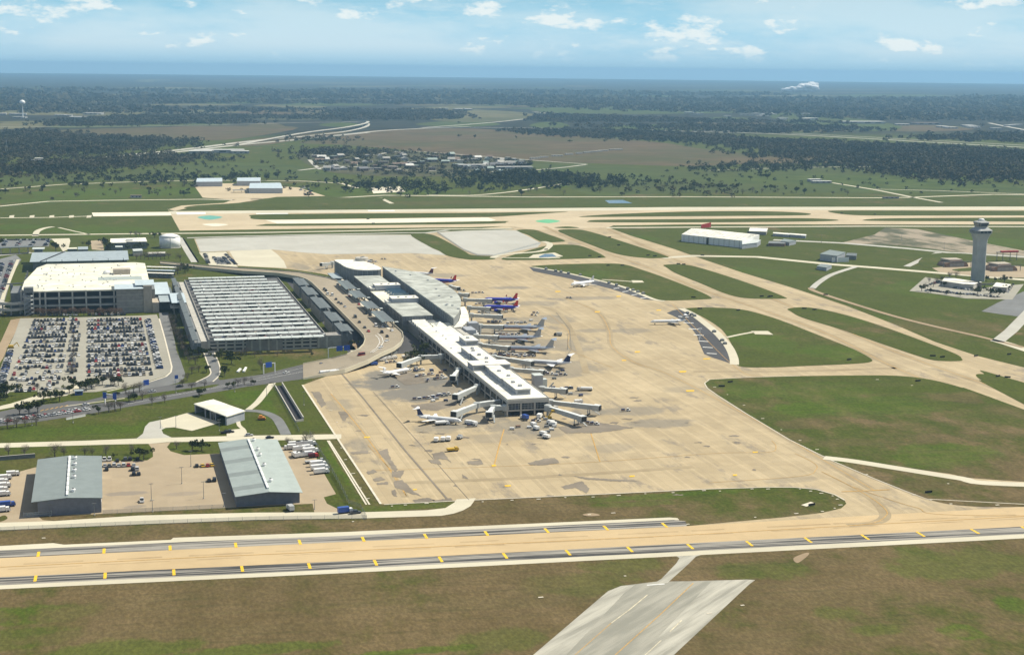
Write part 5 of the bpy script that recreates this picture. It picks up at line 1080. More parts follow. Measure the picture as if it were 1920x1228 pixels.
aircraft('airliner', 'blue airliner with red tail, its wing beside the fully open apron', (906,568), (971,569.5), 33.6, 1.95, 34, False, 'wing', SWA, winglet=True)
aircraft('airliner', 'blue airliner with red tail between its twin and an empty gate', (905,582.5), (973,584), 33.6, 1.95, 34, False, 'wing', SWA, winglet=True)
aircraft('airliner', 'blue red-tailed airliner half hidden by the curved terminal roof', (800,531), (851,534), 33.6, 1.95, 34, False, 'wing', SWA, winglet=True)
aircraft('airliner', 'white airliner with maroon T-tail peeking over the curved roof', (752,516), (819,521), 40, 1.75, 29, True, 'rear', ('jet_white','jet_white','jet_white','jet_maroon','jet_white','jet_white'))
aircraft('airliner', 'white airliner with grey tail parked across the upper dark hardstand', (1070,540), (1124,533.5), 33.8, 1.95, 34, False, 'wing', ('jet_white','jet_white','jet_grey','jet_grey','jet_white','jet_white'))
aircraft('regional_jet', 'small white T-tailed jet standing on the bay-lined hardstand', (1219,609), (1286,608), 32.5, 1.4, 23.2, True, 'rear', ('jet_white','jet_grey','jet_grey','jet_grey','jet_white','jet_grey'))
aircraft('regional_jet', 'plain white regional jet parked close to the ramp retaining wall', (768,699), (716,709), 26.8, 1.35, 21.2, True, 'rear', ('jet_white','jet_white','jet_white','jet_white','jet_white','jet_white'))
aircraft('regional_jet', 'white regional jet with navy tail and a fuel truck at its wing', (866,797), (779,789), 31, 1.4, 23.2, True, 'rear', ('jet_white','jet_grey','jet_grey','jet_navy','jet_white','jet_white'))
# ------------------------------------------------------------------ jet bridges
M['bridge'] = plain('jet_bridge_grey', (.40,.42,.41), .55, var=.08, scale=.3); M['bridge_roof'] = plain('jet_bridge_roof', (.66,.68,.66), .6, var=.06)
def jet_bridge(label, pts, z=5.4):
    W_ = [G(x, y, z) for x, y in pts]; o = W_[0]; t = thing('jet_bridge', label, 'jet bridge', (o.x, o.y, 0))
    W_ = [p-Vector((o.x, o.y, 0)) for p in W_]
    MB().lathe([(2.4,z-1.7),(2.4,z+1.8),(1.6,z+2.2)], n=16).build('rotunda', M['bridge'], t); MB().lathe([(.8,.1),(.8,z-1.7)], n=10).build('column', M['steel'], t)
    for i in range(len(W_)-1):
        a, b = W_[i], W_[i+1]; d = (b-a); ln_ = d.length; d.normalize(); m = a+d*(ln_*.5)
        for p, q, w, h in ((a, m, 2.6, 2.6), (m-d*.5, b, 3.0, 3.0)):
            MB().bar(p, q, w, h).build('tunnel', M['bridge'], t)
            MB().bar(p+Vector((0,0,h/2+.06)), q+Vector((0,0,h/2+.06)), w*.96, .1).build('tunnel_roof', M['bridge_roof'], t)
        if i < len(W_)-2: MB().lathe([(2.2,z-1.7),(2.2,z+1.8)], (b.x, b.y), 14).build('rotunda', M['bridge'], t); MB().lathe([(.7,.1),(.7,z-1.7)], (b.x, b.y), 10).build('column', M['steel'], t)
    a, b = W_[-2], W_[-1]; d = (b-a).normalized(); n_ = Vector((-d.y, d.x, 0))
    cab = MB().bar(b-d*1.2, b+d*3.2, 4.6, 3.6).build('cab', M['bridge'], t); MB().bar(b+d*3.22, b+d*3.7, 3.6, 3.0).build('bellows', M['black'], cab)
    MB().bar(b-d*1+Vector((0,0,1.87)), b+d*3.2+Vector((0,0,1.87)), 4.4, .1).build('cab_roof', M['bridge_roof'], cab)
    k = b-d*4.5
    for s in (-1, 1): MB().bar(Vector((k.x,k.y,.5))+n_*s*1.6, Vector((k.x,k.y,z-1.4))+n_*s*1.6, .45).build('drive_leg', M['steel'], t)
    MB().tube([Vector((k.x,k.y,.5))-n_*2, Vector((k.x,k.y,.5))+n_*2], .5, 10).build('wheel_bogie', M['black'], t)
    MB().bar(Vector((k.x,k.y,z-1.5))+n_*2.2, Vector((b.x,b.y,.4))+n_*3.4+d*2, .9, .2).build('service_stair', M['steel'], t)
for lab, pts in (('jet bridge reaching the blue jet beside open apron',[(872,562.5),(916,564)]), ('jet bridge reaching the blue jet near the empty gate',[(880,577.5),(913,579.5)]), ('jet bridge at the empty gate beside the blue jets',[(884,591.5),(935,594)]),
                 ('jet bridge serving the silver airliner beside the empty gate',[(901,612),(937,613.5)]), ('jet bridge serving the silver airliner flanked by two others',[(892,631),(927,633)]), ('jet bridge at the silver airliner beside the navy-tailed one',[(900,647),(948,653)]),
                 ('jet bridge leading to the navy-tailed white airliner',[(926,670),(992,680.5)]), ('short jet bridge with white carts at its cab',[(958,693),(1012,698)]), ('jet bridge stub beside the grey stair tower',[(1016,729.5),(1054,733)]),
                 ('long straight jet bridge nearest the concourse end corner',[(1032,754.5),(1116,764)]), ('jet bridge slanting off below the concourse end glazing',[(1027,764.5),(1089,784)]), ('bent jet bridge reaching the plain white regional jet',[(827,668.5),(789,670.5),(752,684)]),
                 ('short stubby jet bridge in the concourse shadow',[(860,695),(850,708)]), ('jet bridge with tall cab parked at the concourse side',[(895,726),(857,743)]), ('bent jet bridge beside the navy-tailed regional jet',[(944,752),(894,759.5),(855,775)]),
                 ('hooked jet bridge tucked under the concourse corner',[(948,764.5),(925,764.5),(918,776)]), ('jet bridge stub behind the rounded pavilion',[(623,494),(606,496)]), ('small jet bridge peeping out beside the curved roof rim',[(845,538),(857,541)]), ('jet bridge under the widest part of the curved roof',[(862,553),(873,553.5)])):
    jet_bridge(lab, pts)
stt = thing('stair_tower', 'grey stair and lift tower beside the concourse', 'stair tower', tuple(G(1007,733)))
MB().box(-3, 3, -4, 4, 0, 11.5).build('shaft', M['wall_grey'], stt); MB().box(3, 6.5, -2.5, 2.5, 0, 8.5).build('lift_shaft', M['canopy_white'], stt); MB().bar((6, -3, 1), (11, -3, 6), .8).build('flight', M['steel'], stt); MB().box(-3.3, 3.3, -4.3, 4.3, 11.5, 11.9).build('cap', M['canopy_white'], stt)
pt = thing('plant_tower', 'grey plant tower with ducts where the concourse meets the hall', 'tower', tuple(G(886,628)))
MB().box(-4, 4, -5, 5, 0, 11).build('core', M['wall_grey'], pt); MB().box(-8, -4, -4, 4, 0, 7).build('wing', M['wall_conc'], pt)
for k in range(3): MB().tube([(5.5,-4+k*4,.2),(5.5,-4+k*4,9),(2,-4+k*4,10)], .9, 8).build('duct', M['steel'], pt)
# ------------------------------------------------------------------ cars and other vehicles
CAR_COL = [('white',(.78,.78,.76)),('silver',(.46,.47,.48)),('black',(.015,.015,.018)),('dark grey',(.07,.075,.08)),('red',(.36,.03,.03)),('blue',(.03,.06,.20)),('tan',(.42,.36,.27)),('yellow',(.65,.42,.03))]
CM = {n: plain('car_paint_'+n.replace(' ', '_'), c, .35, var=.02, spec=.25) for n, c in CAR_COL}
M['car_glass'] = plain('car_glass', (.02,.025,.03), .1, var=.05, spec=.6)
def car_mesh(kind):
    """returns verts, faces, material slots (0 paint, 1 glass, 2 rubber)"""
    v, f, m = [], [], []
    def add(vs, fs, mi):
        k = len(v); v.extend(vs); f.extend([tuple(i+k for i in q) for q in fs]); m.extend([mi]*len(fs) if isinstance(mi, int) else mi)
    L, Wd, H = {'sedan':(4.6,1.8,1.42),'suv':(4.8,1.95,1.78),'pickup':(5.4,1.95,1.8),'van':(5.4,2.05,2.2)}[kind]; w = Wd/2; hl = L/2; zb = .28; zw = .86 if kind == 'sedan' else 1.05
    prof = [(-hl,zb),(-hl,zw-.1),(-hl+.15,zw),(hl-1.3,zw),(hl-.1,zw-.22),(hl,zw-.4),(hl,zb)]
    n = len(prof); add([(x,-w,z) for x, z in prof]+[(x,w,z) for x, z in prof], [tuple(range(n)), tuple(range(2*n-1,n-1,-1))]+[(i, n+i, n+(i+1) % n, (i+1) % n) for i in range(n)], 0)
    a, b, c, d = {'sedan':(-hl+.45,-hl+1.15,.35,hl-1.45),'suv':(-hl+.08,-hl+.3,.7,hl-1.35),'pickup':(-.75,-.55,.9,hl-1.4),'van':(-hl+.05,-hl+.12,1.7,hl-.55)}[kind]; t = w*.8; zr = H
    cab = [(a,-w*.96,zw),(d,-w*.96,zw),(d,w*.96,zw),(a,w*.96,zw),(b,-t,zr),(c,-t,zr),(c,t,zr),(b,t,zr)]
    add(cab, [(4,5,6,7),(0,1,5,4),(2,3,7,6),(1,2,6,5),(3,0,4,7)], [0,1,1,1,1])
    if kind == 'pickup': add([(-hl+.15,-w*.85,zw+.01),(-.9,-w*.85,zw+.01),(-.9,w*.85,zw+.01),(-hl+.15,w*.85,zw+.01)], [(0,1,2,3)], 2)
    for x in (-hl+.85, hl-.9):
        for s in (-1, 1):
            y0, y1 = (s*w-.02*s, s*(w-.22)); r = .33
            vs = [(x+r*math.cos(q*math.pi/3), y, r+r*math.sin(q*math.pi/3)) for y in (y0+.04*s, y1) for q in range(6)]
            add(vs, [tuple(range(6)), tuple(range(11,5,-1))]+[(i,(i+1) % 6,6+(i+1) % 6,6+i) for i in range(6)], 2)
    return v, f, m
CARM = {}
def car_data(kind, col):
    if (kind, col) not in CARM:
        v, f, mi = car_mesh(kind); me = bpy.data.meshes.new('car_'+kind); me.from_pydata(v, [], f); me.update()
        bm = bmesh.new(); bm.from_mesh(me); bmesh.ops.recalc_face_normals(bm, faces=bm.faces); bm.to_mesh(me); bm.free()
        for q in (CM[col], M['car_glass'], M['black']): me.materials.append(q)
        me.polygons.foreach_set('material_index', mi); CARM[(kind, col)] = me
    return CARM[(kind, col)]
CARS = []   # (x, y, z, rz, kind, colour, place, dist)
PAL = ['white']*8+['silver']*3+['black']*10+['dark grey']*9+['red']*1+['blue']*1+['tan']*1; KINDS_ = ['sedan']*6+['suv']*4+['pickup']*2
def car(x, y, z, rz, place, col=None, kind=None):
    kind = kind or random.choice(KINDS_); col = col or random.choice(PAL); CARS.append((x, y, z, rz, kind, col, place, math.hypot(x, y)))
def carp(px, py, rz, place, col=None, kind=None, z=.2):
    p = G(px, py, z); car(p.x, p.y, z, rz, place, col, kind)
# open lot, right block and left block: double rows of bays
PITCH_ = 2.55
yr = [601.5,609,616.5,623.6,632,640,649.7,658,666.6,676.4,685.5,696,705]
for i, py in enumerate(yr):
    u = (py-601)/104; Y = G(200, py).y; x0 = G(167, py).x; x1 = G(266+u*25, py).x; n = int((x1-x0)/2.55); occ = 1.0 if i < 10 else (.8, .8, .72)[i-10]
    for row in (-1, 1):
        for k in range(n+1):
            if random.random() < occ and not (i == 12 and k < 4 and row < 0): car(x0+k*PITCH_+random.uniform(-.12,.12), Y+row*2.75+random.uniform(-.3,.3), .18, random.choice((R(90),R(-90)))+random.uniform(-.03,.03), 'lot')
PITCH_ = 2.65
yl = [602,609.5,617,624.5,632.5,641,650,659,668.5,678.5,689,700,711,721,731]
for i, py in enumerate(yl):
    u = (py-602)/128; Y = G(90, py).y; x0 = G(66-u*50 if i < 13 else 26, py).x; x1 = G(149 if i < 12 else (140, 112, 100)[i-12], py).x; n = int((x1-x0)/2.65); occ = (.97,.97,.92,.95,.93,.9,.82,.76,.7,.68,.58,.5,.55,.45,.5)[i]
    for row in (-1, 1):
        for k in range(n+1):
            if random.random() < occ and k != n-3: car(x0+k*PITCH_+random.uniform(-.12,.12), Y+row*2.75+random.uniform(-.3,.3), .18, random.choice((R(90),R(-90)))+random.uniform(-.03,.03), 'lot')
for k in range(78):
    Y = 1108+k*2.8; f = (Y-1100)/240
    if random.random() < .88: car(34.8+2.0*(1-f), Y, .18, random.choice((0, math.pi))+random.uniform(-.03,.03), 'kerb', random.choice(['white','silver','blue','dark grey','black','white']))
for k in range(46):
    py = 661+k*1.7; p = G(19-(py-661)*.27, py)
    if random.random() < .9: car(p.x, p.y, .18, random.choice((0, math.pi))+random.uniform(-.03,.03), 'west', random.choice(['white','silver','blue','dark grey','black','black']))
for px in range(78, 150, 6): carp(px+random.uniform(-1,1), 591.5, R(90), 'lot'); carp(px+90, 590.6, R(90), 'lot')
# cars on the airport road, queue at the left, elevated road
hdg = math.atan2(*(lambda a, b: (b-a).yx)(G(0,792), G(170,768)))
ROADC = [(4,789.5,'white'),(5,793,'silver'),(16,790.5,'red'),(25,788,'white'),(37,786,'dark grey'),(41,785.2,'white'),(50,785.5,'red'),(52,782.5,'silver'),(61,785,'white'),(64,782,'red'),(75,780.6,'silver'),(81,782,'silver'),(86,779.6,'red'),(93,779.8,'silver'),(102,779,'silver'),(104,776.6,'silver'),(112,777,'white'),(118,776,'silver'),(119,773.6,'red'),(130,774.6,'white'),(131,771.4,'silver'),(143,769.6,'white'),(145,772.4,'red'),(161,767,'silver'),(163,769.4,'white')]
for px, py, c in ROADC: carp(px, py, hdg, 'queue', c, 'sedan')
for px, py, c in ((161,759.6,'silver'),(218,738.6,'black'),(286,734.5,'silver'),(337,725.5,'black'),(537,699.5,'white'),(603,684,'blue')): carp(px, py, hdg+(.0 if px < 400 else .12), 'road', c)
h2 = math.atan2(*(lambda a, b: (b-a).yx)(G(610,543,7), G(700,623,7)))
for i, (px, py, c, kd) in enumerate(((608,543.5,'black','suv'),(611,546,'black','suv'),(614,552.5,'white','van'),(623,554.5,'white','van'),(630,562,'black','sedan'),(635,568,'dark grey','sedan'),(640,570.5,'dark grey','sedan'),(647,576,'silver','sedan'),(666,595.5,'dark grey','van'),(674,605,'black','sedan'),(684,615,'dark grey','sedan'),(691,622,'red','sedan'),
        (705,612,'white','van'),(717,613.5,'white','sedan'),(716,624,'black','suv'),(726,631.5,'black','sedan'),(735,620.5,'white','sedan'),(725,640,'white','sedan'),(714,652,'white','sedan'),(655,553,'white','sedan'),(673,571.5,'red','sedan'),(686,589,'black','suv'),(694,592,'black','suv'),(633,536,'white','van'),(655,556,'red','sedan'))): carp(px, py, h2+(R(-40) if py > 635 else 0), 'deck', c, kd, 7.05)
carp(677.5,666.5, h2+R(-75), 'deck', 'red', 'van', 5.2)
# warehouse yard, shed, front road
for px, py, c, k in ((196,863,'white','pickup'),(205.5,862.5,'white','pickup'),(220,864.5,'black','sedan'),(235,862.5,'dark grey','suv'),(244,862,'black','suv'),(258,861.5,'black','sedan'),(197,874,'silver','sedan'),(205,874.4,'dark grey','sedan'),(214,873.6,'silver','suv'),(223,874,'silver','sedan'),(232,873.5,'silver','suv'),(241,873,'red','sedan'),(251,873.6,'silver','sedan'),(200,881,'black','sedan'),(249,881,'black','suv'),(257,880.6,'silver','suv'),(251,890,'black','suv'),(260,889.6,'black','sedan'),
                    (369,874.5,'black','sedan'),(380,874.2,'yellow','sedan'),(389,873.8,'red','sedan'),(397,873,'yellow','sedan'),(392,902,'black','sedan'),(402,901,'black','suv'),(266,940,'white','pickup')): carp(px, py, R(90)+random.uniform(-.05,.05) if c != 'yellow' else R(95), 'yard', c, k)
for px, py, c, k in ((423,812,'black','pickup'),(430,811,'dark grey','pickup'),(467,817,'silver','sedan'),(506,821.5,'black','sedan'),(666,962.5,'dark grey','pickup')): carp(px, py, R(8), 'yard', c, k)
# tower car park, other lots
for i in range(22): carp(1738+i*6.3+random.uniform(-1,1), 546+i*.55+random.uniform(-.6,.6), R(90), 'tower')
for i in range(8): carp(1790+i*6.5, 541+i*.8, R(90), 'tower')
for i in range(6): carp(1740+i*4.2, 536-i*1.6, R(40), 'tower')
for i in range(5): carp(1890+i*2.4, 548-i*3.5, R(60), 'tower')
for r_ in range(3):
    for i in range(11):
        carp(402+r_*9+i*.95+random.uniform(-.2,.2), 484+i*1.15, R(10), 'smalllot')
for i in range(9): carp(385+i*.7, 478+i*2.0, R(10), 'smalllot')
for i in range(10): carp(424+i*2.0, 478+i*2.0, R(10), 'smalllot')
for c_ in range(4):
    for i in range(8): carp(12+c_*26-(i*.8)+random.uniform(-1,1), 453+i*1.15, R(5), 'northlot')
for i in range(24): carp(3+i*4, 450.6-i*.02, R(90), 'northlot')
for i in range(34): carp(23-i*.62+random.uniform(-.3,.3), 490+i*1.75, R(5), 'westlot')
for i in range(20): carp(4-i*.4, 495+i*1.5, R(5), 'westlot')
for i in range(22): carp(560+random.uniform(0,20)+i*.4, 350+i*.8, R(30), 'farlot')
# cars in the open gaps of the garage roof
for (y, xl, xr) in GAR_ROWS[:-1]:
    for k in range(int((xr-xl)/3.0)):
        for off in (-6.6, -13.4):
            if random.random() < .36: car(xl+1.5+k*3.0, y+off, 9.32, R(90), 'garage')
for k in range(26):
    if random.random() < .8: car(80+k*3.6, 1167.5, 9.32, R(90), 'garage', random.choice(['white','silver','black']))
PRI = {'yard':-900,'road':-900,'queue':-900,'deck':-900}
CARS.sort(key=lambda c: c[7]+PRI.get(c[6], 0))
PLACE = {'lot':('parked in the open lot before the cream-roofed garage','cars in the open parking lot'),'kerb':('parked along the kerb at the edge of the open lot','cars along the lot kerb'),'west':('parked along the works strip beside the open lot','cars beside the works strip'),
         'queue':('queuing on the airport road by the green slope','cars queuing on the airport road'),'road':('driving alone on the airport road','single cars on the airport road'),'deck':('on the elevated road before the terminal','cars on the elevated road'),
         'yard':('parked in or beside the warehouse yard','cars round the warehouses'),'tower':('in the car park at the control tower foot','cars at the control tower'),'smalllot':('in the small lot beside the elevated road','cars in the small lot'),'northlot':('in the far lot beside the covered walkway','cars in the walkway lot'),
         'westlot':('in the side lot by the rental garage','cars in the side lot'),'farlot':('beside the far hangars','cars at the far hangars'),'garage':('on the garage roof between shade canopies','cars on the garage roof')}
KN = {'sedan':'car','suv':'SUV','pickup':'pickup','van':'van'}
for x, y, z, rz, kind, col, place, _ in CARS[:300]:
    o = link('parked_car' if place not in ('queue','road','deck') else 'car', car_data(kind, col)); o.location = (x, y, z); o.rotation_euler = (0, 0, rz); o.scale = (1.1, 1.1, 1.1)
    tag(o, '%s %s %s' % (col, KN[kind], PLACE[place][0]), 'car', PLACE[place][1])
def car_mass(lst):
    vs, fs, ms, k = [], [], [], 0
    names = [n for n, _ in CAR_COL]; tmpl = {q: car_mesh(q) for q in ('sedan','suv','pickup','van')}
    for x, y, z, rz, kind, col, _, _ in lst:
        v, f, m = tmpl[kind]; a = np.array(v)*np.array([1.1, 1.1, 1.0]); c, s = math.cos(rz), math.sin(rz)
        vs.append(np.c_[a[:,0]*c-a[:,1]*s+x, a[:,0]*s+a[:,1]*c+y, a[:,2]*1.1+z]); ci = names.index(col)
        fs += [tuple(i+k for i in q) for q in f]; ms += [ci if q == 0 else (8 if q == 1 else 9) for q in m]; k += len(v)
    me = bpy.data.meshes.new('parked_cars'); me.from_pydata(np.concatenate(vs).tolist(), [], fs); me.update()
    for n in names: me.materials.append(CM[n])
    me.materials.append(M['car_glass']); me.materials.append(M['black']); me.polygons.foreach_set('material_index', ms); return me
for pl in sorted({c[6] for c in CARS[300:]}):
    o = link('distant_parked_cars', car_mass([c for c in CARS[300:] if c[6] == pl])); tag(o, 'many small cars '+PLACE[pl][0], 'cars', kind='stuff')
# trucks, trailers, ramp vehicles
def truck(px, py, rz, label, body='white', cab='white', L=9, H=3.3, tank=False, group=None, z=.1, name='truck'):
    p = G(px, py); t = thing(name, label, 'truck', (p.x, p.y, z), rz, group); h = L/2
    if tank: MB().tube([(-h,0,2.0),(-h+.4,0,2.0),(h-2.9,0,2.0),(h-2.5,0,2.0)], [(.5,.5),(1.2,1.05),(1.2,1.05),(.5,.5)], 12).build('tank', M[body], t)
    else: MB().box(-h, h-2.4, -1.25, 1.25, .95, H).build('cargo_box', M[body], t)
    MB().box(-h+.1, h-.2, -1.1, 1.1, .55, .93).build('chassis', M['black'], t)
    c = MB().add([(h-2.2,-1.15,.6),(h,-1.15,.6),(h,-1.15,1.5),(h-.7,-1.15,2.5),(h-2.2,-1.15,2.5),(h-2.2,1.15,.6),(h,1.15,.6),(h,1.15,1.5),(h-.7,1.15,2.5),(h-2.2,1.15,2.5)], [(0,1,2,3,4),(9,8,7,6,5),(0,5,6,1),(1,6,7,2),(2,7,8,3),(3,8,9,4),(4,9,5,0)]).build('cab', M[cab], t)
    MB().add([(h-.02,-1,1.58),(h-.02,1,1.58),(h-.66,1,2.46),(h-.66,-1,2.46)], [(0,1,2,3)]).build('windscreen', M['car_glass'], c); c.children[0].location = (.05, 0, .03)
    for x in (-h+1.2, -h+2.4, h-1.2):
        MB().tube([(x,-1.2,.5),(x,1.2,.5)], .5, 10).build('wheels', M['black'], t)
    return t
yl_ = 'white box trailers by the long warehouse'
for px, py, rz, L, c in ((556,837,5,12,'white'),(570,836,5,12,'white'),(581,835.5,5,10,'white'),(543,843,175,9,'white'),(562,846,10,10,'white'),(574,844,10,12,'white'),(583,849,10,12,'white'),(553,857,100,9,'white'),(567,857,10,9,'white'),(578,856,10,12,'white'),(597,874,10,12,'white'),(600,881,10,13,'white'),(603,888,10,11,'white')):
    truck(px, py, R(rz), 'white box trailer parked beside the long warehouse', c, 'white', L*.8, 3.2, group=yl_)
truck(588,858,R(10),'dark red truck at the end of the white trailer row','jet_maroon','red',6,2.6); truck(590,868,R(5),'low grey flatbed trailer beside the fence','grey','grey',11,1.6)
truck(648,962,R(8),'blue-roofed box truck on the pale service road','blue','white',8,3.4); truck(544,957,R(100),'pale truck cab parked at the yard exit','grey','white',7,3.2)
for i, (px, py) in enumerate(((4,907),(8,914),(3,922),(7,930),(25,892),(10,899))): truck(px, py, R(5), 'white van truck parked left of the plain-roofed warehouse', 'white', 'white', 7, 2.8, group='vans by the plain-roofed warehouse')
truck(12,950,R(6),'bright blue truck parked beside the warehouse shadow','blue','blue',9,3.0); truck(4,960,R(6),'white truck beside the bright blue one','white','white',8,3.0)
truck(618,701,R(14),'long white fuel tanker on the apron below the ramp','white','white',16,3.2,True); truck(829,797,R(3),'pale fuel truck beside the navy-tailed regional jet','white','white',9.5,3.0,True); truck(1096,733,R(165),'white fuel tanker with grey cab alone on the open apron','white','grey',11,3.2,True)
truck(692,682,R(60),'grey van by the ramp fence','grey','white',6,2.8); truck(640,494,R(70),'white catering truck behind the pavilion','white','white',7,3.4); truck(1046,630,R(160),'dark tug truck alone near the silver tails','grey','black',7,3.0)
for i, (px, py) in enumerate(((707,676),(712,678),(718,677),(724,675),(731,674),(738,673))): truck(px, py, R(15), 'white service van lined up by the ramp fence', 'white' if i != 0 else 'grey', 'white', 6, 2.5, group='service vans by the ramp fence')
truck(701,685,R(15),'blue van beside the white service vans','blue','blue',6,2.4); truck(760,671,R(5),'white pickup truck under the bent jet bridge','white','white',5.5,2.0); truck(771,670,R(5),'silver utility truck under the bent jet bridge','grey','white',5.5,2.2)
truck(983,786,R(110),'blue and white truck beneath the concourse end','blue','white',7,3.2); truck(1012,784,R(60),'white truck with dark bed at the concourse end','white','white',7,3.2); truck(1040,766,R(95),'pale van parked between two jet bridges','white','white',6,2.3); truck(1085,756,R(0),'white van beyond the long straight jet bridge','white','white',6,2.4)
truck(849,846,R(5),'yellow airfield pickup on the open apron','yellow_eq','yellow_eq',7,2.0)
for px, py, w in ((1000,799,0),(1005,806,0),(1018,816,0),(1024,822,0),(1032,795,0),(1036,798,0),(878,795,0),(889,797,0)): truck(px, py, R(100+px % 40), 'small white ramp truck near the concourse end', 'white', 'white', 5, 2.5, group='white ramp trucks at the concourse end')
for px, py in ((818,828),(831,827),(841,826)): truck(px, py, R(70), 'rounded white baggage truck in a row of three', 'white', 'white', 5.5, 2.8, group='row of three baggage trucks')
truck(862,823,R(50),'single grey cart beside the row of three trucks','grey','grey',4,2)
def tug(px, py, rz, n, label, col='white', group=None):
    """baggage tug with a train of carts"""
    p = G(px, py); t = thing('baggage_tug', label, 'baggage tug', (p.x, p.y, .1), rz, group)
    MB().box(-1.4, 1.4, -.8, .8, .35, 1.0).build('body', M[col], t); MB().box(-.9, .2, -.7, .7, 1.0, 1.9).build('cab', M['car_glass'], t); MB().box(-1.0, .3, -.8, .8, 1.9, 2.0).build('cab_roof', M[col], t); MB().tube([(-.9,-.85,.35),(-.9,.85,.35)], .35, 8).build('wheels', M['black'], t); MB().tube([(.9,-.85,.35),(.9,.85,.35)], .35, 8).build('wheels', M['black'], t)
    for k in range(n):
        x = -3.6-k*3.5; c = MB().box(x-1.4, x+1.4, -.8, .8, .5, .7).build('cart', M['grey'], t); MB().box(x-1.3, x+1.3, -.75, .75, 1.7, 1.8).build('cart_roof', M['white' if k % 2 else 'jet_navy'], c); MB().box(x-1.2, x+1.1, -.7, .7, .72, 1.4).build('luggage', M['jet_navy' if k % 2 else 'brick'], c)
rampg = 'baggage tugs round the gates'
for i, (px, py, rz, n) in enumerate(((930,604,5,2),(938,605,5,3),(966,607,8,2),(985,606,6,2),(946,628,5,2),(968,629,5,2),(945,665,0,3),(962,667,3,3),(985,667,3,2),(1000,669,5,2),(1025,700,-10,3),(1036,703,-12,2),(1060,704,5,2),(1070,729,10,2),(906,571,5,2),(912,586,5,2),(1005,593,-20,1),(905,550,5,3),(870,546,5,1),(795,705,30,2),(811,703,30,1),(803,714,70,1),(828,711,20,1),(768,695,20,2),(785,696,20,1),(829,706,10,1),(805,748,8,3),(830,744,8,2),(842,741,8,2),(860,700,60,1),(740,680,20,2),(745,727,15,1),(867,745,20,1),(1112,795,-20,2),(1120,797,-20,1),(1178,771,0,1),(1070,560,10,1),(690,489,25,3),(705,492,25,3),(722,487,0,1),(1008,588,0,1),(930,580,0,2),(890,800,0,1),(1010,791,0,1),(958,702,0,2),(930,690,0,1))):
    where = 'behind the rounded pavilion' if px < 735 and py < 500 else ('near the blue jets' if py < 600 and px > 850 else ('between the silver airliners' if py < 675 and px > 900 else ('on the gate side with the navy-tailed airliner' if px > 900 and py < 740 else ('round the plain white regional jet' if py < 720 else ('beside the bent jet bridges' if px < 900 else 'out past the concourse end')))))
    tug(px, py, R(rz), n, '%s baggage tug with %s %s' % ('white' if i % 3 else 'grey', ['one cart','two carts','three carts'][n-1], where), 'white' if i % 3 else 'grey', rampg)
def dolly(px, py, rz, col, lab, grp):
    p = G(px, py); t = thing('baggage_cart', lab, 'cart', (p.x, p.y, .1), rz, grp)
    MB().box(-1.6, 1.6, -.85, .85, .4, .6).build('bed', M['steel'], t); MB().box(-1.5, 1.3, -.75, .75, .62, 1.5).build('load', M[col], t)
    for x in (-1.1, 1.1): MB().tube([(x,-.8,.25),(x,.8,.25)], .25, 8).build('wheels', M['black'], t)
for x0, y0, x1, y1, n, wh in ((905,556,965,590,10,'near the blue jets'),(905,600,1010,615,10,'beside the empty gate'),(905,622,1010,670,14,'between the silver airliners'),(960,690,1070,712,12,'by the navy-tailed airliner'),(1010,720,1090,745,8,'by the grey stair tower'),(960,780,1040,812,10,'below the concourse end'),(770,690,840,715,10,'round the plain white regional jet'),(800,735,870,755,9,'in front of the concourse side'),(620,488,720,500,10,'behind the rounded pavilion')):
    for k in range(n):
        c_ = random.choice(['wall_dark','black','jet_navy','grey','white','brick']); dolly(random.uniform(x0,x1), random.uniform(y0,y1), random.uniform(-.4,.4), c_, {'wall_dark':'dark','black':'black','jet_navy':'navy','grey':'grey','white':'white','brick':'brown'}[c_]+' loaded baggage cart '+wh, 'baggage carts '+wh)
jl = thing('boom_lift', 'yellow lift machine beside the concourse end glass', 'lift', tuple(G(1028,786))); MB().box(-2, 2, -1, 1, .5, 1.8).build('base', M['yellow_eq'], jl); MB().bar((0,0,1.8), (2.5,0,5), .6).build('boom', M['yellow_eq'], jl); MB().box(2,4,-.8,.8,5,6).build('basket', M['yellow_eq'], jl)
for x in (-1.3,1.3): MB().tube([(x,-1.1,.5),(x,1.1,.5)], .5, 10).build('wheels', M['black'], jl)
ex_ = thing('excavator', 'yellow excavator on the dirt strip by the open lot', 'excavator', tuple(G(21,653))); MB().box(-1.8,1.8,-1.5,1.5,.9,2.6).build('house', M['yellow_eq'], ex_); MB().bar((1.5,0,2), (4.5,0,4.6), .6).build('boom', M['yellow_eq'], ex_); MB().bar((4.5,0,4.6), (6,0,1), .5).build('stick', M['yellow_eq'], ex_); MB().box(-2,2,-1.6,-.9,0,.9).build('track', M['black'], ex_); MB().box(-2,2,.9,1.6,0,.9).build('track', M['black'], ex_)
bz = thing('bulldozer', 'orange machine parked beside the service drive', 'bulldozer', tuple(G(490,787))); MB().box(-2,2,-1.2,1.2,.9,2).build('body', M['jet_orange'], bz); MB().box(-1.2,.6,-.9,.9,2,3).build('cab', M['jet_orange'], bz); MB().box(-2.1,2.1,-1.5,-.9,0,.9).build('track', M['black'], bz); MB().box(-2.1,2.1,.9,1.5,0,.9).build('track', M['black'], bz); MB().box(2.3,2.6,-1.7,1.7,.1,1.3).build('blade', M['jet_orange'], bz)
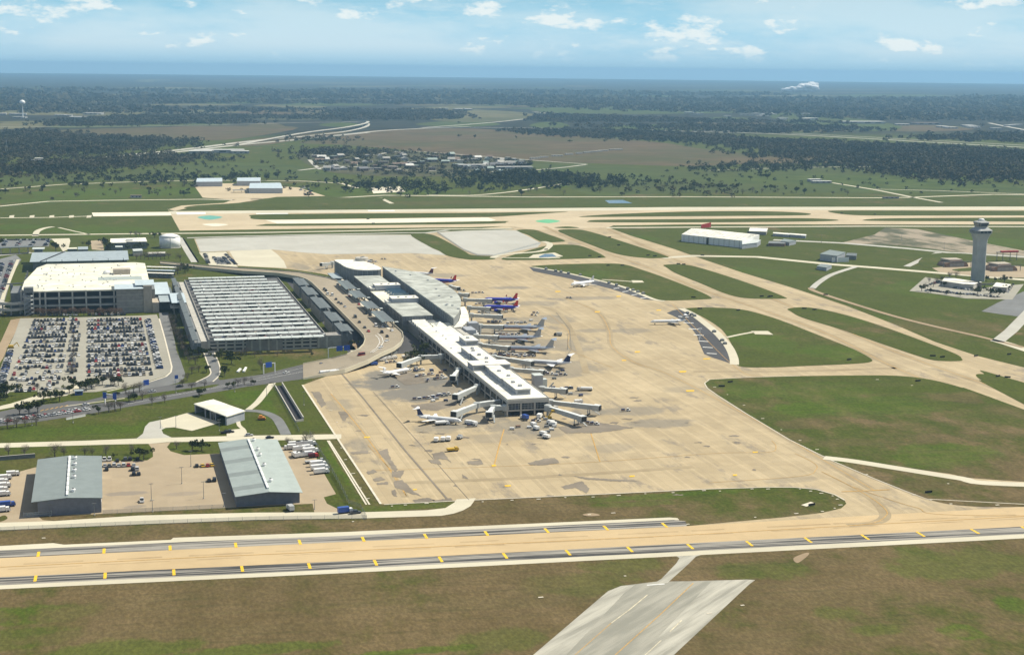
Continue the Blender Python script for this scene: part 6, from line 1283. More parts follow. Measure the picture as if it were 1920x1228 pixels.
# ------------------------------------------------------------------ airfield signs, edge lights, poles, fences, road signs
sp = None; SIGNS = [(1369,718),(1353,726),(1721,716),(1871,707),(1889,709),(1741,925),(1522,949),(1508,580),(1527,582),(1592,676),(1749,669),(1767,671),(1892,666),(1548,554),(1428,557),(1442,558),(1272,496),(1282,497),(1215,480),(1228,481.5),(1124,483),(1106,481),(1317,480),(1024,469),(1384,583),(1312,580),(1167,499),(1140,499),(1300,559),(1143,446),(1160,461),(1445,557),(690,412),(1640,403),(1578,401),(700,420),(1830,669)]
for i, (px, py) in enumerate(SIGNS):
    p = G(px, py)
    if sp is None:
        sp = thing('airfield_sign', 'small black airfield guidance sign in the grass', 'sign', (p.x, p.y, .1), R(15), 'airfield guidance signs'); MB().box(-2.2,2.2,-.15,.15,.35,1.5).build('board', M['black'], sp)
        for x in (-1.6,1.6): MB().box(x-.1,x+.1,-.1,.1,0,.35).build('leg', M['steel'], sp)
        o = sp
    else: o = copy_tree(sp)
    o.location = (p.x, p.y, .1); o.rotation_euler = (0, 0, R((15,-20,5)[i % 3]))
# black barriers along the hardstands
for i, (px, py) in enumerate(((1088,517),(1042,509.5),(1052,511),(1066,514),(1142,532),(1156,536),(1177,543),(1187,545.6),(1196,549),(1206,552),(1289,588.6),(1297,591.5),(1302,594),(1339,623.5),(1354,640),(1359,646),(1024,505.6))):
    p = G(px, py); o = tag(MB().box(-1.6,1.6,-.9,.9,0,1.7).add([(-1.4,-.7,1.7),(1.4,-.7,1.7),(.8,.7,2.3),(-.8,.7,2.3)], [(0,1,2,3)]).build('equipment_crate', M['wall_dark']), 'dark ground equipment crate at the hardstand edge', 'crate', 'crates along the hardstand edge'); o.location = (p.x, p.y, .2)
ml = thing('light_mast', 'white tripod light mast on the lined hardstand', 'mast', tuple(G(1312,637)))
for a in (0,120,240): MB().bar((2.2*math.cos(R(a)),2.2*math.sin(R(a)),.1), (0,0,3), .3).build('leg', M['white'], ml)
MB().bar((0,0,3), (0,0,9), .35).build('pole', M['white'], ml); MB().box(-1.6,1.6,-.4,.4,9,9.6).build('lamp_head', M['white'], ml)
poles = [(284,939,9),(341,907,9),(382,935,9),(358,875,9),(301,803,7),(330,801,7),(411,808,7),(401,792,6),(1064,655,12),(187,640,9),(187,690,9),(110,640,9),(110,690,9),(250,640,9),(255,690,9),(620,600,0),(330,737,8),(440,735,8),(60,798,8),(27,800,8),(137,793,8),(570,760,9),(590,955,5),(500,742,7),(1770,470,10),(1690,452,10),(1500,452,10),(1540,455,10),(420,950,7),(286,960,6),(94,968,6),(177,966,6)]
lp = None
for i, (px, py, h) in enumerate(poles):
    if not h: continue
    p = G(px, py)
    if lp is None:
        lp = thing('light_pole', 'slim light pole standing on open ground', 'light pole', (0,0,0), group='light poles'); MB().lathe([(.16,0),(.10,9)], n=8).build('pole', M['wall_dark'], lp); MB().box(-1.1,1.1,-.2,.2,8.95,9.15).build('lamp_arm', M['wall_dark'], lp); MB().lathe([(.4,0),(.4,.7)], n=8).build('footing', M['wall_conc'], lp); o = lp
    else: o = copy_tree(lp)
    o.location = (p.x, p.y, .1); o.scale = (1, 1, h/9)
    wp = 'inside the open parking lot' if px < 260 and py < 700 else ('on the tower side service road' if px > 1400 else ('in the warehouse yard' if py > 850 else ('round the open-fronted shed' if 290 < px < 420 and py > 780 else 'beside the airport road')))
    o['label'] = 'slim dark light pole '+wp; o['group'] = 'light poles '+wp
M['mesh_fence'], nt_, b_ = nodes('chain_link'); b_.inputs['Base Color'].default_value = (.30,.34,.36,1); b_.inputs['Alpha'].default_value = .38; b_.inputs['Roughness'].default_value = .6
def fence(label, pts, h=2.4, gap=6):
    W_ = [G(x, y) for x, y in pts]; o = W_[0].copy(); t = thing('chain_link_fence', label, 'fence', (o.x, o.y, .1))
    for i in range(len(W_)-1):
        a, b = W_[i]-o, W_[i+1]-o; n = max(1, int((b-a).length/gap))
        MB().add([(a.x,a.y,.05),(b.x,b.y,.05),(b.x,b.y,h-.15),(a.x,a.y,h-.15)], [(0,1,2,3)]).build('mesh_panel', M['mesh_fence'], t)
        for k in range(n): p = a.lerp(b, k/n); MB().box(p.x-.06,p.x+.06,p.y-.06,p.y+.06,0,h).build('post', M['steel'], t)
fence('chain-link fence between the truck yard and the green strip', [(581,815),(604,855),(634,905),(654,945)], 3.0); fence('chain-link fence along the pale service road', [(-40,999),(0,996.5),(160,989),(300,983),(480,976.5),(660,973),(688,974)]); fence('chain-link fence at the gate by the apron corner', [(654,945),(676,952),(688,974)])
fence('chain-link fence along the warehouse yard edge', [(193,964),(300,959),(422,953)]); fence('tall fence along the ramp wall beside the vans', [(600,706),(650,694),(700,681),(745,664)], 3.2); fence('fence round the grey equipment lot', [(820,437),(869,470),(895,480),(925,481),(1014,457)])
fence('fence along the drainage channel bank', [(512,722),(532,757),(553,794),(562,812)], 2.2)
gt = thing('sliding_gate', 'grey sliding gate at the warehouse entrance', 'gate', tuple(G(45,970))); MB().box(0,13,-.06,.06,.3,2.3).build('gate_mesh', M['mesh_fence'], gt)
for z in (.3,1.3,2.3): MB().box(0,13,-.09,.09,z-.06,z+.06).build('rail', M['steel'], gt)
for x in (0,13): MB().box(x-.12,x+.12,-.12,.12,0,2.8).build('post', M['steel'], gt)
def gantry(label, px, py, w, panels, h=7.5, rz=0.0, one=False):
    p = G(px, py); t = thing('road_sign_gantry', label, 'road sign', (p.x, p.y, .1), rz)
    for x in ((-w/2, w/2) if not one else (-w/2,)): MB().box(x-.3,x+.3,-.3,.3,0,h).build('post', M['white'], t)
    MB().box(-w/2,w/2,-.25,.25,h-.5,h).build('beam', M['white'], t)
    for x, pw, ph in panels: MB().box(x-pw/2,x+pw/2,-.42,-.28,h-ph-.2+.6,h+.9).build('sign_panel', M['sign_blue'], t)
gantry('white gantry with one blue road sign over the road', 505,700,9,[(-.5,5,3.4)], rz=R(20)); gantry('tall post carrying two blue road signs by the garage', 632,670,14,[(2,5,3.6),(8,5,3.6)],8,R(10),True)
gantry('white gantry with two blue signs over the airport road', 207,760,8.5,[(-4.2,3,3.6),(4,3,3.6)],7.5,R(-40)); gantry('blue sign on a post beside the lot exit', 270,731,2,[(1.6,4,3.2)],6,R(20),True); gantry('small blue sign beside the ramp fork', 331,716,2,[(0,2.4,2.2)],4,0,True)
bx = thing('ticket_booth', 'blue booth at the open lot exit', 'booth', tuple(G(148,740))); MB().box(-2.5,2.5,-2,2,.1,2.8).build('cabin', M['blue'], bx); MB().box(-3,3,-2.4,2.4,2.8,3.1).build('roof', M['steel_blue'], bx); MB().box(-1.5,1.5,-2.06,-2.01,1.2,2.2).build('window', M['glass'], bx)
md = thing('monument_stone', 'pair of white curved stone slabs in the lawn', 'monument', tuple(G(455,694))); 
for k, x in enumerate((-2.2,2.2)): MB().prism([(x-3,-8),(x-1.5,-8.4),(x+1.6,2+k*4),(x+.2,3+k*4)], .1, 1.1).build('slab', M['white'], md)
wl = thing('entrance_wall', 'low white wall in the grass beside the airport road', 'wall', tuple(G(124,787))); q = G(160,780)-G(124,787); MB().bar((0,0,.6), (q.x,q.y,.6), .5, 1.2).build('wall', M['white'], wl); MB().bar((0,0,1.25), (q.x,q.y,1.25), .7, .12).build('coping', M['wall_conc'], wl)
ww = thing('retaining_wall', 'long dark retaining wall behind the plain-roofed warehouse', 'wall', tuple(G(-60,868))); q = G(66,858)-G(-60,868); MB().bar((0,0,1.2), (q.x,q.y,1.2), .5, 2.4).build('wall', M['wall_dark'], ww); MB().bar((0,0,2.45), (q.x,q.y,2.45), .8, .12).build('coping', M['wall_conc'], ww)
# drainage channel beside the ramp: two walls and a near-black bed between
ch = thing('drainage_channel', 'dark concrete drainage channel running off below the ramp', 'channel', (0,0,0)); ch['kind'] = 'structure'
A_, B_, C_, D_ = G(516,724), G(529,723), G(569,789), G(555,791)
MB().add([(p.x,p.y,.14) for p in (A_,B_,C_,D_)], [(0,1,2,3)]).build('channel_bed', M['dark'], ch); MB().bar((B_.x,B_.y,1.3), (C_.x,C_.y,1.3), .6, 2.6).build('channel_wall', M['wall_conc'], ch); MB().bar((A_.x,A_.y,.4), (D_.x,D_.y,.4), .6, .8).build('channel_wall', M['wall_conc'], ch); MB().bar((C_.x,C_.y,.6), (D_.x,D_.y,.6), .6, 1.2).build('end_wall', M['wall_conc'], ch)
# ------------------------------------------------------------------ far country: fields, roads, woods
def field(name, c1, c2):
    m, nt, b = nodes(name); p = npos(nt); n = nnoise(nt, p, .012, 5, .65, 3); n2 = nnoise(nt, p, .002, 4, .6, 9)
    c = nmix(nt, nramp(nt, n, .3, .7), c1, c2); c = nmix(nt, nramp(nt, n2, .35, .7, 0, .75), c, (.065,.072,.024)); ln(nt, c, b.inputs['Base Color']); b.inputs['Roughness'].default_value = .95; b.inputs['Specular IOR Level'].default_value = .1; return m
M['field_brown'] = field('ploughed_field', (.090,.064,.034), (.135,.096,.052)); M['field_green'] = field('pasture', (.045,.068,.012), (.080,.104,.022)); M['field_pale'] = field('pale_pasture', (.11,.10,.045), (.17,.15,.075)); M['wood_floor'] = field('dark_woodland_floor', (.008,.010,.006), (.018,.020,.010)); M['scrub'] = field('scrubland', (.055,.06,.028), (.10,.09,.05))
for mt, pts in (('field_brown',[(560,268),(640,256),(700,245),(860,241),(960,246),(1100,256),(1240,268),(1320,280),(1420,290),(1560,296),(1548,305),(1400,308),(1280,312),(1100,306),(960,300),(860,292),(740,280),(640,272)]),
                ('field_brown',[(60,252),(120,244),(300,239),(420,236),(560,240),(430,262),(340,262),(230,256)]), ('field_pale',[(-40,238),(30,228),(85,231),(110,235),(60,240),(-40,244)]), ('field_green',[(110,236),(300,233),(420,231),(410,235),(250,238),(110,240)]),
                ('field_brown',[(420,270),(560,252),(660,246),(620,254),(540,266),(480,274)]), ('field_green',[(920,313),(1000,306),(1240,316),(1320,321),(1500,314),(1640,322),(1800,338),(1960,352),(1960,362),(1640,362),(1300,362),(1120,366),(1060,345),(1120,336),(980,322)]),
                ('field_green',[(-40,335),(120,327),(260,318),(420,305),(560,312),(640,335),(480,336),(260,338),(-40,348)]), ('field_pale',[(690,212),(780,203),(900,206),(1000,214),(960,226),(860,229),(780,222)]), ('field_green',[(1000,205),(1200,200),(1420,204),(1440,210),(1240,214),(1060,213)]),
                ('field_green',[(1440,212),(1600,222),(1690,238),(1640,246),(1500,236)]), ('field_brown',[(1320,228),(1480,232),(1600,240),(1560,248),(1400,244),(1300,240)]), ('scrub',[(560,286),(700,281),(860,292),(960,300),(1000,306),(960,322),(900,330),(700,330),(600,318)]), ('field_pale',[(-40,206),(120,208),(260,212),(220,217),(60,216),(-40,214)])):
    sheet('field', pts, M[mt], .05, smooth=True)
for i in range(44):   # patchwork of distant pastures
    x0 = random.uniform(-60, 1980); y0 = 166+70*random.random()**1.3+x0*.008; w_ = random.uniform(25, 120); h_ = (y0-140)*random.uniform(.03, .09)
    sheet('field', [(x0-w_, y0), (x0-w_*.4, y0-h_*random.uniform(.6, 1)), (x0+w_*.5, y0-h_*.8), (x0+w_, y0+h_*.1), (x0+w_*.3, y0+h_*.7), (x0-w_*.5, y0+h_*.6)], M[random.choice(['field_green','field_green','field_pale','scrub','field_brown'])], .03+.0005*i, smooth=True)
for i in range(110):   # thin strips of pasture and clearings out to the horizon
    x0 = random.uniform(-80, 2000); y0 = 147+48*random.random()**1.2+x0*.0109; d_ = y0-119.5-.0109*x0; w_ = random.uniform(20, 130); h_ = d_*random.uniform(.012, .035)
    sheet('field', [(x0-w_, y0), (x0-w_*.5, y0-h_), (x0+w_*.4, y0-h_*.8), (x0+w_, y0+h_*.2), (x0+w_*.2, y0+h_), (x0-w_*.6, y0+h_*.6)], M[random.choice(['field_green','field_pale','scrub','field_brown','field_pale','wood_floor','wood_floor'])], .06+.0006*i, smooth=True)
M['hw'] = plain('highway_concrete', (.46,.44,.38), .85, local=False, scale=.02, var=.1)
for pts, wd in (([(100,303),(160,299),(250,290),(340,281),(430,270),(500,262),(560,257)], 26), ([(120,304),(250,293),(340,284.5),(440,273),(560,262),(690,249)], 22), ([(560,257),(640,248),(680,240),(690,234),(684,231),(660,230)], 16), ([(560,262),(700,247),(800,241),(880,238)], 20), ([(0,239),(60,238.4),(260,237),(430,234),(560,230.5),(660,229.5)], 14),
                ([(790,240),(900,232),(980,224),(1025,217),(1030,214),(1000,210)], 18), ([(880,239),(1000,240.5),(1100,243)], 16), ([(1215,244),(1300,247),(1440,251),(1600,259),(1760,268),(1960,279)], 24), ([(1300,244.5),(1440,248.5),(1600,256),(1760,264.5),(1960,275)], 16),
                ([(700,291),(760,284),(860,290),(1000,301),(1100,308)], 10), ([(880,322),(960,322),(1040,316),(1100,309)], 9), ([(1752,187),(1760,193),(1771,200)], 26), ([(1796,206),(1806,211),(1800,214)], 22), ([(1860,231),(1900,240),(1960,251)], 20), ([(560,320),(640,312),(720,318),(860,322)], 10), ([(580,300),(590,310),(600,318)], 9), ([(1330,320),(1480,315),(1640,313)], 9)):
    strip('highway', pts, wd, M['hw'], .2, smooth=True)
fly = thing('flyover_bridge', 'curved concrete flyover at the distant highway junction', 'bridge', (0,0,0))
w = [G(x, y) for x, y in cr([(440,274),(560,254),(640,245),(680,238),(690,233),(680,230.4),(640,230)], closed=False, sub=4)]
mb = MB()
for i in range(len(w)-1):
    hz = lambda k: 10*math.sin(math.pi*min(1, max(0, k/(len(w)-1))))+.3
    mb.bar(w[i]+Vector((0,0,hz(i))), w[i+1]+Vector((0,0,hz(i+1))), 12, 1.6)
mb.build('deck', M['hw'], fly)
for i in range(2, len(w)-2, 2): MB().box(w[i].x-1.2,w[i].x+1.2,w[i].y-1.2,w[i].y+1.2,0,10*math.sin(math.pi*i/(len(w)-1))-.5).build('pier', M['wall_conc'], fly)
# woods
def foliage(name, a, b, var_scale=.02, local=False):
    m, nt, bs = nodes(name); p = npos(nt, local); n = nnoise(nt, p, var_scale, 3, .6, 4)
    if local:
        oi = nt.nodes.new('ShaderNodeObjectInfo'); n = nmath(nt, 'ADD', nmath(nt, 'MULTIPLY', n, .6), nmath(nt, 'MULTIPLY', oi.outputs['Random'], .4))
    c = nmix(nt, nramp(nt, n, .3, .7), a, b); ln(nt, c, bs.inputs['Base Color']); bs.inputs['Roughness'].default_value = .9; bs.inputs['Specular IOR Level'].default_value = .1; return m
M['wood'] = foliage('winter_woodland', (.026,.030,.014), (.085,.072,.038), .006); M['wood_dark'] = foliage('evergreen_woodland', (.018,.026,.012), (.045,.050,.022), .01)
def in_poly(x, y, poly):
    c = np.zeros(len(x), bool); n = len(poly)
    for i in range(n):
        (x0, y0), (x1, y1) = poly[i-1], poly[i]
        if y0 == y1: continue
        c ^= ((y0 > y) != (y1 > y)) & (x < (x1-x0)*(y-y0)/(y1-y0)+x0)
    return c
def scatter_poly(pts, spacing, gaps=0):
    w_ = [(p.x, p.y) for p in (G(x, y) for x, y in pts)]; a = np.array(w_); lo, hi = a.min(0), a.max(0)
    area = (hi-lo).prod(); n = int(area/spacing**2); x = RNG.uniform(lo[0], hi[0], n); y = RNG.uniform(lo[1], hi[1], n); k = in_poly(x, y, w_)
    if gaps:
        f = np.zeros(n)
        for q in range(7): a_ = RNG.uniform(0, 6.28); fr = RNG.uniform(.6, 2.4)*2*math.pi/gaps; f += np.sin((x*math.cos(a_)*.6+y*math.sin(a_))*fr+RNG.uniform(0, 6.28))
        k &= f > (-2.1 if gaps < 1000 else -.9)+RNG.normal(size=n)*.35
    x, y = x[k], y[k]; j_ = 55 if gaps else 0
    return x+RNG.normal(size=len(x))*j_, y+RNG.normal(size=len(y))*j_*1.4
def clumps(name, label, xs, ys, wd, ht, mat, nt_=22):
    """many small leaf-like triangles in dome-shaped crowns"""
    n = len(xs); S = RNG.uniform(.65, 1.35, n)
    u = RNG.normal(size=(n, nt_, 3)); u /= np.linalg.norm(u, axis=2, keepdims=True); r = RNG.uniform(.55, 1, (n, nt_, 1))
    c = u*r*np.array([wd/2, wd/2, ht*.48])*S[:, None, None]; c[..., 2] += (ht*.52*S)[:, None]; c[..., 0] += xs[:, None]; c[..., 1] += ys[:, None]
    t = RNG.normal(size=(n, nt_, 3, 3)); t /= np.linalg.norm(t, axis=3, keepdims=True); v = c[:, :, None, :]+t*(wd*.30*S)[:, None, None, None]*np.array([1, 1, .8])
    v[..., 2] = np.maximum(v[..., 2], .1); v = v.reshape(-1, 3); m = len(v)//3
    me = bpy.data.meshes.new(name); me.vertices.add(len(v)); me.vertices.foreach_set('co', v.ravel()); me.loops.add(len(v)); me.loops.foreach_set('vertex_index', np.arange(len(v))); me.polygons.add(m); me.polygons.foreach_set('loop_start', np.arange(0, len(v), 3)); me.polygons.foreach_set('loop_total', np.full(m, 3)); me.update(calc_edges=True)
    me.materials.append(mat); return tag(link(name, me), label, 'woodland', kind='stuff')
WOODS = [('woodland','grey-brown winter woodland beyond the highway',[(-40,256),(60,247),(200,259),(330,263),(352,272),(260,282),(180,290),(100,298),(60,306),(-40,320)],15,13,10,'wood'), ('woodland','dark wooded belt below the highway',[(-40,320),(100,306),(250,294),(330,291),(430,297),(240,312),(120,326),(-40,336)],13,12,9,'wood'),
         ('woodland','broad dark wood beside the far pasture',[(955,247),(1100,243),(1300,253),(1560,268),(1960,288),(1960,356),(1800,343),(1680,331),(1570,303),(1400,291),(1320,268),(1100,259)],16,15,10,'wood'), ('hedgerow','dark hedge line at the edge of the brown field',[(1320,317),(1440,310),(1560,304),(1575,308),(1440,316),(1330,323)],9,8,6,'wood_dark'),
         ('woodland','evergreen thicket between houses and perimeter road',[(850,338),(900,329),(1010,327),(1120,337),(1110,345),(1000,350),(880,345)],11,11,9,'wood_dark'), ('woodland','loose grove before the bare earth patch',[(660,348),(690,342),(770,341),(850,350),(820,357),(700,358)],15,11,9,'wood_dark'), ('woodland','wood behind the distant pasture strip',[(110,228),(260,219),(700,219),(690,229),(400,232),(110,238)],24,20,11,'wood'),
         ('woodland','long wood behind the distant highway',[(1030,216),(1300,226),(1900,238),(1960,268),(1560,257),(1215,241),(1000,237)],26,24,11,'wood'), ('woodland','small wood beside the distant interchange',[(640,207),(840,208),(860,224),(720,226),(640,220)],26,22,11,'wood'), ('hedgerow','scrubby hedge along the far road',[(130,344),(480,337),(480,330),(330,333),(200,337)],13,9,7,'wood_dark'),
         ('woodland','scrub trees beside the far pasture road',[(1240,350),(1300,345),(1310,360),(1260,362)],12,10,8,'wood'), ('woodland','trees behind the distant housing',[(560,284),(640,280),(700,284),(660,292),(580,296)],16,12,9,'wood'), ('woodland','hedge trees between houses and meadow',[(440,305),(560,300),(600,318),(560,330),(470,325)],30,10,7,'wood'), ('woodland','thicket at the field corner',[(560,262),(640,256),(640,262),(580,270)],20,12,9,'wood'),
         ('distant_woodland','rolling woodland fading toward the horizon',[(-200,190),(500,186),(1000,190),(1500,196),(2100,206),(2100,232),(1500,222),(1000,206),(640,210),(200,214),(-200,210)],62,50,11,'wood'), ('distant_woodland','last woodland ridge below the horizon',[(-200,168),(1000,172),(2100,186),(2100,206),(1500,196),(1000,190),(500,186),(-200,190)],105,95,12,'wood')]
for nm, lab, pts, sp_, wd, ht, mt in WOODS:
    xs, ys = scatter_poly(pts, sp_, 900 if sp_ < 22 else (2200 if sp_ < 60 else 3600)); clumps(nm, lab, xs, ys, wd, ht, M[mt], 22 if sp_ < 40 else 12)
xs, ys = scatter_poly([(1170,322),(1960,345),(1960,366),(1500,366),(1120,365),(1100,350)], 75); clumps('scattered_shrubs', 'scattered dark shrubs over the far meadow', xs, ys, 7, 5, M['wood_dark'])
xs, ys = scatter_poly([(-40,330),(460,310),(620,340),(640,352),(-40,385)], 70); clumps('scattered_shrubs', 'scattered grey shrubs over the near meadow', xs, ys, 7, 5, M['wood'])
xs, ys = scatter_poly([(560,286),(700,281),(860,292),(1000,306),(960,328),(700,330),(600,318)], 27); clumps('garden_trees', 'low trees between the distant houses', xs, ys, 9, 6, M['wood'])
# ------------------------------------------------------------------ single trees
M['bark'] = plain('bark', (.09,.075,.06), .9, var=.2); M['twigs'] = foliage('bare_twigs', (.10,.085,.072), (.17,.145,.12), .8, True); M['oak'] = foliage('live_oak_leaves', (.028,.040,.012), (.080,.090,.030), .8, True); M['tan_twigs'] = foliage('russet_twigs', (.13,.085,.06), (.20,.13,.09), .8, True)
def tree_proto(name, H, Wd, mat, ncl, size, bare, seed):
    rg_ = np.random.default_rng(seed); t = link(name, None)
    mb = MB(); mb.tube([(0,0,0),(.05*H*.3,0,H*.22),(0,.03*H,H*.55)], [.045*H,.032*H,.016*H], 7)
    for k in range(5 if not bare else 8):
        a = k*2.4; z = H*(.22+.05*k); mb.tube([(0,0,z),(math.cos(a)*Wd*.18,math.sin(a)*Wd*.18,z+H*.16),(math.cos(a)*Wd*.33,math.sin(a)*Wd*.33,z+H*.3)], [.018*H,.011*H,.004*H], 5)
    mb.build('trunk', M['bark'], t)
    v, f = [], []
    lobes = rg_.normal(size=(9, 3))*np.array([Wd*.24, Wd*.24, H*.11])+np.array([0, 0, H*.62])
    for i in range(ncl):
        L_ = lobes[i % 9]; d = rg_.normal(size=3); d /= np.linalg.norm(d); c = L_+d*rg_.uniform(.5, 1)*np.array([Wd*.2, Wd*.2, H*.17]); k = len(v)
        if bare: a = d+rg_.normal(size=3)*.5; a[2] = abs(a[2]); a /= np.linalg.norm(a); b = np.cross(a, rg_.normal(size=3)); b /= np.linalg.norm(b)+1e-6; v += [c-b*size*.10, c+b*size*.10, c+a*size*2.6+b*size*.05]; f.append((k, k+1, k+2))
        else: a = rg_.normal(size=3); a /= np.linalg.norm(a); b = np.cross(a, rg_.normal(size=3)); b /= np.linalg.norm(b)+1e-6; v += [c-a*size-b*size*.6, c+a*size-b*size*.6, c+a*size*.7+b*size*.8, c-a*size*.6+b*size*.7]; f.append((k, k+1, k+2, k+3))
    MB().add([tuple(p) for p in v], f).build('crown', M[mat], t)
    return t
PROT = {'oak':[tree_proto('live_oak',1,1.05,'oak',420,.055,False,s) for s in (1,2,3)], 'bare':[tree_proto('bare_tree',1,.8,'twigs',520,.06,True,s) for s in (4,5,6)], 'russet':[tree_proto('russet_tree',1,.8,'tan_twigs',520,.06,True,7)]}
PUSED = set()
def tree(px, py, kind, h, label, group, zb=.1):
    p = G(px, py, zb); pr = random.choice(PROT[kind])
    if pr.name in PUSED: o = copy_tree(pr)
    else: o = pr; PUSED.add(pr.name)
    o.location = (p.x, p.y, zb); o.rotation_euler = (0, 0, random.uniform(0, 6.28)); s = h*random.uniform(.9, 1.12); o.scale = (s*random.uniform(.9,1.1), s*random.uniform(.9,1.1), s)
    tag(o, label, 'tree', group)
def trees(lst, kind, label, group):
    for q in lst: tree(q[0], q[1], kind, q[2], label, group)
trees([(137,728,8),(150,732,7),(162,733,8),(172,729,8),(180,724,8),(192,722,7),(215,722,7),(222,723,7),(130,738,7),(82,752,7),(95,750,6),(112,753,8),(105,748,6)],'oak','dark evergreen tree between open lot and airport road','evergreens along the lot edge')
trees([(37,778,8),(54,777,8.5),(71,774,9)],'oak','dark evergreen in the row of three beside the crossing','three evergreens beside the crossing'); trees([(3,748,11),(13,744,11),(-4,756,10)],'oak','big dark evergreen clump tree at the lot corner','big evergreens at the lot corner')
trees([(185,776,6),(253,753,6.5),(374,743,6),(426,728,5),(438,727,5),(477,721,3.5),(373,741,6)],'oak','small dark tree planted beside the airport road lanes','small dark roadside trees')
trees([(14,803,8),(31,801,8),(47,800,7),(68,797,8),(204,773,8),(216,771,8),(226,769,7),(242,752,7),(267,750,7),(285,758,7),(309,755,7),(360,731,6),(384,726,6),(446,724,6),(458,722,6),(471,721,6),(236,739,7),(251,736,8),(262,735,8)],'bare','leafless tree beside the airport road','bare roadside trees')
trees([(138,655,6),(138,667,6),(136,677,6),(135,694,7),(137,701,6),(138,640,5),(138,630,5),(70,733,6),(208,722,9),(212,724,8)],'bare','grey leafless tree inside the open parking lot','bare trees in the open lot')
trees([(320,604,7),(323,612,8),(326,620,8),(329,628,8),(332,637,8),(336,646,8),(341,655,8),(346,664,8),(330,610,7),(342,645,8),(348,656,7),(338,632,8),(352,672,7),(354,681,6),(360,701,7),(373,698,7),(351,714,6),(342,724,6),(366,684,7)],'bare','leafless tree between lot road and parking garage','bare trees beside the garage')
trees([(360,668,7),(372,670,8),(381,669,8),(387,698,6),(421,704,7),(411,676,8),(434,682,8),(416,668,6),(428,672,7),(422,700,7),(585,668,3)],'oak','evergreen tree at the foot of the parking garage','evergreens before the garage'); trees([(452,668,6),(462,666,6),(490,693,8),(478,670,5),(520,668,5)],'bare','leafless tree on the lawn before the garage','bare trees on the garage lawn')
trees([(652,640,7),(645,632,6),(640,625,5),(655,648,5)],'russet','russet leafless tree at the garage corner','russet trees at the garage corner'); trees([(660,650,6),(655,636,5)],'oak','small evergreen at the garage corner by the road wall','evergreens at the garage corner')
trees([(62+i*8.6+random.uniform(-2,2), 592+random.uniform(-1,1), random.uniform(7,9)) for i in range(20)],'russet','bare brown tree along the rental garage front','bare trees before the rental garage')
trees([(105,473,15)],'oak','huge round evergreen behind the blue-roofed hall','big evergreen'); trees([(-2,464,12)],'oak','dark evergreen at the end of the covered walkway','walkway evergreen'); trees([(166,464,10),(203,470,10),(196,459,9),(212,468,8),(240,470,8),(262,468,9),(276,466,8),(199,465,9)],'oak','dark evergreen beside the white-roofed office','evergreens by the office')
trees([(256+i*7.5, 487-(i % 3), 8) for i in range(9)]+[(338,490,10),(333,515,11),(338,508,9),(255,445,8),(262,443,7),(245,442,7)],'bare','leafless tree in the hedge below the white tank','bare trees below the tank'); trees([(347,512,9),(352,508,8),(344,504,8),(290,446,7),(300,445,7)],'oak','dark evergreen between bus shelters and garage','evergreens by the shelters')
trees([(16,854,7),(46,856,7),(103,856,8),(120,856,7),(159,856,7),(173,854,5),(199,853,7),(247,852,6),(331,841,5)],'bare','leafless tree in the strip behind the warehouses','bare trees behind the warehouses'); trees([(270,862,7),(262,858,6),(361,845,6),(378,844,7),(213,858,3)],'oak','dark tree on the verge of the warehouse drive','dark trees at the warehouse drive'); trees([(540,836,6),(573,834,8)],'bare','leafless tree behind the white trailers','bare trees behind the trailers')
trees([(775,676,10),(786,672,9),(795,664,9),(765,682,6),(782,684,7)],'oak','dark evergreen in the shade beside the terminal','evergreens beside the terminal')
trees([(1728,546,8),(1833,551,8),(1873,556,9),(1858,552,7),(1850,527,6),(1866,528,5),(1883,530,8),(1745,549,5),(1775,552,5),(1800,556,5),(1820,540,6),(1845,545,5),(1890,545,6),(1770,538,6)],'oak','round dark tree at the control tower car park','trees at the tower car park'); trees([(1757,532,7),(1765,528,7),(1780,522,8),(1792,522,8),(1750,538,6),(1735,541,6),(1742,530,6),(1772,532,7),(1800,536,6),(1812,538,6)],'bare','leafless tree at the control tower car park','bare trees at the tower car park')
FT = [(10,364),(55,357),(80,358),(135,354),(147,351),(163,353),(192,354),(281,361),(345,369),(30,352),(957,355),(978,368),(995,359),(975,364),(1109,354),(1050,358),(1135,349),(1160,355),(1150,352),(1170,346),(1217,343),(1230,346),(1286,361),(1279,360),(1294,360),(1328,343),(1427,334),(1407,338),(1382,354),(1372,353),(1445,357),(1452,356),(1435,356),(1439,336),(1350,357),(1508,365),(1493,362),(686,357),(700,356),(720,354),(735,352),(760,355),(690,350),(672,350),(650,352),(576,357),(578,371),(648,360),(820,363),(835,362),(900,361),(936,356),(930,352),(860,352),(1000,347),(1030,345),(1060,342),(1092,340),(440,334),(360,334),(245,336),(150,336),(500,339),(520,335),(545,338),(860,232),(968,261),(1068,268),(1133,268),(860,258),(890,260)]
for x, y in FT:
    wt_ = 'standing alone in the distant brown field' if y < 300 else ('in the meadow beyond the runway blast pad' if x < 420 else ('along the lane by the far hangars' if x < 800 else ('below the dark evergreen thicket' if x < 1080 else 'in the green pasture beyond the long runway')))
    tree(x, y, 'oak', random.uniform(8, 13), 'dark round tree '+wt_, 'round trees '+wt_)
trees([(x+random.uniform(-3,3), y, random.uniform(7,11)) for x, y in ((214,365),(226,361),(314,358),(160,363),(143,370),(390,345),(345,350),(870,358),(884,366),(990,361),(1009,359),(1055,366),(1125,362),(1245,355),(1320,356),(1345,365),(1390,365),(1409,361),(1428,363),(1460,360),(1560,366),(1588,366),(60,345),(100,343),(300,345),(430,342),(600,345),(625,340),(780,345),(800,340))],'bare','leafless tree in the meadows beyond the runway','bare trees beyond the runway')
